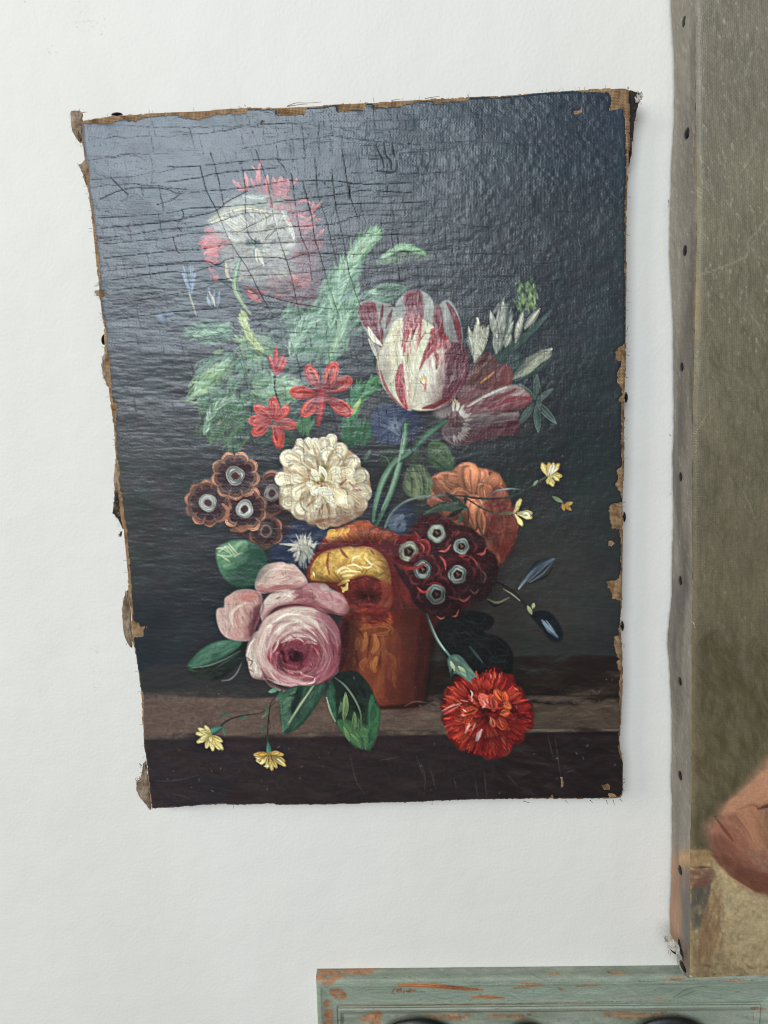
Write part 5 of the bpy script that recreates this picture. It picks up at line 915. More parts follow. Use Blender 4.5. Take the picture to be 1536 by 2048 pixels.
    for p, w in [([(640, 500), (600, 600), (570, 740)], 8), ([(610, 375), (700, 395), (800, 385)], 7), ([(650, 410), (660, 500), (640, 560)], 7), ([(990, 330), (940, 360), (860, 372)], 7), ([(1080, 500), (1180, 545), (1290, 560)], 8), ([(600, 690), (560, 760), (535, 850)], 6), ([(640, 960), (690, 1040), (740, 1060)], 7)]:
        s.ribbon(p, [2, w, 2], [(92, 40, 46)], op=.55, n=10, soft=4, hh=0)
    for p in [[(550, 900), (580, 910), (560, 950)], [(540, 880), (560, 895)], [(760, 440), (790, 425)], [(560, 970), (580, 985)]]:
        s.ribbon(p, [4, 6, 3], [(90, 60, 54)], op=.6, n=6)
    s.cur = None
    s.hatch([(1240, 600), (1300, 620), (1290, 860), (1230, 980), (1240, 760)], 50, 95, 110, 14, [(60, 20, 26), (80, 24, 28), (50, 18, 22)], op=.4)
    # ---- last glazes: the painter's shade on the far side of the blooms
    s.cur = None
    def glaze(p, c, op, soft): s.shape(p, c, op=op, soft=soft, mott=0, hh=0)
    F(); glaze([(1120, 560), (1250, 640), (1280, 860), (1200, 1040), (1060, 1090), (1120, 900)], (96, 30, 44), .34, 26); glaze([(520, 560), (650, 520), (620, 700), (560, 760)], (90, 44, 52), .3, 18); glaze([(620, 1020), (800, 1080), (1000, 1110), (900, 1130), (660, 1080)], (60, 30, 36), .4, 14)
    glaze([(880, 380), (1000, 360), (1080, 470), (960, 490)], (120, 50, 58), .3, 16)
    I(); glaze([(700, 840), (830, 800), (860, 1100), (760, 1270), (560, 1290), (740, 1150)], (60, 16, 18), .45, 24); glaze([(220, 1040), (420, 1040), (440, 1100), (240, 1080)], (70, 34, 22), .5, 14); glaze([(330, 760), (800, 770), (820, 830), (420, 830), (270, 880)], (70, 18, 20), .4, 14)
    E(); glaze([(900, 400), (1060, 520), (1080, 800), (980, 930), (880, 760), (880, 560)], (70, 20, 22), .45, 26); glaze([(480, 520), (700, 480), (760, 700), (540, 620)], (70, 34, 28), .35, 22)
    glaze([(700, 1050), (960, 940), (940, 1160), (700, 1300), (460, 1300), (380, 1180)], (26, 10, 14), .45, 28)
    D(); glaze([(1180, 640), (1400, 520), (1450, 620), (1300, 730), (1060, 745), (900, 670)], (96, 62, 44), .38, 22); glaze([(640, 560), (800, 480), (820, 800), (700, 860)], (40, 22, 26), .2, 24); glaze([(560, 880), (720, 940), (690, 1120), (520, 1190), (420, 1150)], (20, 46, 38), .4, 26)
    C(); glaze([(800, 880), (930, 900), (930, 1080), (820, 1260), (640, 1310)], (60, 16, 28), .34, 24); glaze([(320, 1000), (400, 1000), (440, 1260), (340, 1130)], (110, 96, 84), .3, 14); glaze([(760, 1380), (1250, 1360), (1240, 1480), (820, 1540)], (40, 18, 24), .4, 24)
    H(); glaze([(520, 60), (760, 60), (690, 480), (650, 680), (480, 690), (560, 400)], (50, 16, 16), .4, 34); glaze([(1100, 780), (1350, 700), (1300, 900), (1100, 990), (900, 950)], (60, 6, 12), .35, 24); glaze([(170, 80), (240, 80), (230, 480), (140, 500)], (40, 14, 16), .55, 22)
    # ---- leaves and daisies on the ledge
    s.motif('painted_leaf'); G()
    s.shape([(715, 240), (730, 195), (780, 160), (830, 140), (940, 140), (1030, 130), (1000, 220), (950, 300), (900, 370), (840, 430), (765, 468), (738, 440), (712, 335)], (52, 92, 66), (36, 68, 52), axis=[(740, 200), (900, 380)], soft=3)
    for i in range(13):
        u = i / 12; x, y = 720 + 20 * u, 220 + 230 * u
        s.petal((x + 55 - 20 * u, y - 20 - 30 * u), (x - 8, y + 6), 11, (64, 112, 80), (84, 134, 96), op=.9)
    s.hatch([(720, 240), (800, 160), (850, 170), (830, 300), (760, 440)], 70, -30, 80, 9, [(78, 126, 90), (58, 104, 74), (110, 148, 106), (44, 84, 62)], op=.55, jit=14)
    s.hatch([(850, 180), (1010, 140), (940, 290), (830, 420), (790, 420)], 70, -52, 100, 10, [(58, 102, 74), (44, 82, 60), (80, 122, 88), (34, 66, 50)], op=.55, jit=12)
    s.hatch([(810, 180), (870, 150), (850, 240), (800, 330)], 26, -70, 90, 10, [(24, 46, 38), (34, 56, 44)], op=.55)
    for i in range(16):
        u = i / 15; x, y = 925 - 150 * u, 165 + 240 * u
        s.petal((x - 5, y + 4), (x + 26 - 16 * u, y - 26), 6, (128, 150, 108), (164, 178, 134), op=.75)
    s.ribbon([(930, 165), (860, 260), (790, 370)], [2, 6, 3], [(176, 184, 142), (150, 168, 122)], n=12, op=.8)
    s.motif('painted_dark_leaf')
    s.shape([(1030, 200), (1050, 130), (1090, 70), (1150, 42), (1230, 40), (1280, 80), (1330, 140), (1365, 220), (1400, 310), (1392, 420), (1360, 510), (1335, 582), (1290, 575), (1230, 565), (1160, 490), (1100, 400), (1050, 300)], (26, 34, 30), (40, 70, 44), axis=[(1180, 60), (1260, 560)], soft=4, mott=.15)
    s.hatch([(1035, 200), (1080, 110), (1090, 260), (1100, 390), (1050, 290)], 50, 82, 90, 10, [(40, 84, 60), (56, 104, 72), (30, 62, 48)], op=.6)
    s.hatch([(1110, 380), (1240, 400), (1330, 440), (1310, 570), (1180, 500)], 100, 62, 120, 12, [(58, 100, 58), (78, 122, 70), (40, 74, 48), (96, 134, 78)], op=.55, jit=16)
    s.hatch([(1330, 200), (1395, 320), (1370, 500), (1320, 560), (1320, 400)], 70, 98, 110, 10, [(44, 92, 58), (60, 110, 68), (34, 70, 48)], op=.55, jit=10)
    s.hatch([(1100, 100), (1220, 60), (1300, 180), (1280, 340), (1180, 260)], 60, 50, 90, 9, [(20, 28, 26), (30, 42, 36), (16, 22, 22)], op=.5, jit=30)
    for b, t, w, c in [((1150, 380), (1165, 190), 22, (116, 140, 84)), ((1120, 330), (1135, 250), 12, (90, 124, 76)), ((1215, 460), (1225, 320), 20, (104, 138, 80)), ((1260, 450), (1250, 360), 10, (84, 120, 70)), ((1190, 520), (1150, 420), 12, (110, 140, 84)), ((1260, 550), (1200, 470), 12, (104, 136, 80))]:
        s.petal(b, t, w, np.array(c) * .7, c, op=.85, bris=.35, bend=6)
    s.ribbon([(1090, 85), (1160, 140), (1225, 230), (1265, 320), (1272, 400)], [3, 6, 6, 5, 3], [(70, 92, 74), (110, 128, 104), (104, 126, 98), (80, 108, 78)], n=20, op=.85)
    s.ribbon([(1272, 380), (1285, 470), (1300, 575)], [4, 5, 3], [(60, 90, 58), (90, 120, 80)], n=10, op=.6)
    s.ribbon([(1035, 220), (1060, 310), (1095, 385)], [3, 7, 4], [(176, 180, 150), (140, 156, 116)], n=10, op=.75)
    s.motif('painted_yellow_daisy')
    stc = (44, 44, 34)
    s.ribbon([(300, 430), (350, 385), (420, 355), (500, 340), (600, 320), (700, 240)], [7, 6, 5, 4, 4, 3], [stc, stc, (60, 60, 46), (46, 48, 38)], n=24, op=.85)
    s.petal((300, 350), (380, 345), 12, (44, 84, 70), (60, 100, 84), bend=-8, op=.8); s.petal((440, 365), (495, 350), 10, (50, 90, 74), (64, 104, 86), op=.8); s.petal((335, 410), (342, 485), 9, (56, 96, 74), (80, 116, 84), op=.85, bend=6)
    s.petal((320, 425), (235, 462), 24, (44, 92, 76), (74, 124, 100), shape=[.3, .6, .9, 1, 1, .8], cv=[.6, 1, 1.2, .8])
    for t in [(208, 420), (165, 435), (150, 468), (158, 525), (215, 560), (258, 578), (300, 572), (322, 572), (316, 520), (190, 455), (240, 520), (180, 505)]:
        s.petal((245, 480), t, 17, (150, 130, 62), (220, 204, 140), edge=(160, 140, 76), bris=.3, shape=[.3, .5, .8, 1, 1, .6])
    for t in [(262, 545), (285, 540), (300, 555)]:
        s.petal((265, 500), t, 7, (196, 156, 60), (226, 196, 100), op=.9)
    s.motif('painted_yellow_daisy')
    s.ribbon([(634, 560), (632, 460), (640, 350), (655, 260), (700, 200), (745, 155)], [7, 5, 5, 5, 4, 3], [(50, 76, 60), (40, 42, 34), (44, 46, 38), (60, 58, 46), (50, 56, 44)], n=26, op=.9)
    s.ribbon([(640, 350), (650, 420), (640, 440)], [3, 3, 2], [stc], n=8, op=.7)
    s.petal((620, 410), (590, 465), 12, (40, 78, 60), (56, 92, 70), op=.75); s.petal((625, 265), (590, 365), 12, (60, 78, 56), (110, 118, 84), bend=-22); s.petal((705, 165), (640, 185), 17, (70, 114, 86), (96, 136, 106), cv=[.7, 1.2, .9]); s.petal((735, 160), (690, 245), 14, (44, 84, 62), (84, 122, 94), bend=-8)
    s.petal((636, 530), (642, 600), 18, (44, 92, 72), (74, 124, 98), shape=[.3, .6, .9, 1, 1, .9], cv=[.6, 1.1, 1.2, .7])
    for t, c in [((545, 612), (212, 150, 60)), ((560, 650), (206, 160, 80)), ((590, 672), (220, 190, 116)), ((628, 698), (212, 186, 110)), ((662, 712), (206, 180, 100)), ((690, 695), (196, 164, 84)), ((722, 672), (206, 176, 100)), ((750, 685), (200, 170, 96)), ((745, 655), (190, 158, 86)), ((735, 612), (176, 140, 64)), ((580, 610), (222, 160, 60)), ((705, 600), (176, 144, 70))]:
        s.petal((642, 603), t, 17, (140, 112, 50), c, edge=(130, 108, 58), bris=.3, shape=[.25, .5, .8, 1, 1, .6])
    for p in [[(560, 655), (585, 668), (605, 650)], [(610, 690), (640, 690)], [(700, 640), (740, 670)], [(550, 630), (580, 640)]]:
        s.ribbon(p, [3, 5, 2], [(240, 222, 170)], n=6, op=.8)
    for p in [[(640, 620), (640, 660)], [(655, 615), (665, 650)], [(625, 615), (600, 640)]]:
        s.ribbon(p, [3, 3, 2], [(60, 44, 26)], n=5, op=.7)
    return s
# ---------------------------------------------------------------- helpers
def at(px, py, h):
    """point at height h off the wall that was measured at photo pixel (px, py)"""
    px = np.asarray(px, float); py = np.asarray(py, float)
    ray = [right[i] * (px - CX) / FPX + up[i] * (CY - py) / FPX + fwd[i] for i in range(3)]
    t = (-h - EYE[1]) / ray[1]
    return EYE[0] + t * ray[0], EYE[2] + t * ray[2]
def px_of(x, y, z):
    d = [x - EYE[0], y - EYE[1], z - EYE[2]]
    w = sum(d[i] * fwd[i] for i in range(3))
    return CX + FPX * sum(d[i] * right[i] for i in range(3)) / w, CY - FPX * sum(d[i] * up[i] for i in range(3)) / w
def lin(c):
    c = np.clip(np.asarray(c, np.float32) / 255.0, 0, 1)
    return np.where(c <= .04045, c / 12.92, ((c + .055) / 1.055) ** 2.4)
def put(name, me, mat, parent=None):
    o = bpy.data.objects.new(name, me); S.collection.objects.link(o)
    if mat is not None and len(me.materials) == 0: me.materials.append(mat)
    if parent is not None: o.parent = parent
    return o
def thing(name, loc, label, cat):
    o = bpy.data.objects.new(name, None); S.collection.objects.link(o); o.location = loc
    o.empty_display_size = .05; o['label'] = label; o['category'] = cat
    return o
def raw_mesh(name, co, faces, smooth=True, normals=None, cols=None):
    me = bpy.data.meshes.new(name)
    co = np.asarray(co, np.float32); f = np.asarray(faces, np.int32); k = f.shape[1]
    me.vertices.add(len(co)); me.vertices.foreach_set('co', co.ravel())
    me.loops.add(f.size); me.loops.foreach_set('vertex_index', f.ravel())
    me.polygons.add(len(f)); me.polygons.foreach_set('loop_start', np.arange(len(f), dtype=np.int32) * k)
    me.polygons.foreach_set('loop_total', np.full(len(f), k, np.int32))
    me.polygons.foreach_set('use_smooth', np.full(len(f), smooth, bool))
    if cols is not None:
        a = me.color_attributes.new('pigment', 'FLOAT_COLOR', 'POINT'); a.data.foreach_set('color', np.ascontiguousarray(cols, np.float32).ravel())
    me.update(); me.validate()
    if normals is not None: me.normals_split_custom_set_from_vertices(np.asarray(normals, float))
    return me
def bm_mesh(name, bm, smooth=True):
    me = bpy.data.meshes.new(name); bmesh.ops.recalc_face_normals(bm, faces=bm.faces); bm.to_mesh(me); bm.free()
    for p in me.polygons: p.use_smooth = smooth
    return me
# ---------------------------------------------------------------- materials
def material(name):
    m = bpy.data.materials.new(name); m.use_nodes = True
    nt = m.node_tree; b = nt.nodes['Principled BSDF']
    return m, nt, b
def node(nt, t, **kw):
    n = nt.nodes.new(t)
    for k, v in kw.items():
        if k in n.inputs: n.inputs[k].default_value = v
        else: setattr(n, k, v)
    return n
def link(nt, a, b): nt.links.new(a, b)
def obj_coord(nt, scale=(1, 1, 1), rot=(0, 0, 0)):
    t = node(nt, 'ShaderNodeTexCoord'); mp = node(nt, 'ShaderNodeMapping')
    mp.inputs['Scale'].default_value = scale; mp.inputs['Rotation'].default_value = rot
    link(nt, t.outputs['Object'], mp.inputs['Vector']); return mp.outputs['Vector']
def noise(nt, vec, scale, detail=3, rough=.55):
    n = node(nt, 'ShaderNodeTexNoise'); n.inputs['Scale'].default_value = scale; n.inputs['Detail'].default_value = detail; n.inputs['Roughness'].default_value = rough
    link(nt, vec, n.inputs['Vector']); return n.outputs['Fac']
def math_(nt, op, a, b=None, clamp=False):
    n = node(nt, 'ShaderNodeMath'); n.operation = op; n.use_clamp = clamp
    for i, v in enumerate((a, b)):
        if v is None: continue
        if isinstance(v, (int, float)): n.inputs[i].default_value = v
        else: link(nt, v, n.inputs[i])
    return n.outputs[0]
def ramp(nt, fac, stops):
    n = node(nt, 'ShaderNodeValToRGB'); e = n.color_ramp.elements
    while len(e) < len(stops): e.new(.5)
    for k, (p, c) in enumerate(stops):
        e[k].position = p; e[k].color = tuple(c) + ((1,) if len(c) == 3 else ())
    link(nt, fac, n.inputs['Fac']); return n.outputs['Color']
def mix(nt, fac, a, b, mode='MIX'):
    n = node(nt, 'ShaderNodeMix'); n.data_type = 'RGBA'; n.blend_type = mode
    for s_, v in ((n.inputs[0], fac), (n.inputs[6], a), (n.inputs[7], b)):
        if isinstance(v, (int, float)): s_.default_value = v
        elif isinstance(v, tuple): s_.default_value = v if len(v) == 4 else v + (1,)
        else: link(nt, v, s_)
    return n.outputs[2]
def bump(nt, b, hgt, dist, strength=1.0, prev=None):
    n = node(nt, 'ShaderNodeBump'); n.inputs['Strength'].default_value = strength; n.inputs['Distance'].default_value = dist
    link(nt, hgt, n.inputs['Height'])
    if prev is not None: link(nt, prev, n.inputs['Normal'])
    if b is not None: link(nt, n.outputs['Normal'], b.inputs['Normal'])
    return n.outputs['Normal']
def weave(nt, pitch):
    """height of a plain weave with threads `pitch` metres apart, in the plane of the wall"""
    t = node(nt, 'ShaderNodeTexCoord'); sp = node(nt, 'ShaderNodeSeparateXYZ')
    wob = node(nt, 'ShaderNodeTexNoise'); wob.inputs['Scale'].default_value = 60; link(nt, t.outputs['Object'], wob.inputs['Vector'])
    ad = node(nt, 'ShaderNodeVectorMath'); ad.operation = 'MULTIPLY_ADD'; link(nt, wob.outputs['Color'], ad.inputs[0]); ad.inputs[1].default_value = (.0025,) * 3; link(nt, t.outputs['Object'], ad.inputs[2])
    link(nt, ad.outputs[0], sp.inputs[0]); k = math.pi / pitch
    sx = math_(nt, 'SINE', math_(nt, 'MULTIPLY', sp.outputs['X'], k)); sz = math_(nt, 'SINE', math_(nt, 'MULTIPLY', sp.outputs['Z'], k))
    ax = math_(nt, 'ABSOLUTE', sx); az = math_(nt, 'ABSOLUTE', sz)
    par = math_(nt, 'MULTIPLY', sx, sz)
    return math_(nt, 'ADD', math_(nt, 'MULTIPLY', math_(nt, 'ADD', ax, az), .4), math_(nt, 'MULTIPLY', par, .25))
# painted wall: roller stipple, faint scuffs
m_wall, nt, b = material('wall_paint')
v = obj_coord(nt)
c = mix(nt, ramp(nt, noise(nt, v, 3.0, 4), [(.3, (0, 0, 0)), (.7, (1, 1, 1))]), (.764, .728, .664), (.794, .759, .698))
def spots(nt, v, pts, rad, scale, lo, hi):
    acc = None
    for (x, z) in pts:
        d = node(nt, 'ShaderNodeVectorMath'); d.operation = 'DISTANCE'; link(nt, v, d.inputs[0]); d.inputs[1].default_value = (x, 0, z)
        k = math_(nt, 'SUBTRACT', 1.0, math_(nt, 'DIVIDE', d.outputs['Value'], rad), True)
        acc = k if acc is None else math_(nt, 'MAXIMUM', acc, k)
    n = ramp(nt, noise(nt, v, scale, 4, .65), [(lo, (0, 0, 0)), (hi, (1, 1, 1))])
    return math_(nt, 'MULTIPLY', math_(nt, 'MINIMUM', math_(nt, 'MULTIPLY', acc, 2.5), 1.0), n)
g = [tuple(float(q) for q in at(px, py, 0)) for px, py in [(163, 14), (166, 28), (164, 48), (205, 40), (208, 58), (178, 50), (102, 106), (280, 1320), (1420, 90)]]
t_ = [tuple(float(q) for q in at(px, py, 0)) for px, py in [(192, 1299), (194, 1340), (193, 1373)]]
c = mix(nt, math_(nt, 'MULTIPLY', spots(nt, v, g, .006, 420, .56, .68), .4), c, (.33, .32, .31))
c = mix(nt, math_(nt, 'MULTIPLY', spots(nt, v, t_, .0045, 420, .52, .66), .6), c, (.52, .40, .28))
sp_ = ramp(nt, noise(nt, v, 130, 1), [(.80, (0, 0, 0)), (.83, (1, 1, 1))])
c = mix(nt, math_(nt, 'MULTIPLY', sp_, .45), c, (.42, .41, .39))
c = mix(nt, 1.0, c, ramp(nt, noise(nt, obj_coord(nt, (1, 1, .45)), 7, 5, .6), [(.3, (.955, .952, .945)), (.55, (1, 1, 1)), (.75, (.975, .98, .985))]), 'MULTIPLY')
link(nt, c, b.inputs['Base Color']); b.inputs['Roughness'].default_value = .62; b.inputs['Specular IOR Level'].default_value = .3
hh = math_(nt, 'ADD', math_(nt, 'MULTIPLY', noise(nt, v, 430, 2, .5), 1.0), math_(nt, 'MULTIPLY', noise(nt, v, 150, 2, .5), .45))
n1_ = bump(nt, None, noise(nt, v, 14, 3), .004, .5)
bump(nt, b, hh, .0005, .45, n1_)
# oil paint under old varnish; the pigment colour is stored on the mesh, its alpha says how dull (cracked, abraded) the surface is
def oil_material(name, rough, spec, tooth, pitch, fine=1.0):
    m, nt, b = material(name)
    a = node(nt, 'ShaderNodeVertexColor'); a.layer_name = 'pigment'
    v = obj_coord(nt)
    cc = mix(nt, math_(nt, 'MULTIPLY', ramp(nt, noise(nt, v, 900, 2), [(.35, (0, 0, 0)), (.65, (1, 1, 1))]), .10), a.outputs['Color'], (.02, .02, .02))
    link(nt, cc, b.inputs['Base Color'])
    rr = math_(nt, 'ADD', math_(nt, 'MULTIPLY', noise(nt, v, 60, 4), .16), rough - .08)
    rr = math_(nt, 'ADD', rr, math_(nt, 'MULTIPLY', a.outputs['Alpha'], .5), True)
    link(nt, rr, b.inputs['Roughness'])
    link(nt, math_(nt, 'MULTIPLY', math_(nt, 'SUBTRACT', 1.0, a.outputs['Alpha'], True), spec), b.inputs['Specular IOR Level'])
    h1 = math_(nt, 'ADD', math_(nt, 'MULTIPLY', weave(nt, pitch), tooth), math_(nt, 'MULTIPLY', noise(nt, v, 700, 3, .6), fine))
    bump(nt, b, h1, .00020, .6)
    return m
m_oil = oil_material('varnished_oil_paint', .27, .5, .30, .0009)
# bare linen
def linen_material(name, dark, light, pitch=.00115):
    m, nt, b = material(name)
    v = obj_coord(nt); w = weave(nt, pitch)
    c = ramp(nt, w, [(.18, dark), (.75, light)])
    st = ramp(nt, noise(nt, v, 160, 5), [(.33, (.42, .36, .32)), (.6, (1, 1, 1))])
    c = mix(nt, 1.0, c, st, 'MULTIPLY')
    link(nt, c, b.inputs['Base Color']); b.inputs['Roughness'].default_value = .9; b.inputs['Specular IOR Level'].default_value = .15
    bump(nt, b, w, .0004, .8)
    return m
m_linen = linen_material('bare_linen', (.12, .058, .028), (.52, .34, .18), .00082)
m_flap = linen_material('loose_linen', (.20, .135, .09), (.56, .43, .31), .00075)
m_dark, nt, b = material('dirty_fold'); v = obj_coord(nt)
link(nt, ramp(nt, noise(nt, v, 160, 4), [(.35, (.012, .010, .010)), (.6, (.045, .026, .018)), (.75, (.16, .09, .05))]), b.inputs['Base Color']); b.inputs['Roughness'].default_value = .85
bump(nt, b, noise(nt, v, 600, 3), .0008, .8)
m_wood, nt, b = material('stretcher_wood'); v = obj_coord(nt, (1, 1, 8))
link(nt, ramp(nt, noise(nt, v, 40, 4), [(.3, (.22, .13, .07)), (.7, (.36, .23, .13))]), b.inputs['Base Color']); b.inputs['Roughness'].default_value = .8
m_tack, nt, b = material('blackened_tack'); v = obj_coord(nt)
link(nt, ramp(nt, noise(nt, v, 500, 3), [(.4, (.012, .012, .013)), (.65, (.035, .03, .028))]), b.inputs['Base Color']); b.inputs['Metallic'].default_value = .5; b.inputs['Roughness'].default_value = .45
m_thread, nt, b = material('linen_thread'); v = obj_coord(nt)
link(nt, ramp(nt, noise(nt, v, 300, 2), [(.3, (.18, .10, .06)), (.7, (.42, .29, .18))]), b.inputs['Base Color']); b.inputs['Roughness'].default_value = .95
m_pale, nt, b = material('pale_fray'); v = obj_coord(nt)
link(nt, ramp(nt, noise(nt, v, 400, 3), [(.3, (.30, .26, .20)), (.7, (.62, .58, .50))]), b.inputs['Base Color']); b.inputs['Roughness'].default_value = .95
bump(nt, b, noise(nt, v, 900, 3), .0006, .8)
# ---------------------------------------------------------------- the wall
bm = bmesh.new()
nx, nz = 60, 60
vs = [[bm.verts.new((-1.6 + 3.2 * i / nx, 0, -1.5 + 3.2 * j / nz)) for j in range(nz + 1)] for i in range(nx + 1)]
for i in range(nx):
    for j in range(nz): bm.faces.new((vs[i][j], vs[i + 1][j], vs[i + 1][j + 1], vs[i][j + 1]))
ext = bmesh.ops.extrude_face_region(bm, geom=list(bm.faces))
bmesh.ops.translate(bm, vec=(0, .1, 0), verts=[e for e in ext['geom'] if isinstance(e, bmesh.types.BMVert)])
wall = put('wall', bm_mesh('wall', bm, False), m_wall); wall['kind'] = 'structure'
# ---------------------------------------------------------------- the flower painting
FRONT = .020
oxy = at(735, 910, 0)
flower = thing('flower_painting', (float(oxy[0]), 0, float(oxy[1])), 'unframed cracked oil painting of flowers in a vase with frayed edges on white wall', 'painting')
ORG = np.array([oxy[0], 0, oxy[1]])
OUT = [(160, 240), (190, 234), (224, 230), (270, 226), (320, 223), (395, 220.5), (448, 216), (492, 213), (553, 213.5), (617, 211), (674, 206), (718, 204), (770, 201), (817, 199), (871, 195), (900, 194), (935, 192), (978, 189), (1004, 189), (1040, 186), (1082, 182.5), (1120, 180), (1160, 178), (1205, 175), (1246, 173.5), (1259, 177), (1260, 190),
       (1262, 230), (1262, 300), (1256, 337), (1258, 358), (1255, 420), (1255, 560), (1254, 640), (1254, 690), (1253, 741), (1251, 799), (1250.5, 880), (1250, 941), (1247, 1003), (1248, 1064), (1246.6, 1146), (1246, 1208), (1242, 1245), (1246.5, 1300), (1247.5, 1325), (1247.5, 1369), (1245, 1434), (1241, 1486), (1247.5, 1525), (1247.5, 1590), (1244, 1598),
       (1225, 1600), (1180, 1600), (1108, 1600), (1060, 1600), (1004, 1601.5), (950, 1602), (890, 1604), (818, 1607.5), (760, 1608), (697, 1611), (620, 1612), (552, 1613), (544, 1610), (480, 1613), (454, 1611.5), (400, 1613), (360, 1617), (302, 1620.5),
       (296, 1585), (294, 1555), (292, 1525), (287, 1500), (283, 1440), (281, 1400), (276, 1356), (272, 1330), (267, 1300), (263, 1285), (262, 1260), (260, 1230), (258, 1200), (254, 1181), (253, 1150), (251, 1120), (248, 1095), (246, 1075), (243, 1055), (239, 1036), (236, 1010), (234, 985), (232, 958), (230, 930), (229, 912), (227, 880), (226, 860), (222, 832), (218, 800), (213, 770), (210, 745), (207.5, 720), (206.5, 700), (205.5, 656), (200, 617), (196, 585), (195, 564), (188, 515), (184, 470), (180, 430), (176, 400), (171, 368), (167, 330), (164.5, 300), (161, 280)]
PAINT = [(163, 256), (164, 246), (224, 246), (237, 238), (271, 241), (287, 233), (341, 229), (367, 234), (396, 238), (432, 229), (492, 226), (493, 217), (550, 218), (553, 230), (608, 228), (612, 215), (640, 214), (673, 209), (675, 221), (700, 220), (728, 218), (730, 207), (744, 206), (748, 214), (800, 212), (822, 205), (850, 201), (866, 200), (868, 207), (900, 203), (936, 200), (940, 193), (976, 191), (980, 194), (1007, 192), (1040, 189), (1082, 184), (1120, 182), (1156, 180), (1160, 183), (1190, 184), (1217, 184), (1220, 190), (1223, 199), (1216, 221), (1240, 215), (1246, 220), (1249, 238),
         (1252, 316), (1249, 420), (1249.5, 560), (1250, 640), (1250, 686), (1236, 694), (1231, 704), (1231, 717), (1241, 721), (1242, 731), (1234, 742), (1235, 764), (1243, 776), (1244, 786), (1236, 800), (1241, 804), (1242, 870), (1243, 930), (1233, 941), (1237, 958), (1230, 968), (1240, 985), (1245, 1002), (1219, 1010), (1218, 1036), (1224, 1055), (1238, 1057), (1241, 1080), (1241, 1140), (1238, 1157), (1213, 1163), (1214, 1170), (1221, 1180), (1224, 1196), (1240, 1199), (1240, 1240), (1236, 1262), (1239, 1270), (1228, 1272), (1228, 1296), (1227, 1272), (1228, 1296), (1234, 1312), (1241, 1318), (1233, 1322), (1234, 1334), (1241, 1346), (1238, 1366), (1239, 1400), (1240, 1450), (1236, 1470), (1238, 1483), (1236, 1500), (1240, 1512), (1246, 1530), (1246, 1585), (1238, 1593),
         (1200, 1597), (1108, 1598), (1104, 1590), (1096, 1597), (1060, 1598), (1004, 1600), (950, 1600), (890, 1602), (818, 1605), (760, 1606), (697, 1609), (660, 1609), (650, 1612), (552, 1612), (544, 1609), (500, 1611), (454, 1610), (450, 1606), (400, 1612), (360, 1616), (303, 1618),
         (299, 1585), (297, 1562), (294, 1540), (293, 1528), (288, 1512), (286, 1440), (286, 1408), (285, 1385), (279, 1376), (278, 1356), (273, 1330), (270, 1300), (266, 1283), (266, 1274), (286, 1271), (287, 1258), (293, 1253), (280, 1252), (270, 1243), (264, 1240), (264, 1212), (261, 1173), (259, 1134), (256, 1095), (253, 1065), (247, 1026), (244, 997), (236, 958), (240, 942), (234, 915), (232, 880), (230, 850), (231, 838), (233, 806), (225, 803), (220, 754), (219, 721), (212.5, 695), (211.5, 666), (206.6, 637), (201, 610), (200, 594), (209, 592), (209, 583), (200, 580), (199, 578), (198, 520), (192, 485), (186, 433), (182.5, 407), (176, 376), (177, 342), (169.5, 316), (165.6, 290)]
LOSS = [[(1147, 220), (1161, 218), (1163, 224), (1152, 228), (1147, 227)], [(1120, 1553), (1124, 1553), (1126, 1573), (1121, 1574)], [(1202, 1570), (1216, 1567), (1220, 1570), (1218, 1578), (1208, 1580)], [(1215, 1586), (1224, 1586), (1233, 1592), (1230, 1597), (1218, 1594)], [(436, 840), (441, 838), (443, 842), (438, 844)], [(522, 243), (527, 242), (528, 247), (523, 248)], [(1216, 1082), (1222, 1080), (1228, 1086), (1222, 1092), (1217, 1090)]]
fp = paint_flowers()
def poly_sdf(p, poly):
    """signed distance (pixels) to an outline over the whole buffer of painter p; positive inside"""
    q = np.asarray(poly, float) - [p.x0, p.y0]
    ins = np.zeros((p.h, p.w), bool); best = np.full((p.h, p.w), 400.0, np.float32)
    gx = np.arange(p.w, dtype=np.float32)[None, :]; gy = np.arange(p.h, dtype=np.float32)[:, None]
    for i in range(len(q)):
        ax, ay = q[i]; bx, by = q[(i + 1) % len(q)]
        if ay != by:
            j0, j1 = max(int(math.floor(min(ay, by))), 0), min(int(math.ceil(max(ay, by))) + 1, p.h)
            if j1 > j0:
                yy = gy[j0:j1]; cond = (ay > yy) != (by > yy); xi = ax + (yy - ay) * (bx - ax) / (by - ay)
                ins[j0:j1] ^= cond & (gx < xi)
        m = 26; x0, x1 = max(int(min(ax, bx) - m), 0), min(int(max(ax, bx) + m), p.w); y0, y1 = max(int(min(ay, by) - m), 0), min(int(max(ay, by) + m), p.h)
        if x1 <= x0 or y1 <= y0: continue
        dx, dy = bx - ax, by - ay; LL = dx * dx + dy * dy + 1e-9
        X, Y = gx[:, x0:x1], gy[y0:y1]
        t = np.clip(((X - ax) * dx + (Y - ay) * dy) / LL, 0, 1)
        d = np.hypot(X - ax - t * dx, Y - ay - t * dy); sub = best[y0:y1, x0:x1]; np.minimum(sub, d, out=sub)
    return np.where(ins, best, -best)
edge_n = rnd_noise(fp.h, fp.w, 5, 5, 77, 3) - .5
sd_out = poly_sdf(fp, OUT) + 3.0 * edge_n
sd_paint = poly_sdf(fp, PAINT) + 4.5 * (rnd_noise(fp.h, fp.w, 4, 6, 78, 3) - .5)
loss = np.full_like(sd_paint, -50)
for q in LOSS: loss = np.maximum(loss, poly_sdf(fp, q))
loss += 2.5 * edge_n
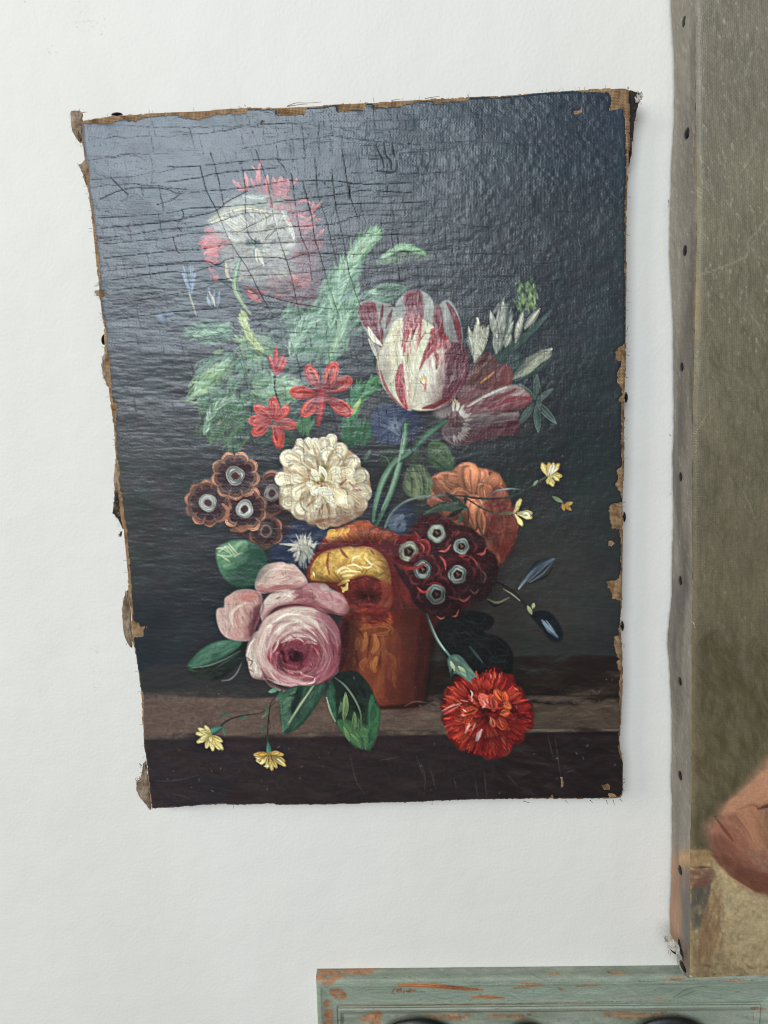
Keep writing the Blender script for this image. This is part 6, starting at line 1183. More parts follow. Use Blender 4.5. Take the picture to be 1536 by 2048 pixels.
sd_paint = np.minimum(sd_paint, -loss)
# ---- craquelure
ck = Painter(fp.x0, fp.y0, fp.w, fp.h, 5); RR = np.random.RandomState(21)
def crack(pts, w, op, n=None, opu=None, raw=False):
    ck.ribbon(pts, [w], [(1, 1, 1)], op=op, opu=opu, bris=0, hh=0, soft=1.0, n=n or 6 * len(pts), raw=raw)
def wob(pts, amp):
    p = spline(ck.P(pts), max(6, int(np.hypot(*(ck.P(pts)[-1] - ck.P(pts)[0])) / 7)))
    j = np.cumsum(RR.randn(len(p), 2), 0) * .35 * amp; j -= np.linspace(0, 1, len(p))[:, None] * j[-1]
    return p + j + RR.randn(len(p), 2) * .45 * amp
def line(pts, w, op, amp=1.0):
    p = wob(pts, amp); ck.ribbon(p, w * (.7 + .6 * RR.rand(7)), [(1, 1, 1)], op=op, bris=0, hh=0, soft=.8, n=len(p), raw=True, opu=.65 + .35 * RR.rand(8))
ck.frame(330, 300, 3.84)
TR = [[(0, 130), (200, 130), (350, 120), (600, 90), (860, 70), (900, 80), (1080, 60)], [(0, 250), (280, 210), (400, 180), (700, 150), (860, 140)], [(-500, 380), (-300, 300), (0, 300), (110, 335), (330, 315), (600, 290), (800, 260), (1000, 235), (1300, 235), (1536, 260), (1900, 250)],
      [(-520, 520), (0, 480), (200, 440), (480, 430), (820, 400), (1180, 360), (1420, 330), (1536, 310), (1900, 330)], [(-500, 600), (0, 550), (160, 520), (380, 470), (480, 400), (640, 310)], [(-520, 680), (-200, 640), (0, 610), (300, 580), (430, 545), (620, 485), (830, 490), (1010, 485), (1280, 430), (1536, 410), (2000, 400)],
      [(-480, 720), (0, 680), (160, 650), (300, 640), (550, 635), (720, 630), (860, 605), (1240, 578), (1350, 560), (1480, 510), (1800, 500)], [(-480, 830), (0, 775), (260, 760), (480, 730), (700, 720), (1000, 710), (1280, 690), (1536, 660), (2100, 640)], [(-460, 930), (0, 880), (160, 860), (320, 855), (400, 880), (520, 825), (850, 825), (940, 840), (1100, 795), (1390, 800), (1536, 800), (2200, 760)],
      [(-400, 1000), (0, 940), (200, 940), (380, 890), (480, 910), (640, 925), (830, 845)], [(-400, 1080), (0, 1020), (150, 1010), (420, 985), (600, 960), (1000, 945), (1240, 920), (1400, 915), (2100, 900)], [(-400, 1190), (0, 1120), (300, 1060), (420, 1005), (560, 1080), (740, 1110), (900, 1150), (1080, 1190), (1280, 1220), (1536, 1220), (2000, 1180)], [(-380, 1300), (0, 1250), (200, 1230), (400, 1215), (640, 1180), (760, 1110)],
      [(270, 130), (320, 320), (400, 470), (470, 640), (520, 740), (640, 920), (740, 1110), (830, 1280)], [(350, 20), (400, 180), (450, 420)], [(590, 130), (620, 320), (615, 480), (640, 640), (700, 720)], [(700, 0), (800, 300), (830, 500), (880, 700), (960, 940), (1040, 1300)], [(860, 60), (920, 140), (930, 190)], [(970, 180), (1000, 420), (1040, 640), (1100, 800), (1130, 1000)], [(1060, 240), (1120, 480), (1160, 700), (1230, 940), (1330, 1260)], [(1150, 60), (1180, 350), (1250, 580), (1330, 900)], [(1280, 150), (1310, 430), (1370, 700), (1420, 960), (1500, 1200)], [(1360, 0), (1420, 340), (1480, 520)],
      [(120, 335), (60, 380), (-60, 420)], [(-420, 210), (-300, 330), (-280, 335)], [(130, 460), (145, 510), (95, 580), (130, 630)], [(60, 670), (90, 770), (110, 790)], [(800, 640), (770, 690), (860, 605)], [(550, 640), (620, 600), (820, 500)]]
for p in TR: line(p, .55, 1.0, .6)
ck.frame(0, 0, 1)
def zone(x, y):
    """how strongly the paint is cracked there"""
    a = math.exp(-(max(abs(x - 560) - 180, 0) / 330.) ** 2 - (max(abs(y - 600) - 160, 0) / 420.) ** 2)
    return max(a, .55 * math.exp(-((x - 560) / 300.) ** 2 - ((y - 1230) / 200.) ** 2), .9 * math.exp(-(max(abs(x - 940) - 210, 0) / 120.) ** 2 - (max(abs(y - 470) - 220, 0) / 150.) ** 2))
curves = []; y = 236
while y < 1600:
    x = 176; yy = y; sl = -.03; xs_c = []; ys_c = []; ph_ = RR.rand() * 6; am = 4 + 7 * RR.rand(); wl = 70 + 120 * RR.rand()
    while x < 1245:
        xs_c.append(x); ys_c.append(y - .03 * (x - 176) + am * math.sin(x / wl + ph_) + .5 * am * math.sin(x / wl * 2.3 + 2 * ph_) + RR.randn() * 1.1); x += 9
    curves.append((np.array(xs_c), np.array(ys_c))); y += 17 + 19 * RR.rand()
for xs_c, ys_c in curves:
    k = 0
    while k < len(xs_c) - 6:
        L = RR.randint(10, 40); mx, my = xs_c[min(k + L // 2, len(xs_c) - 1)], ys_c[min(k + L // 2, len(xs_c) - 1)]; z = zone(mx, my)
        if 335 < mx < 690 and 300 < my < 630: z *= .25
        if RR.rand() < z * 1.15 + .02: line(list(zip(xs_c[k:k + L:2], ys_c[k:k + L:2])), .25 + .24 * z * RR.rand(), min(1, .42 + .6 * z), .5)
        k += L - 1 if RR.rand() < .8 else L + RR.randint(3, 12)
for j in range(len(curves) - 1):
    x = 190 + 30 * RR.rand()
    while x < 1230:
        y0_ = np.interp(x, *curves[j]); z = zone(x, y0_); x += (17 + 19 * RR.rand()) * (1.7 if x < 400 else 1)
        if 335 < x < 690 and 300 < y0_ < 630: z *= .4
        if RR.rand() > z * .9: continue
        j2 = min(j + 1 + (RR.rand() < .35) + (RR.rand() < .12), len(curves) - 1); lean = .24 - .26 * (x - 200) / 1000. + RR.randn() * .06
        L = np.interp(x, *curves[j2]) - y0_
        if L < 5: continue
        y1_ = np.interp(x + lean * L, *curves[j2])
        line([(x, y0_), (x + lean * L * .5 + RR.randn() * 1.6, (y0_ + y1_) / 2), (x + lean * L, y1_)], .25 + .2 * z * RR.rand(), min(1, .42 + .55 * z), .45)
for i in range(46):        # long cracks running down with the warp threads
    x = 700 + 500 * RR.rand() if RR.rand() < .7 else 420 + 280 * RR.rand(); y = (235 if x > 700 else 640) + 480 * RR.rand(); L = 140 + 380 * RR.rand(); lean = .20 - .24 * (x - 200) / 1000.
    if RR.rand() > zone(x, y + L / 2) * 1.3 + .1: continue
    pts = [(x, y)]
    while pts[-1][1] < y + L: pts.append((pts[-1][0] + lean * 16 + RR.randn() * 2.2, pts[-1][1] + 16))
    line(pts, .30 + .14 * RR.rand(), .9, .5)
for i in range(70):        # fine net at the left edge and drying cracks on the ledge
    x, y, q = (190 + 130 * RR.rand(), 300 + 420 * RR.rand(), .5) if i < 34 else (320 + 700 * RR.rand(), 1395 + 75 * RR.rand(), .6)
    an = RR.choice([0, math.pi / 2]) + RR.randn() * .35; L = 8 + 24 * RR.rand()
    line([(x, y), (x + L * .5 * math.cos(an) + RR.randn(), y + L * .5 * math.sin(an)), (x + L * math.cos(an), y + L * math.sin(an))], .45, q, .7)
crackm = np.clip(ck.col[..., 0] * 1.35, 0, 1)
rub = Painter(fp.x0, fp.y0, fp.w, fp.h, 6); rub.frame(0, 0, 1)       # light scratches in the dark foot of the picture, flaked spots
for p in [[(700, 1510), (712, 1560), (730, 1590)], [(832, 1510), (850, 1560)], [(842, 1525), (850, 1555), (848, 1590)], [(860, 1535), (872, 1580)], [(908, 1555), (912, 1575)], [(950, 1560), (956, 1595)], [(968, 1540), (974, 1598)], [(1110, 1475), (1118, 1530), (1122, 1560)], [(1095, 1470), (1108, 1520)], [(345, 1587), (380, 1596)], [(1130, 1545), (1150, 1540)], [(1015, 1550), (1035, 1572)], [(760, 1520), (800, 1514)], [(400, 1550), (350, 1560), (312, 1562)], [(808, 1412), (835, 1402), (856, 1405)]]:
    rub.ribbon(p, [.35, .6, .3], [(1, 1, 1)], op=.38, bris=0, hh=0, n=12)
for i in range(90):
    x, y = 300 + 930 * RR.rand(), (1350 + 240 * RR.rand() if i < 60 else 260 + 1000 * RR.rand())
    rub.ribbon([(x, y), (x + RR.randn() * 2.5, y + RR.randn() * 2)], [.5 + .5 * RR.rand()], [(1, 1, 1)], op=.35 + .5 * RR.rand() if i < 60 else .3, bris=0, hh=0, n=3)
pits = Painter(fp.x0, fp.y0, fp.w, fp.h, 7); pits.frame(0, 0, 1)
for i in range(420):
    x, y = 180 + 1060 * RR.rand(), 240 + 900 * RR.rand() ** 1.3
    pits.ribbon([(x, y), (x + RR.randn() * 1.5, y + RR.randn())], [.4 + .9 * RR.rand() ** 3], [(1, 1, 1)], op=.75, bris=0, hh=0, n=3)
for p in [[(752, 290), (758, 305), (765, 318), (768, 335)], [(768, 285), (772, 310), (782, 322), (783, 340)], [(785, 290), (790, 315)], [(738, 318), (760, 318)], [(752, 342), (790, 343), (795, 320)], [(700, 370), (698, 400)]]:
    pits.ribbon(p, [.7, 1.5, .8], [(1, 1, 1)], op=.8, bris=0, hh=0, n=10)
# ---- relief of the surface, in mm
hx, hy = fp.w, fp.h
GX = (np.arange(hx)[None, :] + fp.x0).astype(np.float32); GY = (np.arange(hy)[:, None] + fp.y0).astype(np.float32)
rip = rnd_noise(hy, hx, 7.5, 46, 31, 1) * .6 + rnd_noise(hy, hx, 4.5, 22, 32, 1) * .4
rip2 = rnd_noise(hy, hx, 9, 9, 33, 2); bigw = rnd_noise(hy, hx, 70, 150, 34, 3); mid = rnd_noise(hy, hx, 24, 40, 35, 2)
fx = np.clip((GX - 760) / 300, 0, 1); fy = np.clip((GY - 1150) / 250, 0, 1)
patch = .45 + 1.1 * np.clip(rnd_noise(hy, hx, 90, 160, 37, 3) * 2 - .5, 0, 1)
rip = rnd_noise(hy, hx, 8.5, 60, 31, 2) * .55 + rnd_noise(hy, hx, 6, 18, 32, 2) * .45
relief = (.34 * patch * (rip - .5) * (1 - .55 * fx) + .20 * (rip2 - .5) * (.45 + .8 * fx)) * (1 - .75 * fy) + .9 * (bigw - .5) + .22 * (mid - .5)
relief += .11 * np.minimum(fp.hgt, 2.2) / 1.0
relief -= .05 * crackm + .10 * pits.col[..., 0]
relief += .10 * (np.clip(sd_paint, 0, 5) / 5 - 1)          # paint thins towards its torn edge
linen = sd_paint < 0
relief = np.where(linen, relief - .28, relief)
# ---- pigment
def boxblur(a, r):
    for ax in (0, 1):
        c_ = np.cumsum(np.concatenate([np.repeat(np.take(a, [0], ax), r + 1, ax), a, np.repeat(np.take(a, [-1], ax), r, ax)], ax), ax, dtype=np.float64)
        n_ = a.shape[ax]; a = (np.take(c_, np.arange(2 * r + 1, 2 * r + 1 + n_), ax) - np.take(c_, np.arange(0, n_), ax)) / (2 * r + 1)
    return a.astype(np.float32)
TONE = {'painted_vase': (.95, .9), 'painted_foliage': (1.12, 1.02), 'painted_orange_rose': (.98, 1.06), 'painted_fallen_tulip': (.85, 1.0), 'painted_pink_rose': (.92, .98), 'painted_blue_flower': (.8, .9), 'painted_blue_bud': (.7, 1.0), 'painted_crimson_auricula': (.88, .9), 'painted_brown_auricula': (.88, .95), 'painted_red_flower': (.88, .95), 'painted_peony': (.78, 1.0), 'painted_leaf': (.85, .9), 'painted_tulip_stem': (.8, .92), 'painted_blue_sprig': (.6, .9), 'painted_white_flower': (1.06, 1.03), 'painted_yellow_rose': (1.02, 1.08)}
sat_ = np.ones(fp.pid.shape, np.float32); gain_ = np.ones(fp.pid.shape, np.float32)
for k, nm in enumerate(fp.names):
    if nm in TONE: sat_[fp.pid == k], gain_[fp.pid == k] = TONE[nm]
sat_ = boxblur(sat_, 2)[..., None]; gain_ = boxblur(gain_, 2)[..., None]
gm = fp.col.mean(-1, keepdims=True); fp.col = ((gm + (fp.col - gm) * sat_) * gain_).astype(np.float32)
fc = fp.col + .55 * (fp.col - boxblur(boxblur(fp.col, 2), 2)) + .22 * (fp.col - boxblur(boxblur(fp.col, 12), 12))
pig = lin(np.clip(fc, 6, 255)) * 1.18
g_ = pig.mean(-1, keepdims=True); grn = ((pig[..., 1] > pig[..., 0]) & (pig[..., 1] > pig[..., 2]))[..., None]
pig = g_ + (pig - g_) * np.where(grn, .84, .92)
dirt = np.clip(crackm * .95 + pits.col[..., 0] * .8, 0, 1)[..., None]
pig = pig * (1 - dirt) + np.array([.010, .010, .010]) * dirt
pig = pig * (1 - .55 * rub.col[..., :1]) + np.array([.36, .31, .27]) * .55 * rub.col[..., :1]
dull = np.clip(dirt[..., 0] * .95 + .14 * np.clip(rnd_noise(hy, hx, 30, 50, 36, 4) * 2.2 - 1.2, 0, 1), 0, 1)
linpig = np.array([.20, .105, .05])
# ---- the grid of the picture surface
STEP = .00056
cx_, cz_ = at([140, 1290, 1290, 140], [160, 160, 1630, 1630], FRONT)
X = np.arange(cx_.min(), cx_.max(), STEP); Z = np.arange(cz_.max(), cz_.min(), -STEP)
XX, ZZ = np.meshgrid(X, Z)
PX, PY = px_of(XX, np.full_like(XX, -FRONT), ZZ)
def sample(a, px, py, p):
    fxx = np.clip(px - p.x0, 0, p.w - 1.001); fyy = np.clip(py - p.y0, 0, p.h - 1.001)
    i = fxx.astype(int); j = fyy.astype(int); u = fxx - i; v_ = fyy - j
    if a.ndim == 3: u = u[..., None]; v_ = v_[..., None]
    return (a[j, i] * (1 - u) + a[j, i + 1] * u) * (1 - v_) + (a[j + 1, i] * (1 - u) + a[j + 1, i + 1] * u) * v_
def near(a, px, py, p):
    return a[np.clip(np.round(py - p.y0).astype(int), 0, p.h - 1), np.clip(np.round(px - p.x0).astype(int), 0, p.w - 1)]
Hm = sample(relief.astype(np.float32), PX, PY, fp) * .001
so = sample(sd_out.astype(np.float32), PX, PY, fp)
Hm = Hm - np.where(so < 8, ((8 - np.clip(so, 0, 8)) / 8) ** 2 * .0012, 0)      # the canvas rounds over its edge
col = np.concatenate([sample(pig.astype(np.float32), PX, PY, fp), sample(dull.astype(np.float32), PX, PY, fp)[..., None]], -1)
gz, gx_ = np.gradient(Hm, STEP); gz = -gz
nrm = np.stack([-gx_, -np.ones_like(gx_), -gz], -1); nrm /= np.linalg.norm(nrm, axis=-1, keepdims=True)
COo = np.stack([XX, -FRONT - Hm, ZZ], -1) - ORG
ids = near(fp.pid, PX, PY, fp).astype(int)
ids = np.where(sample(sd_paint.astype(np.float32), PX, PY, fp) < 0, -1, ids)
ny_, nx_ = XX.shape
keep = so > 0
fk = keep[:-1, :-1] & keep[1:, :-1] & keep[:-1, 1:] & keep[1:, 1:]
fid = np.where(fk, ids[:-1, :-1], -9)
vid = np.arange(ny_ * nx_).reshape(ny_, nx_)
quads = np.stack([vid[:-1, :-1], vid[1:, :-1], vid[1:, 1:], vid[:-1, 1:]], -1)
COf, NRf, CLf = COo.reshape(-1, 3), nrm.reshape(-1, 3), col.reshape(-1, 4)
def cut(name, which, mat, cols=True):
    f = quads[which]
    if len(f) < 12: return None
    u, inv = np.unique(f.ravel(), return_inverse=True)
    me = raw_mesh(name, COf[u], inv.reshape(-1, 4), True, NRf[u], CLf[u] if cols else None)
    return put(name, me, mat, flower)
cut('bare_linen', fid == -1, m_linen, False)
PART_LABEL = {'background': ('paint_layer', None)}
LB = {'painted_tulip': 'big white tulip striped crimson', 'painted_fallen_tulip': 'drooping maroon and white tulip', 'painted_pink_rose': 'large pink cabbage rose', 'painted_yellow_rose': 'yellow and red rose', 'painted_orange_rose': 'orange rose in shade',
      'painted_white_flower': 'cream white double flower', 'painted_carnation': 'ragged scarlet carnation lying on the ledge', 'painted_peony': 'faded white and pink peony', 'painted_vase': 'terracotta vase with figures', 'painted_ledge': 'brown stone ledge', 'painted_foliage': 'feathery green foliage', 'painted_tuberose': 'pale tuberose sprigs'}
for k, nm in enumerate(fp.names):
    o = cut('paint_layer' if nm == 'background' else nm, fid == k, m_oil)
    if o is not None and nm in LB: o['label'] = LB[nm]
# ---- stretcher, folded margin, tacks, loose flaps and threads
def outline_ring(h, inset):
    q = np.asarray(OUT, float); x, z = at(q[:, 0], q[:, 1], FRONT)
    p = np.stack([x, z], -1); c = p.mean(0); d = p - c
    d = d * (1 - inset / np.linalg.norm(d, axis=1, keepdims=True)); p = c + d
    return [(a - ORG[0], -h, b_ - ORG[2]) for a, b_ in p]
bm = bmesh.new()
rings = [[bm.verts.new(v_) for v_ in outline_ring(h, ins)] for h, ins in ((.0172, .0012), (.014, .0008), (.008, .001), (.002, .0016))]
n = len(rings[0])
for a, c in zip(rings[:-1], rings[1:]):
    for i in range(n): bm.faces.new((a[i], a[(i + 1) % n], c[(i + 1) % n], c[i]))
put('folded_margin', bm_mesh('folded_margin', bm), m_dark, flower)
def bar(name, x0, x1, z0, z1, h0, h1):
    bm = bmesh.new(); bmesh.ops.create_cube(bm, size=1.0)
    for v_ in bm.verts: v_.co = ((x0 + x1) / 2 + v_.co.x * (x1 - x0), -(h0 + h1) / 2 + v_.co.y * (h1 - h0), (z0 + z1) / 2 + v_.co.z * (z1 - z0))
    bmesh.ops.bevel(bm, geom=list(bm.edges), offset=.001, segments=1, affect='EDGES')
    return put(name, bm_mesh(name, bm, False), m_wood, flower)
ring = np.array(outline_ring(0, .006)); xa, xb = np.percentile(ring[:, 0], 8) , ring[:, 0].max() - .004; za, zb = ring[:, 2].min() + .004, np.percentile(ring[:, 2], 92) - .012
xa = max(xa, -.14)
bar('stretcher_bar', xa, xa + .04, za, zb, .003, .016); bar('stretcher_bar', xb - .04, xb, za, zb, .003, .016)
bar('stretcher_bar', xa + .041, xb - .041, za, za + .04, .003, .016); bar('stretcher_bar', xa + .041, xb - .041, zb - .04, zb, .003, .016)
def tack_mesh(R=.0042):
    bm = bmesh.new(); prof = [(0, .0013), (.45, .00118), (.8, .0007), (1.0, .0001), (1.0, -.0003), (.3, -.0006), (.22, -.004), (0, -.0075)]
    seg = 16; rs = []
    for r, zz in prof:
        if r == 0: rs.append([bm.verts.new((0, 0, zz))])
        else: rs.append([bm.verts.new((R * r * math.cos(6.2832 * k / seg), R * r * math.sin(6.2832 * k / seg), zz)) for k in range(seg)])
    for a, c in zip(rs[:-1], rs[1:]):
        for k in range(seg):
            if len(a) == 1: bm.faces.new((a[0], c[k], c[(k + 1) % seg]))
            elif len(c) == 1: bm.faces.new((a[k], c[0], a[(k + 1) % seg]))
            else: bm.faces.new((a[k], c[k], c[(k + 1) % seg], a[(k + 1) % seg]))
    return bm_mesh('tack', bm)
me_tack = tack_mesh(); me_tack.materials.append(m_tack)
def tack(px, py, h, normal, parent, org, R=1.0):
    x, z = at(px, py, h)
    o = bpy.data.objects.new('tack', me_tack); S.collection.objects.link(o); o.parent = parent
    o.location = (float(x) - org[0], -h, float(z) - org[2]); o.rotation_euler = Vector(normal).to_track_quat('Z', 'Y').to_euler(); o.scale = (R, R, R)
for px, py, nrm_ in [(234, 229, (-.05, -.12, 1)), (1252, 795, (1, -.1, 0)), (1248.5, 1034, (1, -.15, 0)), (1244.5, 1252, (1, -.1, 0)), (208.5, 679, (-1, .15, .2))]:
    tack(px, py, .012, nrm_, flower, ORG, .8)
def flap(name, px_poly, h0, h1, mat, parent, org, thick=.0007, seed=0, edge_first=None):
    """a scrap of cloth: outline given in photo pixels, curling from height h0 (its first and last points) to h1"""
    q = np.asarray(px_poly, float); n = len(q); r = np.random.RandomState(seed)
    pts = spline(q, n * 5, True); pts += r.randn(len(pts), 2) * .7
    c = pts.mean(0); bm = bmesh.new(); base = (q[0] + q[-1]) / 2; ext_ = np.max(np.linalg.norm(pts - base, axis=1)) + 1e-6
    def H(p): t = np.linalg.norm(p - base) / ext_; return h0 + (h1 - h0) * t * t
    rings = []
    for s_ in (1.0, .66, .33):
        ring_ = []
        for p in pts:
            pp = c + (p - c) * s_; hh_ = H(pp) + .0006 * math.sin(pp[0] * .8) * math.cos(pp[1] * .5); x, z = at(pp[0], pp[1], hh_)
            ring_.append(bm.verts.new((float(x) - org[0], -hh_, float(z) - org[2])))
        rings.append(ring_)
    m_ = len(pts)
    for a, b_ in zip(rings[:-1], rings[1:]):
        for i in range(m_): bm.faces.new((a[i], a[(i + 1) % m_], b_[(i + 1) % m_], b_[i]))
    bm.faces.new(rings[-1])
    g_ = bmesh.ops.extrude_face_region(bm, geom=list(bm.faces))
    bmesh.ops.translate(bm, vec=(0, thick, 0), verts=[e for e in g_['geom'] if isinstance(e, bmesh.types.BMVert)])
    return put(name, bm_mesh(name, bm), mat, parent)
FL_ = [([(164, 240), (163, 262), (162, 285), (155, 280), (146, 264), (142, 240), (142, 224), (152, 222), (163, 224)], .017, .012, m_flap), ([(172, 318), (176, 345), (177, 372), (171, 366), (164, 345), (158, 330), (164, 326)], .016, .013, m_flap),
       ([(211, 712), (217, 770), (213, 768), (207, 752), (203, 732), (206, 712)], .016, .014, m_flap), ([(238, 985), (243, 1030), (246, 1058), (240, 1045), (232, 1033), (225, 1023), (228, 1002), (231, 985)], .017, .010, m_dark), ([(236, 925), (239, 975), (238, 1000), (230, 998), (228, 960), (231, 925)], .017, .013, m_flap),
       ([(259, 1190), (262, 1240), (265, 1293), (255, 1286), (247, 1262), (244, 1226), (247, 1200), (253, 1182)], .017, .011, m_flap), ([(293, 1530), (297, 1575), (302, 1618), (293, 1611), (275, 1586), (273, 1565), (281, 1554), (288, 1524)], .017, .009, m_flap),
       ([(1257, 190), (1258, 240), (1257, 330), (1264, 300), (1266, 270), (1275, 210), (1283, 192), (1270, 184), (1260, 181)], .017, .012, m_dark), ([(1268, 188), (1272, 204), (1278, 204), (1285, 193), (1279, 185), (1270, 184)], .0165, .018, m_pale), ([(204, 592), (200, 594), (192, 590), (190, 583), (198, 580), (205, 580)], .017, .014, m_flap),
       ([(243, 1064), (242, 1072), (239, 1070), (241, 1064)], .016, .014, m_dark)]
for i, (q, h0, h1, mt) in enumerate(FL_): flap('loose_flap', q, h0, h1, mt, flower, ORG, seed=i)
def thread(px_pts, h0, h1, parent, org, mat, R=.00022, name='loose_thread'):
    p = spline(px_pts, 14); cu = bpy.data.curves.new(name, 'CURVE'); cu.dimensions = '3D'; cu.bevel_depth = R; cu.bevel_resolution = 1
    sp = cu.splines.new('POLY'); sp.points.add(len(p) - 1)
    for k, q in enumerate(p):
        h = h0 + (h1 - h0) * k / (len(p) - 1); x, z = at(q[0], q[1], h); sp.points[k].co = (float(x) - org[0], -h, float(z) - org[2], 1); sp.points[k].radius = 1 - .6 * k / len(p)
    tmp = bpy.data.objects.new('tmp', cu); S.collection.objects.link(tmp); dg = bpy.context.evaluated_depsgraph_get()
    me = bpy.data.meshes.new_from_object(tmp.evaluated_get(dg)); bpy.data.objects.remove(tmp); bpy.data.curves.remove(cu); me.name = name
    for pl in me.polygons: pl.use_smooth = True
    me.materials.clear(); return put(name, me, mat, parent)
RT = random.Random(4)
for q in [[(575, 212), (592, 206), (615, 206), (643, 204)], [(574, 213), (600, 209), (615, 208)], [(748, 203), (747, 196)], [(783, 201), (800, 198)], [(850, 197), (868, 194), (879, 193)], [(1255, 711), (1259, 710)], [(1252, 755), (1257, 756)], [(1253, 664), (1257, 650)], [(165, 225), (172, 224), (174, 225)], [(150, 222), (148, 219)], [(158, 221), (160, 218)], [(198, 564), (192, 569)],
          [(206, 640), (200, 640)], [(206, 695), (203, 693)], [(284, 1532), (279, 1527), (281, 1533), (279, 1536)], [(276, 1566), (271, 1558), (274, 1554)], [(275, 1570), (272, 1563)], [(277, 1562), (274, 1556)], [(280, 1560), (278, 1552)], [(1277, 188), (1283, 185), (1286, 190)], [(1276, 212), (1272, 222)], [(1266, 280), (1268, 286)], [(492, 213), (488, 209)],
          [(1046, 1602), (1060, 1606), (1052, 1604)], [(1130, 1600), (1137, 1608)], [(1180, 1600), (1186, 1606)], [(1212, 1600), (1216, 1609)], [(1226, 1600), (1229, 1610)], [(1240, 1598), (1245, 1604)], [(1246, 1580), (1250, 1582)], [(1247, 1566), (1251, 1563)]]:
    thread(q, .0165, .0165 + RT.uniform(-.004, .002), flower, ORG, m_thread if q[0][0] < 1150 or q[0][1] < 1500 else m_dark)
for i, (q, h0, h1, mt) in enumerate(FL_):
    for t in range(9):
        k = RT.randrange(1, len(q) - 1); a, bq = q[k], q[(k + 1) % len(q)]; f_ = RT.random(); x, y = a[0] + (bq[0] - a[0]) * f_, a[1] + (bq[1] - a[1]) * f_; sg = -1 if x < 600 else 1
        thread([(x - sg * 2, y), (x + sg * 1.5, y + RT.gauss(0, 1.2)), (x + sg * RT.uniform(2, 5), y + RT.gauss(0, 3))], h1 + .001, h1 + RT.uniform(-.002, .003), flower, ORG, RT.choice([m_thread, m_thread, m_pale]), .00016)
for i in range(110):      # short frayed ends all along the torn left and top margins
    k = RT.randrange(len(OUT)); a = OUT[k]; bq = OUT[(k + 1) % len(OUT)]; t = RT.random(); x, y = a[0] + (bq[0] - a[0]) * t, a[1] + (bq[1] - a[1]) * t
    if y > 1590 and RT.random() < .8: continue
    nxn, nyn = (-1, 0) if x < 330 and y > 260 else ((1, 0) if x > 1200 and y > 200 else (0, -1))
    if y > 1590: nxn, nyn = 0, 1
    thread([(x - nxn * 1.5, y - nyn * 1.5), (x + nxn * 2 + RT.gauss(0, 1), y + nyn * 2 + RT.gauss(0, 1)), (x + nxn * RT.uniform(3, 5.5) + RT.gauss(0, 2), y + nyn * RT.uniform(3, 5.5) + RT.gauss(0, 2))], .0168, .0165, flower, ORG, m_thread, .00014)
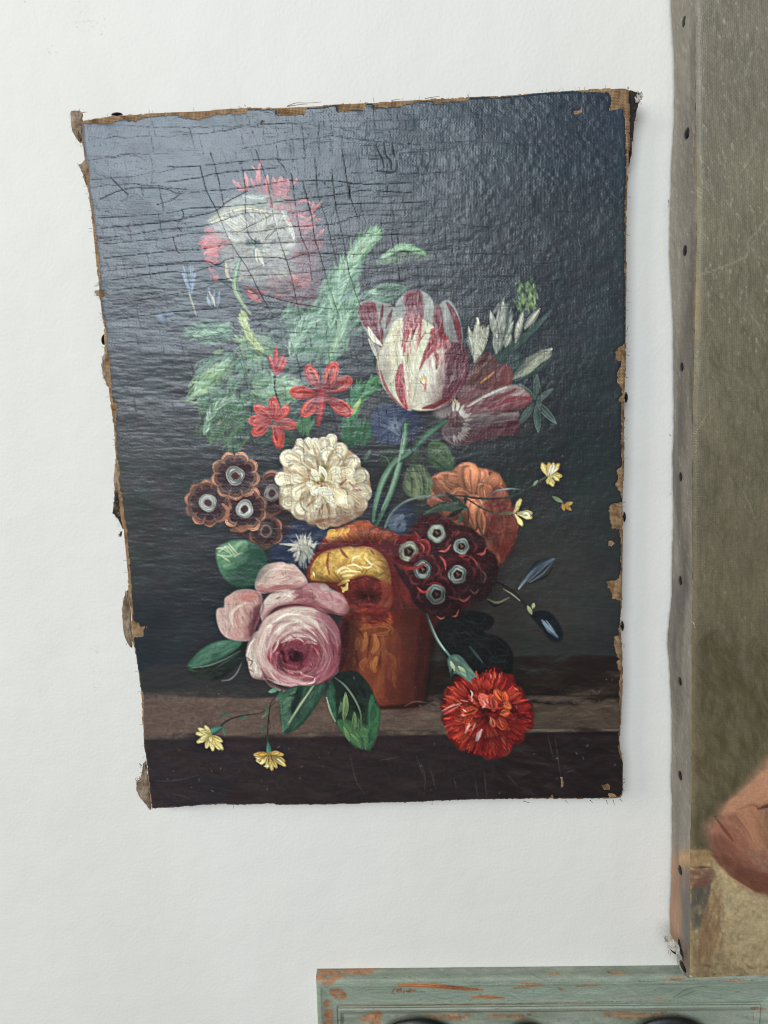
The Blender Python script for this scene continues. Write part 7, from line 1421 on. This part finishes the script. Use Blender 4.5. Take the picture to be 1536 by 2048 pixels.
# ---------------------------------------------------------------- the second canvas, at the right edge
def paint_second():
    s = Painter(1320, -380, 720, 2360, 31); R = s.r
    s.names = ['ground']
    ys = np.arange(s.h)[:, None] + s.y0; xs = np.arange(s.w)[None, :] + s.x0
    t = np.clip((ys - 0) / 1500., 0, 1)[..., None]
    s.col[:] = np.array([108, 102, 86]) * (1 - t) + np.array([86, 77, 56]) * t  # haze of glare painted into the ground: paler and greyer towards the top
    s.col *= (1 + .22 * (rnd_noise(s.h, s.w, 120, 90, 2, 4) - .5) + .2 * (rnd_noise(s.h, s.w, 26, 4, 3, 2) - .5) + .12 * (rnd_noise(s.h, s.w, 3, 3, 6, 1) - .5))[..., None]
    s.hgt += 1.1 * rnd_noise(s.h, s.w, 26, 3.0, 4, 2) + .5 * rnd_noise(s.h, s.w, 3, 3, 5, 1)
    s.cur = None; s.frame(0, 0, 1)
    s.hatch([(1384, -370), (2040, -370), (2040, 700), (1384, 700)], 1250, 84, 80, 3.2, [(104, 97, 80), (94, 88, 70), (116, 109, 92), (80, 74, 58)], op=.4, jit=14, hh=1.0)
    s.hatch([(1384, 600), (2040, 600), (2040, 1560), (1384, 1560)], 1100, 80, 60, 3.4, [(88, 81, 62), (78, 71, 52), (98, 91, 70), (70, 63, 45)], op=.4, jit=26, hh=.8)
    s.hatch([(1394, -370), (2040, -370), (2040, 620), (1396, 620)], 3400, 84, 15, .62, [(150, 144, 124), (172, 167, 148), (128, 121, 100)], op=.6, jit=9, hh=1.2, taper=True, bend=.04)  # glints painted into the colour as fine pale dashes
    s.hatch([(1392, 560), (2040, 560), (2040, 1250), (1390, 1250)], 1600, 84, 11, .6, [(130, 122, 98), (148, 140, 114), (116, 108, 84)], op=.5, jit=16, hh=1.0, taper=True, bend=.05)  # duller painted glints further down
    s.hatch([(1386, 1300), (1536, 1300), (1536, 1560), (1386, 1700)], 120, 70, 60, 6, [(70, 63, 40), (62, 54, 34), (80, 72, 48)], op=.4, jit=20, hh=.3)
    for k in range(70):
        x, y = 1400 + 420 * R.rand(), -300 + 1300 * R.rand(); L = 30 + 70 * R.rand(); a = math.radians(R.choice([62, 118, 75]) + R.randn() * 6)
        s.ribbon([(x, y), (x + L * .5 * math.cos(a) + R.randn() * 2, y + L * .5 * math.sin(a)), (x + L * math.cos(a), y + L * math.sin(a))], [.4, .9, .3], [(158, 151, 130)], op=.45, n=10, hh=1.2)
    s.ribbon([(1393, 552), (1424, 542), (1446, 534), (1480, 520), (1496, 508), (1497, 482), (1512, 465), (1540, 430), (1600, 380)], [1.2, 1.6, 1.2], [(128, 118, 96), (120, 112, 92)], op=.8, n=30, hh=.9)
    s.frame(1236, 1500, 3.737)
    # sleeve and cloth below, the hand above them
    s.shape([(520, 760), (640, 745), (700, 760), (1000, 1000), (3000, 1000), (3000, 1800), (380, 1800), (390, 1300), (400, 900)], (160, 140, 104), (126, 110, 80), axis=[(800, 900), (900, 1700)], smooth=False, soft=4, mott=.2)
    s.hatch([(800, 1050), (1500, 1050), (1500, 1650), (900, 1650)], 200, -55, 140, 20, [(172, 154, 118), (154, 137, 103), (164, 146, 110), (142, 125, 92)], op=.3, jit=40, hh=.4, soft=3)
    s.hatch([(560, 760), (720, 900), (800, 1300), (700, 1680), (560, 1680)], 160, 100, 110, 10, [(120, 92, 64), (96, 78, 58), (140, 110, 76), (84, 70, 54)], op=.5, jit=14, hh=.9)
    s.hatch([(560, 1000), (690, 960), (640, 1250), (560, 1340)], 60, 105, 110, 14, [(70, 66, 58), (84, 78, 68), (60, 54, 46)], op=.6, jit=10, hh=.5)
    s.hatch([(640, 1200), (760, 1100), (740, 1500), (600, 1600)], 60, 104, 120, 12, [(118, 88, 62), (104, 78, 54), (136, 106, 76)], op=.4, jit=10, hh=.5)
    s.hatch([(540, 890), (700, 880), (690, 1000), (540, 1020)], 40, -8, 90, 12, [(104, 74, 60), (90, 58, 50), (118, 88, 66)], op=.6)
    s.hatch([(550, 760), (690, 750), (700, 880), (550, 880)], 40, 70, 70, 14, [(146, 116, 76), (128, 100, 66), (110, 86, 58)], op=.5)
    s.hatch([(560, 1600), (2900, 1600), (2900, 1720), (560, 1720)], 300, 0, 60, 9, [(96, 80, 60), (130, 112, 84), (70, 58, 44)], op=.5, jit=30, hh=1.2)
    s.shape([(2300, -220), (2700, 300), (2500, 900), (1900, 1100), (1200, 1090), (1060, 1070), (960, 1020), (860, 930), (760, 830), (690, 740), (655, 640), (640, 560), (690, 530), (745, 500), (770, 440), (860, 360), (940, 280), (1040, 160), (1121, 60)], (156, 116, 92), (118, 82, 66), axis=[(1000, 260), (900, 900)], smooth=False, soft=26, mott=.14)
    s.hatch([(760, 460), (960, 270), (1250, 60), (1400, 200), (1400, 420), (1050, 400), (900, 480)], 150, -40, 130, 18, [(172, 124, 92), (156, 106, 78), (182, 136, 104), (140, 92, 70)], op=.35, jit=14, hh=.7)
    s.hatch([(760, 500), (900, 480), (1060, 740), (1000, 900), (860, 900), (720, 700)], 150, 50, 140, 14, [(136, 88, 68), (122, 74, 58), (152, 104, 80), (108, 66, 52)], op=.4, jit=12, hh=.4)
    s.hatch([(880, 420), (1050, 420), (1100, 700), (1020, 720)], 90, 52, 120, 14, [(150, 104, 76), (134, 86, 62), (160, 116, 86)], op=.5, jit=10, hh=.7)
    s.hatch([(1060, 420), (1400, 420), (1400, 1000), (1080, 800)], 120, 60, 130, 18, [(134, 90, 66), (116, 72, 54), (150, 108, 80)], op=.45, jit=18, hh=.6)
    s.hatch([(700, 740), (1000, 900), (1300, 960), (1300, 1080), (1020, 1050), (800, 900)], 120, 34, 130, 14, [(104, 62, 44), (90, 52, 38), (120, 74, 52)], op=.5, jit=14, hh=.6)
    for p, w, c in [([(1040, 440), (1110, 420), (1200, 390)], 16, (52, 30, 24)), ([(740, 520), (800, 600), (860, 680)], 14, (84, 50, 38)), ([(870, 480), (960, 600), (1030, 720)], 8, (96, 56, 42)), ([(740, 500), (720, 500)], 5, (30, 24, 20)), ([(900, 440), (1000, 410), (1050, 430)], 8, (100, 60, 44)),
                    ([(800, 930), (870, 970), (950, 1020), (1010, 1060)], 7, (180, 150, 104)), ([(540, 880), (620, 875), (690, 880)], 6, (54, 40, 30)), ([(1090, 460), (1080, 540), (1120, 620)], 14, (150, 118, 92))]:
        s.ribbon(p, [w * .4, w, w * .5], [c, c], op=.7, n=14, hh=.6)
    s.cur = None
    def glaze(p, col, op, soft): s.shape(p, col, op=op, soft=soft, mott=.1, hh=0)
    glaze([(760, 470), (960, 280), (1250, 80), (1400, 60), (1400, 260), (1100, 360), (920, 430)], (178, 132, 100), .4, 16)
    glaze([(880, 440), (1040, 430), (1110, 690), (1020, 740), (930, 600)], (168, 122, 92), .35, 12)
    glaze([(700, 640), (860, 700), (1000, 860), (1250, 1000), (1200, 1090), (1000, 1040), (800, 880)], (84, 50, 38), .4, 14)
    s.hatch([(1250, 100), (2250, -150), (2600, 300), (2450, 850), (1900, 1040), (1250, 1000)], 240, 40, 200, 30, [(150, 104, 78), (136, 90, 66), (164, 118, 88), (122, 78, 58)], op=.3, jit=25, hh=.4, soft=3)
    s.hatch([(1100, 1120), (2900, 1040), (2900, 1600), (1300, 1640)], 240, -50, 180, 26, [(170, 152, 116), (150, 133, 99), (138, 121, 88)], op=.3, jit=40, hh=.4, soft=3)
    glaze([(1080, 480), (1400, 420), (1400, 900), (1140, 760)], (112, 74, 54), .4, 16)
    for p in [[(890, 420), (900, 432)], [(880, 570), (895, 582)], [(800, 1220), (805, 1300)], [(760, 1400), (740, 1480)], [(990, 640), (1030, 712)]]:
        s.ribbon(p, [1.5, 3, 1.5], [(186, 160, 112), (170, 144, 100)], op=.6, n=10, hh=.8)
    for k in range(16):
        x = 560 + 12 * k + R.randn() * 6; s.ribbon([(x + 130, 960 + R.randn() * 30), (x + 60, 1180), (x - 10, 1380 + R.randn() * 60)], [1.2, 2.6, 1], [(150, 128, 92), (120, 100, 72)], op=.35, n=14, hh=.7, bris=.4)
    # the tacking margin (side face) is painted over too
    s.cur = None; s.frame(0, 0, 1)
    return s
def interp_curve(pts, ys):
    p = np.asarray(pts, float); return np.interp(ys, p[:, 1], p[:, 0])
FR2 = .038; BK2 = .004
EDGE_F = [(1402, -380), (1392, 0), (1393, 120), (1394, 250), (1396, 400), (1394, 550), (1391, 680), (1388, 790), (1386, 1000), (1387, 1200), (1385, 1300), (1385, 1580), (1382, 1700), (1382, 1900), (1380.5, 1956)]
EDGE_B = [(1345, -380), (1341.5, 0), (1345, 60), (1348, 117), (1349, 234), (1343, 312), (1341, 400), (1339, 450), (1339, 500), (1341, 540), (1346, 640), (1347.5, 800), (1347.5, 870), (1345, 910), (1347, 1040), (1345, 1085), (1343, 1200), (1336, 1262), (1335, 1290), (1339, 1330), (1343, 1420), (1344, 1500), (1342, 1560), (1344, 1600), (1344, 1700), (1340, 1830), (1341, 1868)]
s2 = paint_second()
oc = at(1382, 1000, 0); ORG2 = np.array([oc[0], 0, oc[1]])
second = thing('portrait_canvas', tuple(float(q) for q in ORG2), 'tall olive brown painted canvas at right edge with tacks along its side, part of hand', 'painting')
# front face: ruled between its left edge and far beyond the frame
STP = .00085
zt = at(1390, -370, FR2)[1]; zb_ = at(1380.5, 1956, FR2)[1]; zr = at(1536, 1949.5, FR2)
zs = np.arange(0, 1.0001, STP / (zt - zb_)); ws = np.arange(0, .175, STP)
yl = np.linspace(-370, 1956, 500); xl_, zl_ = at(interp_curve(EDGE_F, yl), yl, FR2)
slope = (zr[1] - zb_) / (zr[0] - xl_[-1])
Zl = zt + (zb_ - zt) * zs; Xl = np.interp(-Zl, -zl_, xl_)
XX2 = Xl[:, None] + ws[None, :]; ZZ2 = Zl[:, None] + (zs ** 3)[:, None] * slope * ws[None, :]
ZZ2[-1] += .0006 * (rnd_noise(1, len(ws), 1, 6, 9, 2)[0] - .5)
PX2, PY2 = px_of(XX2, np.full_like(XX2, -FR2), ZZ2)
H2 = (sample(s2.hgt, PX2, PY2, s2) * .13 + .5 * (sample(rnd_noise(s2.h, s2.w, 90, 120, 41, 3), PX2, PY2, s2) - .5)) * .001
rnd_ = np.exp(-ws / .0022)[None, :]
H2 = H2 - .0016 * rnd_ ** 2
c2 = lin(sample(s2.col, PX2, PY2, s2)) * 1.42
ew = np.exp(-ws / .0016)[None, :] * np.clip(2.6 * rnd_noise(len(zs), 1, 60, 1, 43, 3) - .9, 0, 1) * np.clip((1000 - PY2) / 500, .25, 1)   # rubbed edge: bare canvas shows
ewn = (ew * (.55 + .9 * rnd_noise(len(zs), len(ws), 2.2, 3, 44, 1)))[..., None]
c2 = c2 * (1 - np.clip(ewn, 0, 1)) + np.array([.42, .31, .16]) * np.clip(ewn, 0, 1)
d2 = np.clip(.25 * rnd_noise(len(zs), len(ws), 40, 40, 45, 3) + .5 * ewn[..., 0], 0, 1)
m_oil2 = oil_material('dry_oil_paint', .36, .5, .6, .00105, 1.5)
co2 = np.stack([XX2, -FR2 - H2, ZZ2], -1) - ORG2
def grid_faces(a, b):
    v_ = np.arange(a * b).reshape(a, b); return np.stack([v_[:-1, :-1], v_[1:, :-1], v_[1:, 1:], v_[:-1, 1:]], -1).reshape(-1, 4)
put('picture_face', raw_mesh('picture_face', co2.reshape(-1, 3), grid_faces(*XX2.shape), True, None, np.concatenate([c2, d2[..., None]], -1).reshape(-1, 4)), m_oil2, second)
# side face with the tacking margin
yb = np.linspace(-370, 1868, 500); xb_, zb2 = at(interp_curve(EDGE_B, yb), yb, BK2)
zbk = np.concatenate([Zl[:1] * 0 + zb2[0], zb2[0] + (zb2[-1] - zb2[0]) * zs[1:]])
Xb = np.interp(-zbk, -zb2, xb_)
m_ = 44; tt = np.linspace(0, 1, m_)
fx0, fz0, fh0 = XX2[:, 0], ZZ2[:, 0], FR2 + H2[:, 0]
bul = np.sin(tt * math.pi)[None, :]
SX = fx0[:, None] + (Xb - fx0)[:, None] * tt ** 1.0 - .0009 * bul * (rnd_noise(len(zs), 1, 40, 1, 51, 3) - .2)
SZ = fz0[:, None] + (zbk - fz0)[:, None] * tt; SH = fh0[:, None] + (BK2 - fh0)[:, None] * tt
SX += .0007 * (rnd_noise(len(zs), m_, 5, 5, 52, 2) - .5)
nz_ = rnd_noise(len(zs), m_, 50, 14, 53, 4); nf = rnd_noise(len(zs), m_, 8, 2, 54, 2)
PYs = px_of(SX, -SH, SZ)[1]
base = np.array([124, 117, 106]) * (1 + .3 * (nz_ - .5) + .14 * (nf - .5))[..., None]
spk = np.clip(rnd_noise(len(zs), m_, 3.0, 1.6, 57, 1) * 4 - 3.0, 0, 1); base = base * (1 - .5 * spk[..., None]) + np.array([176, 168, 150]) * .5 * spk[..., None]
base = base * (1 - .35 * np.clip(rnd_noise(len(zs), m_, 70, 20, 59, 3) * 3 - 1.6, 0, 1))[..., None]
lowm = np.clip((PYs - 1690) / 30 + 1.2 * (nz_ - .5), 0, 1)[..., None]
tt3 = tt[None, :, None]
wsp = np.clip((tt3 - .5 + .7 * (rnd_noise(len(zs), m_, 26, 10, 61, 3) - .5)[..., None]) * 5 + .5, 0, 1)
pinkc = (np.array([112, 98, 86]) * (1 - wsp) + np.array([146, 114, 90]) * wsp) * (1 + .35 * (nz_ - .5))[..., None]
topc = np.array([176, 138, 96]); k_ = np.exp(-((PYs - 1712) / 22) ** 2)[..., None] * (tt3 < .6)
pinkc = pinkc * (1 - k_) + topc * k_
gry = np.array([92, 90, 88]); k2 = (np.clip((PYs - 1770) / 20, 0, 1) * np.clip((1905 - PYs) / 40, 0, 1))[..., None] * np.clip(1.5 - tt3 * 2.6, 0, 1)
pinkc = pinkc * (1 - .8 * k2) + gry * .8 * k2
cs = lin(base * (1 - lowm) + pinkc * lowm) * 1.5
k3 = np.clip(ew[:, :1] * 1.0 * np.exp(-tt / .05)[None, :] * (.5 + rnd_noise(len(zs), m_, 2.2, 2, 58, 1)), 0, 1)[..., None]
cs = cs * (1 - k3) + np.array([.42, .31, .16]) * k3
ds = np.clip(.45 + .3 * (nf - .5), 0, 1) * np.ones_like(SX)
put('tacking_margin', raw_mesh('tacking_margin', (np.stack([SX, -SH, SZ], -1) - ORG2).reshape(-1, 3), grid_faces(*SX.shape)[:, ::-1], True, None, np.concatenate([cs, ds[..., None]], -1).reshape(-1, 4)), m_oil2, second)
# bottom edge and the wooden bars inside
bm = bmesh.new()
xs_ = [float(XX2[-1, j]) for j in range(0, len(ws), 8)]; zz_ = [float(ZZ2[-1, j]) for j in range(0, len(ws), 8)]
a_ = [bm.verts.new((x - ORG2[0], -FR2 + .0004, z - ORG2[2])) for x, z in zip(xs_, zz_)]
b_ = [bm.verts.new((x - ORG2[0], -.012, z - ORG2[2] + .001)) for x, z in zip(xs_, zz_)]
for i in range(len(a_) - 1): bm.faces.new((a_[i], a_[i + 1], b_[i + 1], b_[i]))
g_ = bmesh.ops.extrude_face_region(bm, geom=list(bm.faces)); bmesh.ops.translate(bm, vec=(0, 0, .0012), verts=[e for e in g_['geom'] if isinstance(e, bmesh.types.BMVert)])
put('bottom_fold', bm_mesh('bottom_fold', bm), m_pale, second)
def bar2(x0, x1, z0, z1):
    bm = bmesh.new(); bmesh.ops.create_cube(bm, size=1.0)
    for v_ in bm.verts: v_.co = ((x0 + x1) / 2 + v_.co.x * (x1 - x0) - ORG2[0], -.020 + v_.co.y * .028, (z0 + z1) / 2 + v_.co.z * (z1 - z0) - ORG2[2])
    put('stretcher_bar', bm_mesh('stretcher_bar', bm, False), m_wood, second)
xL = float(max(Xl.max(), Xb.max())) + .003; xR = float(Xl.min()) + .17
bar2(xL, xL + .05, float(zb_) + .006, float(zt) - .002); bar2(xL + .051, xR, float(zb_) + .010, float(zb_) + .05)
for px, py in [(1369.5, 42), (1375.5, 266), (1370.5, 501), (1364.5, 734), (1362, 954), (1361.5, 1161), (1360.8, 1362), (1360.8, 1551), (1361, 1740)]:
    # where on the side face the tack sits: between back and front edge
    f_ = interp_curve(EDGE_F, py); k_ = interp_curve(EDGE_B, py)
    t = (f_ - px) / (f_ - k_); h = FR2 + (BK2 - FR2) * t
    x, z = at(px, py, h); tack(px - .8, py, h, (-1, -.05 - .15 * math.sin(py), .06 * math.cos(py * 3)), second, ORG2, .78)
tack(1349.5, 1896, .010, (-.75, -.66, .1), second, ORG2, 1.05)
flap('torn_corner', [(1360, 1900), (1366, 1925), (1379, 1955), (1372, 1952), (1356, 1930), (1352, 1905), (1337, 1896), (1330, 1877), (1336, 1873), (1347, 1880), (1355, 1886)], .030, .012, m_pale, second, ORG2, seed=40)
flap('dark_tear', [(1357, 1880), (1358, 1920), (1372, 1948), (1368, 1920), (1362, 1890)], .028, .024, m_dark, second, ORG2, seed=41)
for q in [[(1342, 872), (1338, 868)], [(1338, 405), (1336, 400), (1337, 415)], [(1343, 988), (1340, 987)], [(1336, 1270), (1333, 1268)], [(1336, 1285), (1332, 1287)], [(1335, 1874), (1331, 1872)], [(1334, 1884), (1328, 1882)], [(1338, 1900), (1336, 1908)], [(1342, 1904), (1340, 1912)], [(1384, 1240), (1391, 1257)], [(1386, 1242), (1390, 1250)]]:
    h_ = .036 if q[0][0] > 1380 else .008
    thread(q, h_, h_ + .003, second, ORG2, m_pale, .00025)
# ---------------------------------------------------------------- the worn green rack below
def paint_rack():
    s = Painter(560, 1900, 1100, 260, 61); R = s.r; s.cur = None; s.frame(0, 0, 1)
    s.col[:] = np.array([126, 131, 117]); s.col *= (1 + .16 * (rnd_noise(s.h, s.w, 30, 120, 1, 4) - .5) + .14 * (rnd_noise(s.h, s.w, 2, 40, 2, 2) - .5))[..., None]
    s.hatch([(620, 1966), (1600, 1960), (1600, 2006), (620, 2008)], 260, 0, 90, 6, [(122, 134, 118), (128, 140, 122), (112, 124, 108)], op=.4, jit=3, hh=.3)
    s.hatch([(620, 1936), (1600, 1930), (1600, 1962), (620, 1964)], 200, 0, 80, 5, [(104, 112, 98), (116, 124, 108), (96, 104, 92)], op=.4, jit=3, hh=.3)
    s.hatch([(700, 2030), (1600, 2028), (1600, 2140), (700, 2140)], 160, 0, 120, 6, [(104, 110, 92), (92, 98, 84), (116, 120, 100)], op=.4, jit=3, hh=.3)
    wd = [(136, 98, 70), (150, 106, 76), (118, 82, 58)]
    s.frame(610, 1910, 4.955)
    for poly, n in [([(115, 150), (260, 130), (420, 200), (330, 240), (240, 300), (125, 260)], 60), ([(240, 340), (380, 350), (400, 420), (300, 430)], 40), ([(195, 460), (245, 460), (240, 510), (195, 500)], 14), ([(200, 540), (265, 545), (270, 690), (195, 690)], 40), ([(380, 135), (740, 130), (620, 190), (460, 190)], 50),
                    ([(660, 575), (755, 570), (745, 690), (655, 690)], 40), ([(560, 590), (640, 590), (630, 690), (560, 690)], 16)]:
        s.hatch(poly, n, 0, 60, 14, wd, op=.75, jit=14, hh=-.25)
    s.ribbon([(930, 300), (1010, 295), (1180, 300), (1400, 315), (1600, 335), (1760, 345)], [14, 22, 24, 20, 18, 8], [(160, 96, 56), (166, 98, 58), (126, 68, 40), (150, 86, 50)], op=.9, n=30, bris=.3, hh=-.4, bf=9)
    s.ribbon([(1660, 420), (1740, 415), (1980, 425)], [10, 16, 6], [(160, 92, 54), (140, 80, 48)], op=.85, n=14, bris=.3, hh=-.4)
    for x in range(890, 1090, 22):
        s.ribbon([(x + R.randn() * 6, 340 + R.randn() * 8), (x + 14 * R.randn(), 370 + R.randn() * 8)], [6, 8, 4], [(110, 60, 40)], op=.8, n=4)
    s.frame(600, 1850, 1.641)
    for p, w in [([(700, 206), (760, 200), (800, 196)], 6), ([(720, 190), (790, 194), (800, 205)], 4), ([(905, 200), (985, 196)], 4), ([(1010, 155), (1070, 160)], 7), ([(1190, 184), (1215, 175)], 4), ([(1215, 178), (1270, 172)], 8), ([(820, 160), (860, 160)], 5), ([(850, 208), (868, 210)], 6), ([(1400, 182), (1460, 182)], 5),
                 ([(420, 298), (520, 302), (560, 296)], 9), ([(480, 303), (550, 305)], 11), ([(620, 300), (760, 296)], 9), ([(1000, 292), (1120, 296), (1200, 285)], 13), ([(1480, 272), (1530, 276)], 6), ([(700, 300), (740, 306)], 7), ([(230, 300), (260, 310)], 14), ([(130, 262), (420, 262), (740, 258), (1000, 252), (1220, 248)], 2.2), ([(130, 282), (500, 284), (900, 282), (1250, 272)], 1.6), ([(60, 146), (300, 140)], 3)]:
        s.ribbon(p, [w * .5, w, w * .7, w * .3], [wd[R.randint(3)], wd[R.randint(3)]], op=.68, n=16, bris=.4, hh=-.3, bf=9)
    for i in range(150):
        x, y = 60 + 1480 * R.rand(), 140 + 180 * R.rand()
        s.ribbon([(x, y), (x + R.randn() * 10, y + R.randn() * 1.5)], [.6, 1.5 + R.rand(), .5], [[(92, 72, 54), (70, 78, 66), (150, 158, 140), (150, 92, 56)][R.randint(4)]], op=.5, n=4, hh=-.1)
    for p in [[(1225, 240), (1260, 215), (1290, 205)], [(1240, 238), (1300, 215)], [(1290, 205), (1340, 200)]]:
        s.ribbon(p, [1, 1.8, .8], [(74, 80, 68)], op=.7, n=8)
    return s
s3 = paint_rack()
m_rack, nt, b = material('worn_green_paint')
a = node(nt, 'ShaderNodeVertexColor'); a.layer_name = 'pigment'; v = obj_coord(nt, (1, 1, 7)); v2 = obj_coord(nt)
link(nt, mix(nt, math_(nt, 'MULTIPLY', ramp(nt, noise(nt, v2, 700, 3), [(.45, (0, 0, 0)), (.7, (1, 1, 1))]), .22), a.outputs['Color'], (.10, .11, .09)), b.inputs['Base Color'])
b.inputs['Roughness'].default_value = .5; b.inputs['Specular IOR Level'].default_value = .35
bump(nt, b, math_(nt, 'ADD', noise(nt, v, 200, 3), noise(nt, v2, 900, 2)), .0004, .6)
m_black, nt, b = material('black_lacquer'); v = obj_coord(nt)
link(nt, ramp(nt, noise(nt, v, 90, 3), [(.4, (.006, .006, .006)), (.7, (.014, .012, .011))]), b.inputs['Base Color'])
link(nt, math_(nt, 'ADD', math_(nt, 'MULTIPLY', noise(nt, v, 200, 3), .3), .3), b.inputs['Roughness']); bump(nt, b, noise(nt, v, 1200, 2), .0002, .5)
xa_, za_ = at(634, 1938, .0005); xe_, ze_ = at(1560, 1929, .0005)
ex = np.array([xe_ - xa_, ze_ - za_]); LEN = float(np.hypot(*ex)); ex /= LEN; ez = np.array([ex[1], -ex[0]])      # along the rail, and down
ORG3 = np.array([xa_, 0, za_])
rack = thing('coat_rack', tuple(float(q) for q in ORG3), 'worn sage green wooden rack with chipped paint and round black knobs, below the paintings', 'coat rack')
def down_of(py, h): x, z = at(900, py, h); return float((x - xa_) * ez[0] + (z - za_) * ez[1])
# profile of the moulding, from the outer edge inwards: (distance, height off the wall)
HP = .0050
DR = down_of(2027, HP)
PR = [(.0, .0004), (.0, .0082), (.0005, .0098), (.0016, .0108), (.0032, .0111), (down_of(1971, .0109), .0109), (down_of(1974, .0100), .0100), (down_of(1986, .0082), .0082), (down_of(2000, .0068), .0068), (down_of(2009, .0063), .0063), (down_of(2011, .0050), .0050), (down_of(2013, .0050), .0050), (down_of(2015, .0068), .0068), (down_of(2019, .0074), .0074), (down_of(2023, .0066), .0066), (down_of(2025.5, .0052), .0052), (DR, HP)]
pd = np.array([p[0] for p in PR]); ph = np.array([p[1] for p in PR]); cl = np.concatenate([[0], np.cumsum(np.hypot(np.diff(pd), np.diff(ph)))])
uu = np.linspace(0, cl[-1], 90); pd = np.interp(uu, cl, pd); ph = np.interp(uu, cl, ph)
WS = float((at(686, 2030, HP)[0] - at(634, 2030, .008)[0])); HT = .16
def col3(X, Y, Z):
    px, py = px_of(X, Y, Z); c = lin(sample(s3.col, px, py, s3)) * 1.55; return np.concatenate([c, np.zeros(c.shape[:-1] + (1,))], -1)
def lay_grid(name, U, D, H, parent, mat, flip=False):
    X = xa_ + ex[0] * U + ez[0] * D; Z = za_ + ex[1] * U + ez[1] * D
    H = H + .00025 * (rnd_noise(U.shape[0], U.shape[1], 4, 60, 71, 3) - .5)
    co = (np.stack([X, -H, Z], -1) - ORG3).reshape(-1, 3); f = grid_faces(*U.shape)
    return put(name, raw_mesh(name, co, f[:, ::-1] if flip else f, True, None, col3(X, -H, Z).reshape(-1, 4)), mat, parent)
n_ = 520; k = WS / DR
T = np.linspace(0, 1, n_)[None, :]; Dg = pd[:, None] * np.ones_like(T); off = np.clip(pd, 0, None)[:, None] * k
lay_grid('top_rail', off + (LEN - 2 * off) * T, Dg, ph[:, None] * np.ones_like(T), rack, m_rack)
T2 = np.linspace(0, 1, 160)[None, :]
for sd in (0, 1):
    U_ = (pd * k)[:, None] * np.ones_like(T2); D_ = np.clip(pd, -.0005, None)[:, None] + (HT - np.clip(pd, 0, None)[:, None]) * T2
    lay_grid('stile', (LEN - U_ if sd else U_), D_, ph[:, None] * np.ones_like(T2), rack, m_rack, flip=(sd == 0))
P1 = np.linspace(WS, LEN - WS, 400)[None, :]; P2 = np.linspace(DR, HT, 70)[:, None]
lay_grid('panel', P1 * np.ones_like(P2), P2 * np.ones_like(P1), (HP - .0003) * np.ones((70, 400)), rack, m_rack)
def knob(px, py, R):
    h = .014; x, z = at(px, py, h); bm = bmesh.new(); seg = 56
    prof = [(r_, q_ - .0125) for r_, q_ in [(0, .031), (.3, .0308), (.6, .0302), (.82, .0290), (.94, .0275), (.99, .0260), (1.0, .0250), (.98, .0240), (.9, .0232), (.5, .0225), (.34, .0190), (.30, .0172)]]
    c = (float(x) - ORG3[0], float(z) - ORG3[2] - R)
    rs = []
    for r, hh_ in prof: rs.append([bm.verts.new((c[0], -hh_, c[1]))] if r == 0 else [bm.verts.new((c[0] + R * r * math.cos(6.28318 * q / seg), -hh_, c[1] + R * r * math.sin(6.28318 * q / seg))) for q in range(seg)])
    for a, d in zip(rs[:-1], rs[1:]):
        for q in range(seg):
            if len(a) == 1: bm.faces.new((a[0], d[q], d[(q + 1) % seg]))
            else: bm.faces.new((a[q], d[q], d[(q + 1) % seg], a[(q + 1) % seg]))
    return put('knob', bm_mesh('knob', bm), m_black, rack)
knob(828, 2042, .040); knob(1340, 2038, .040); knob(1052, 2051, .016)
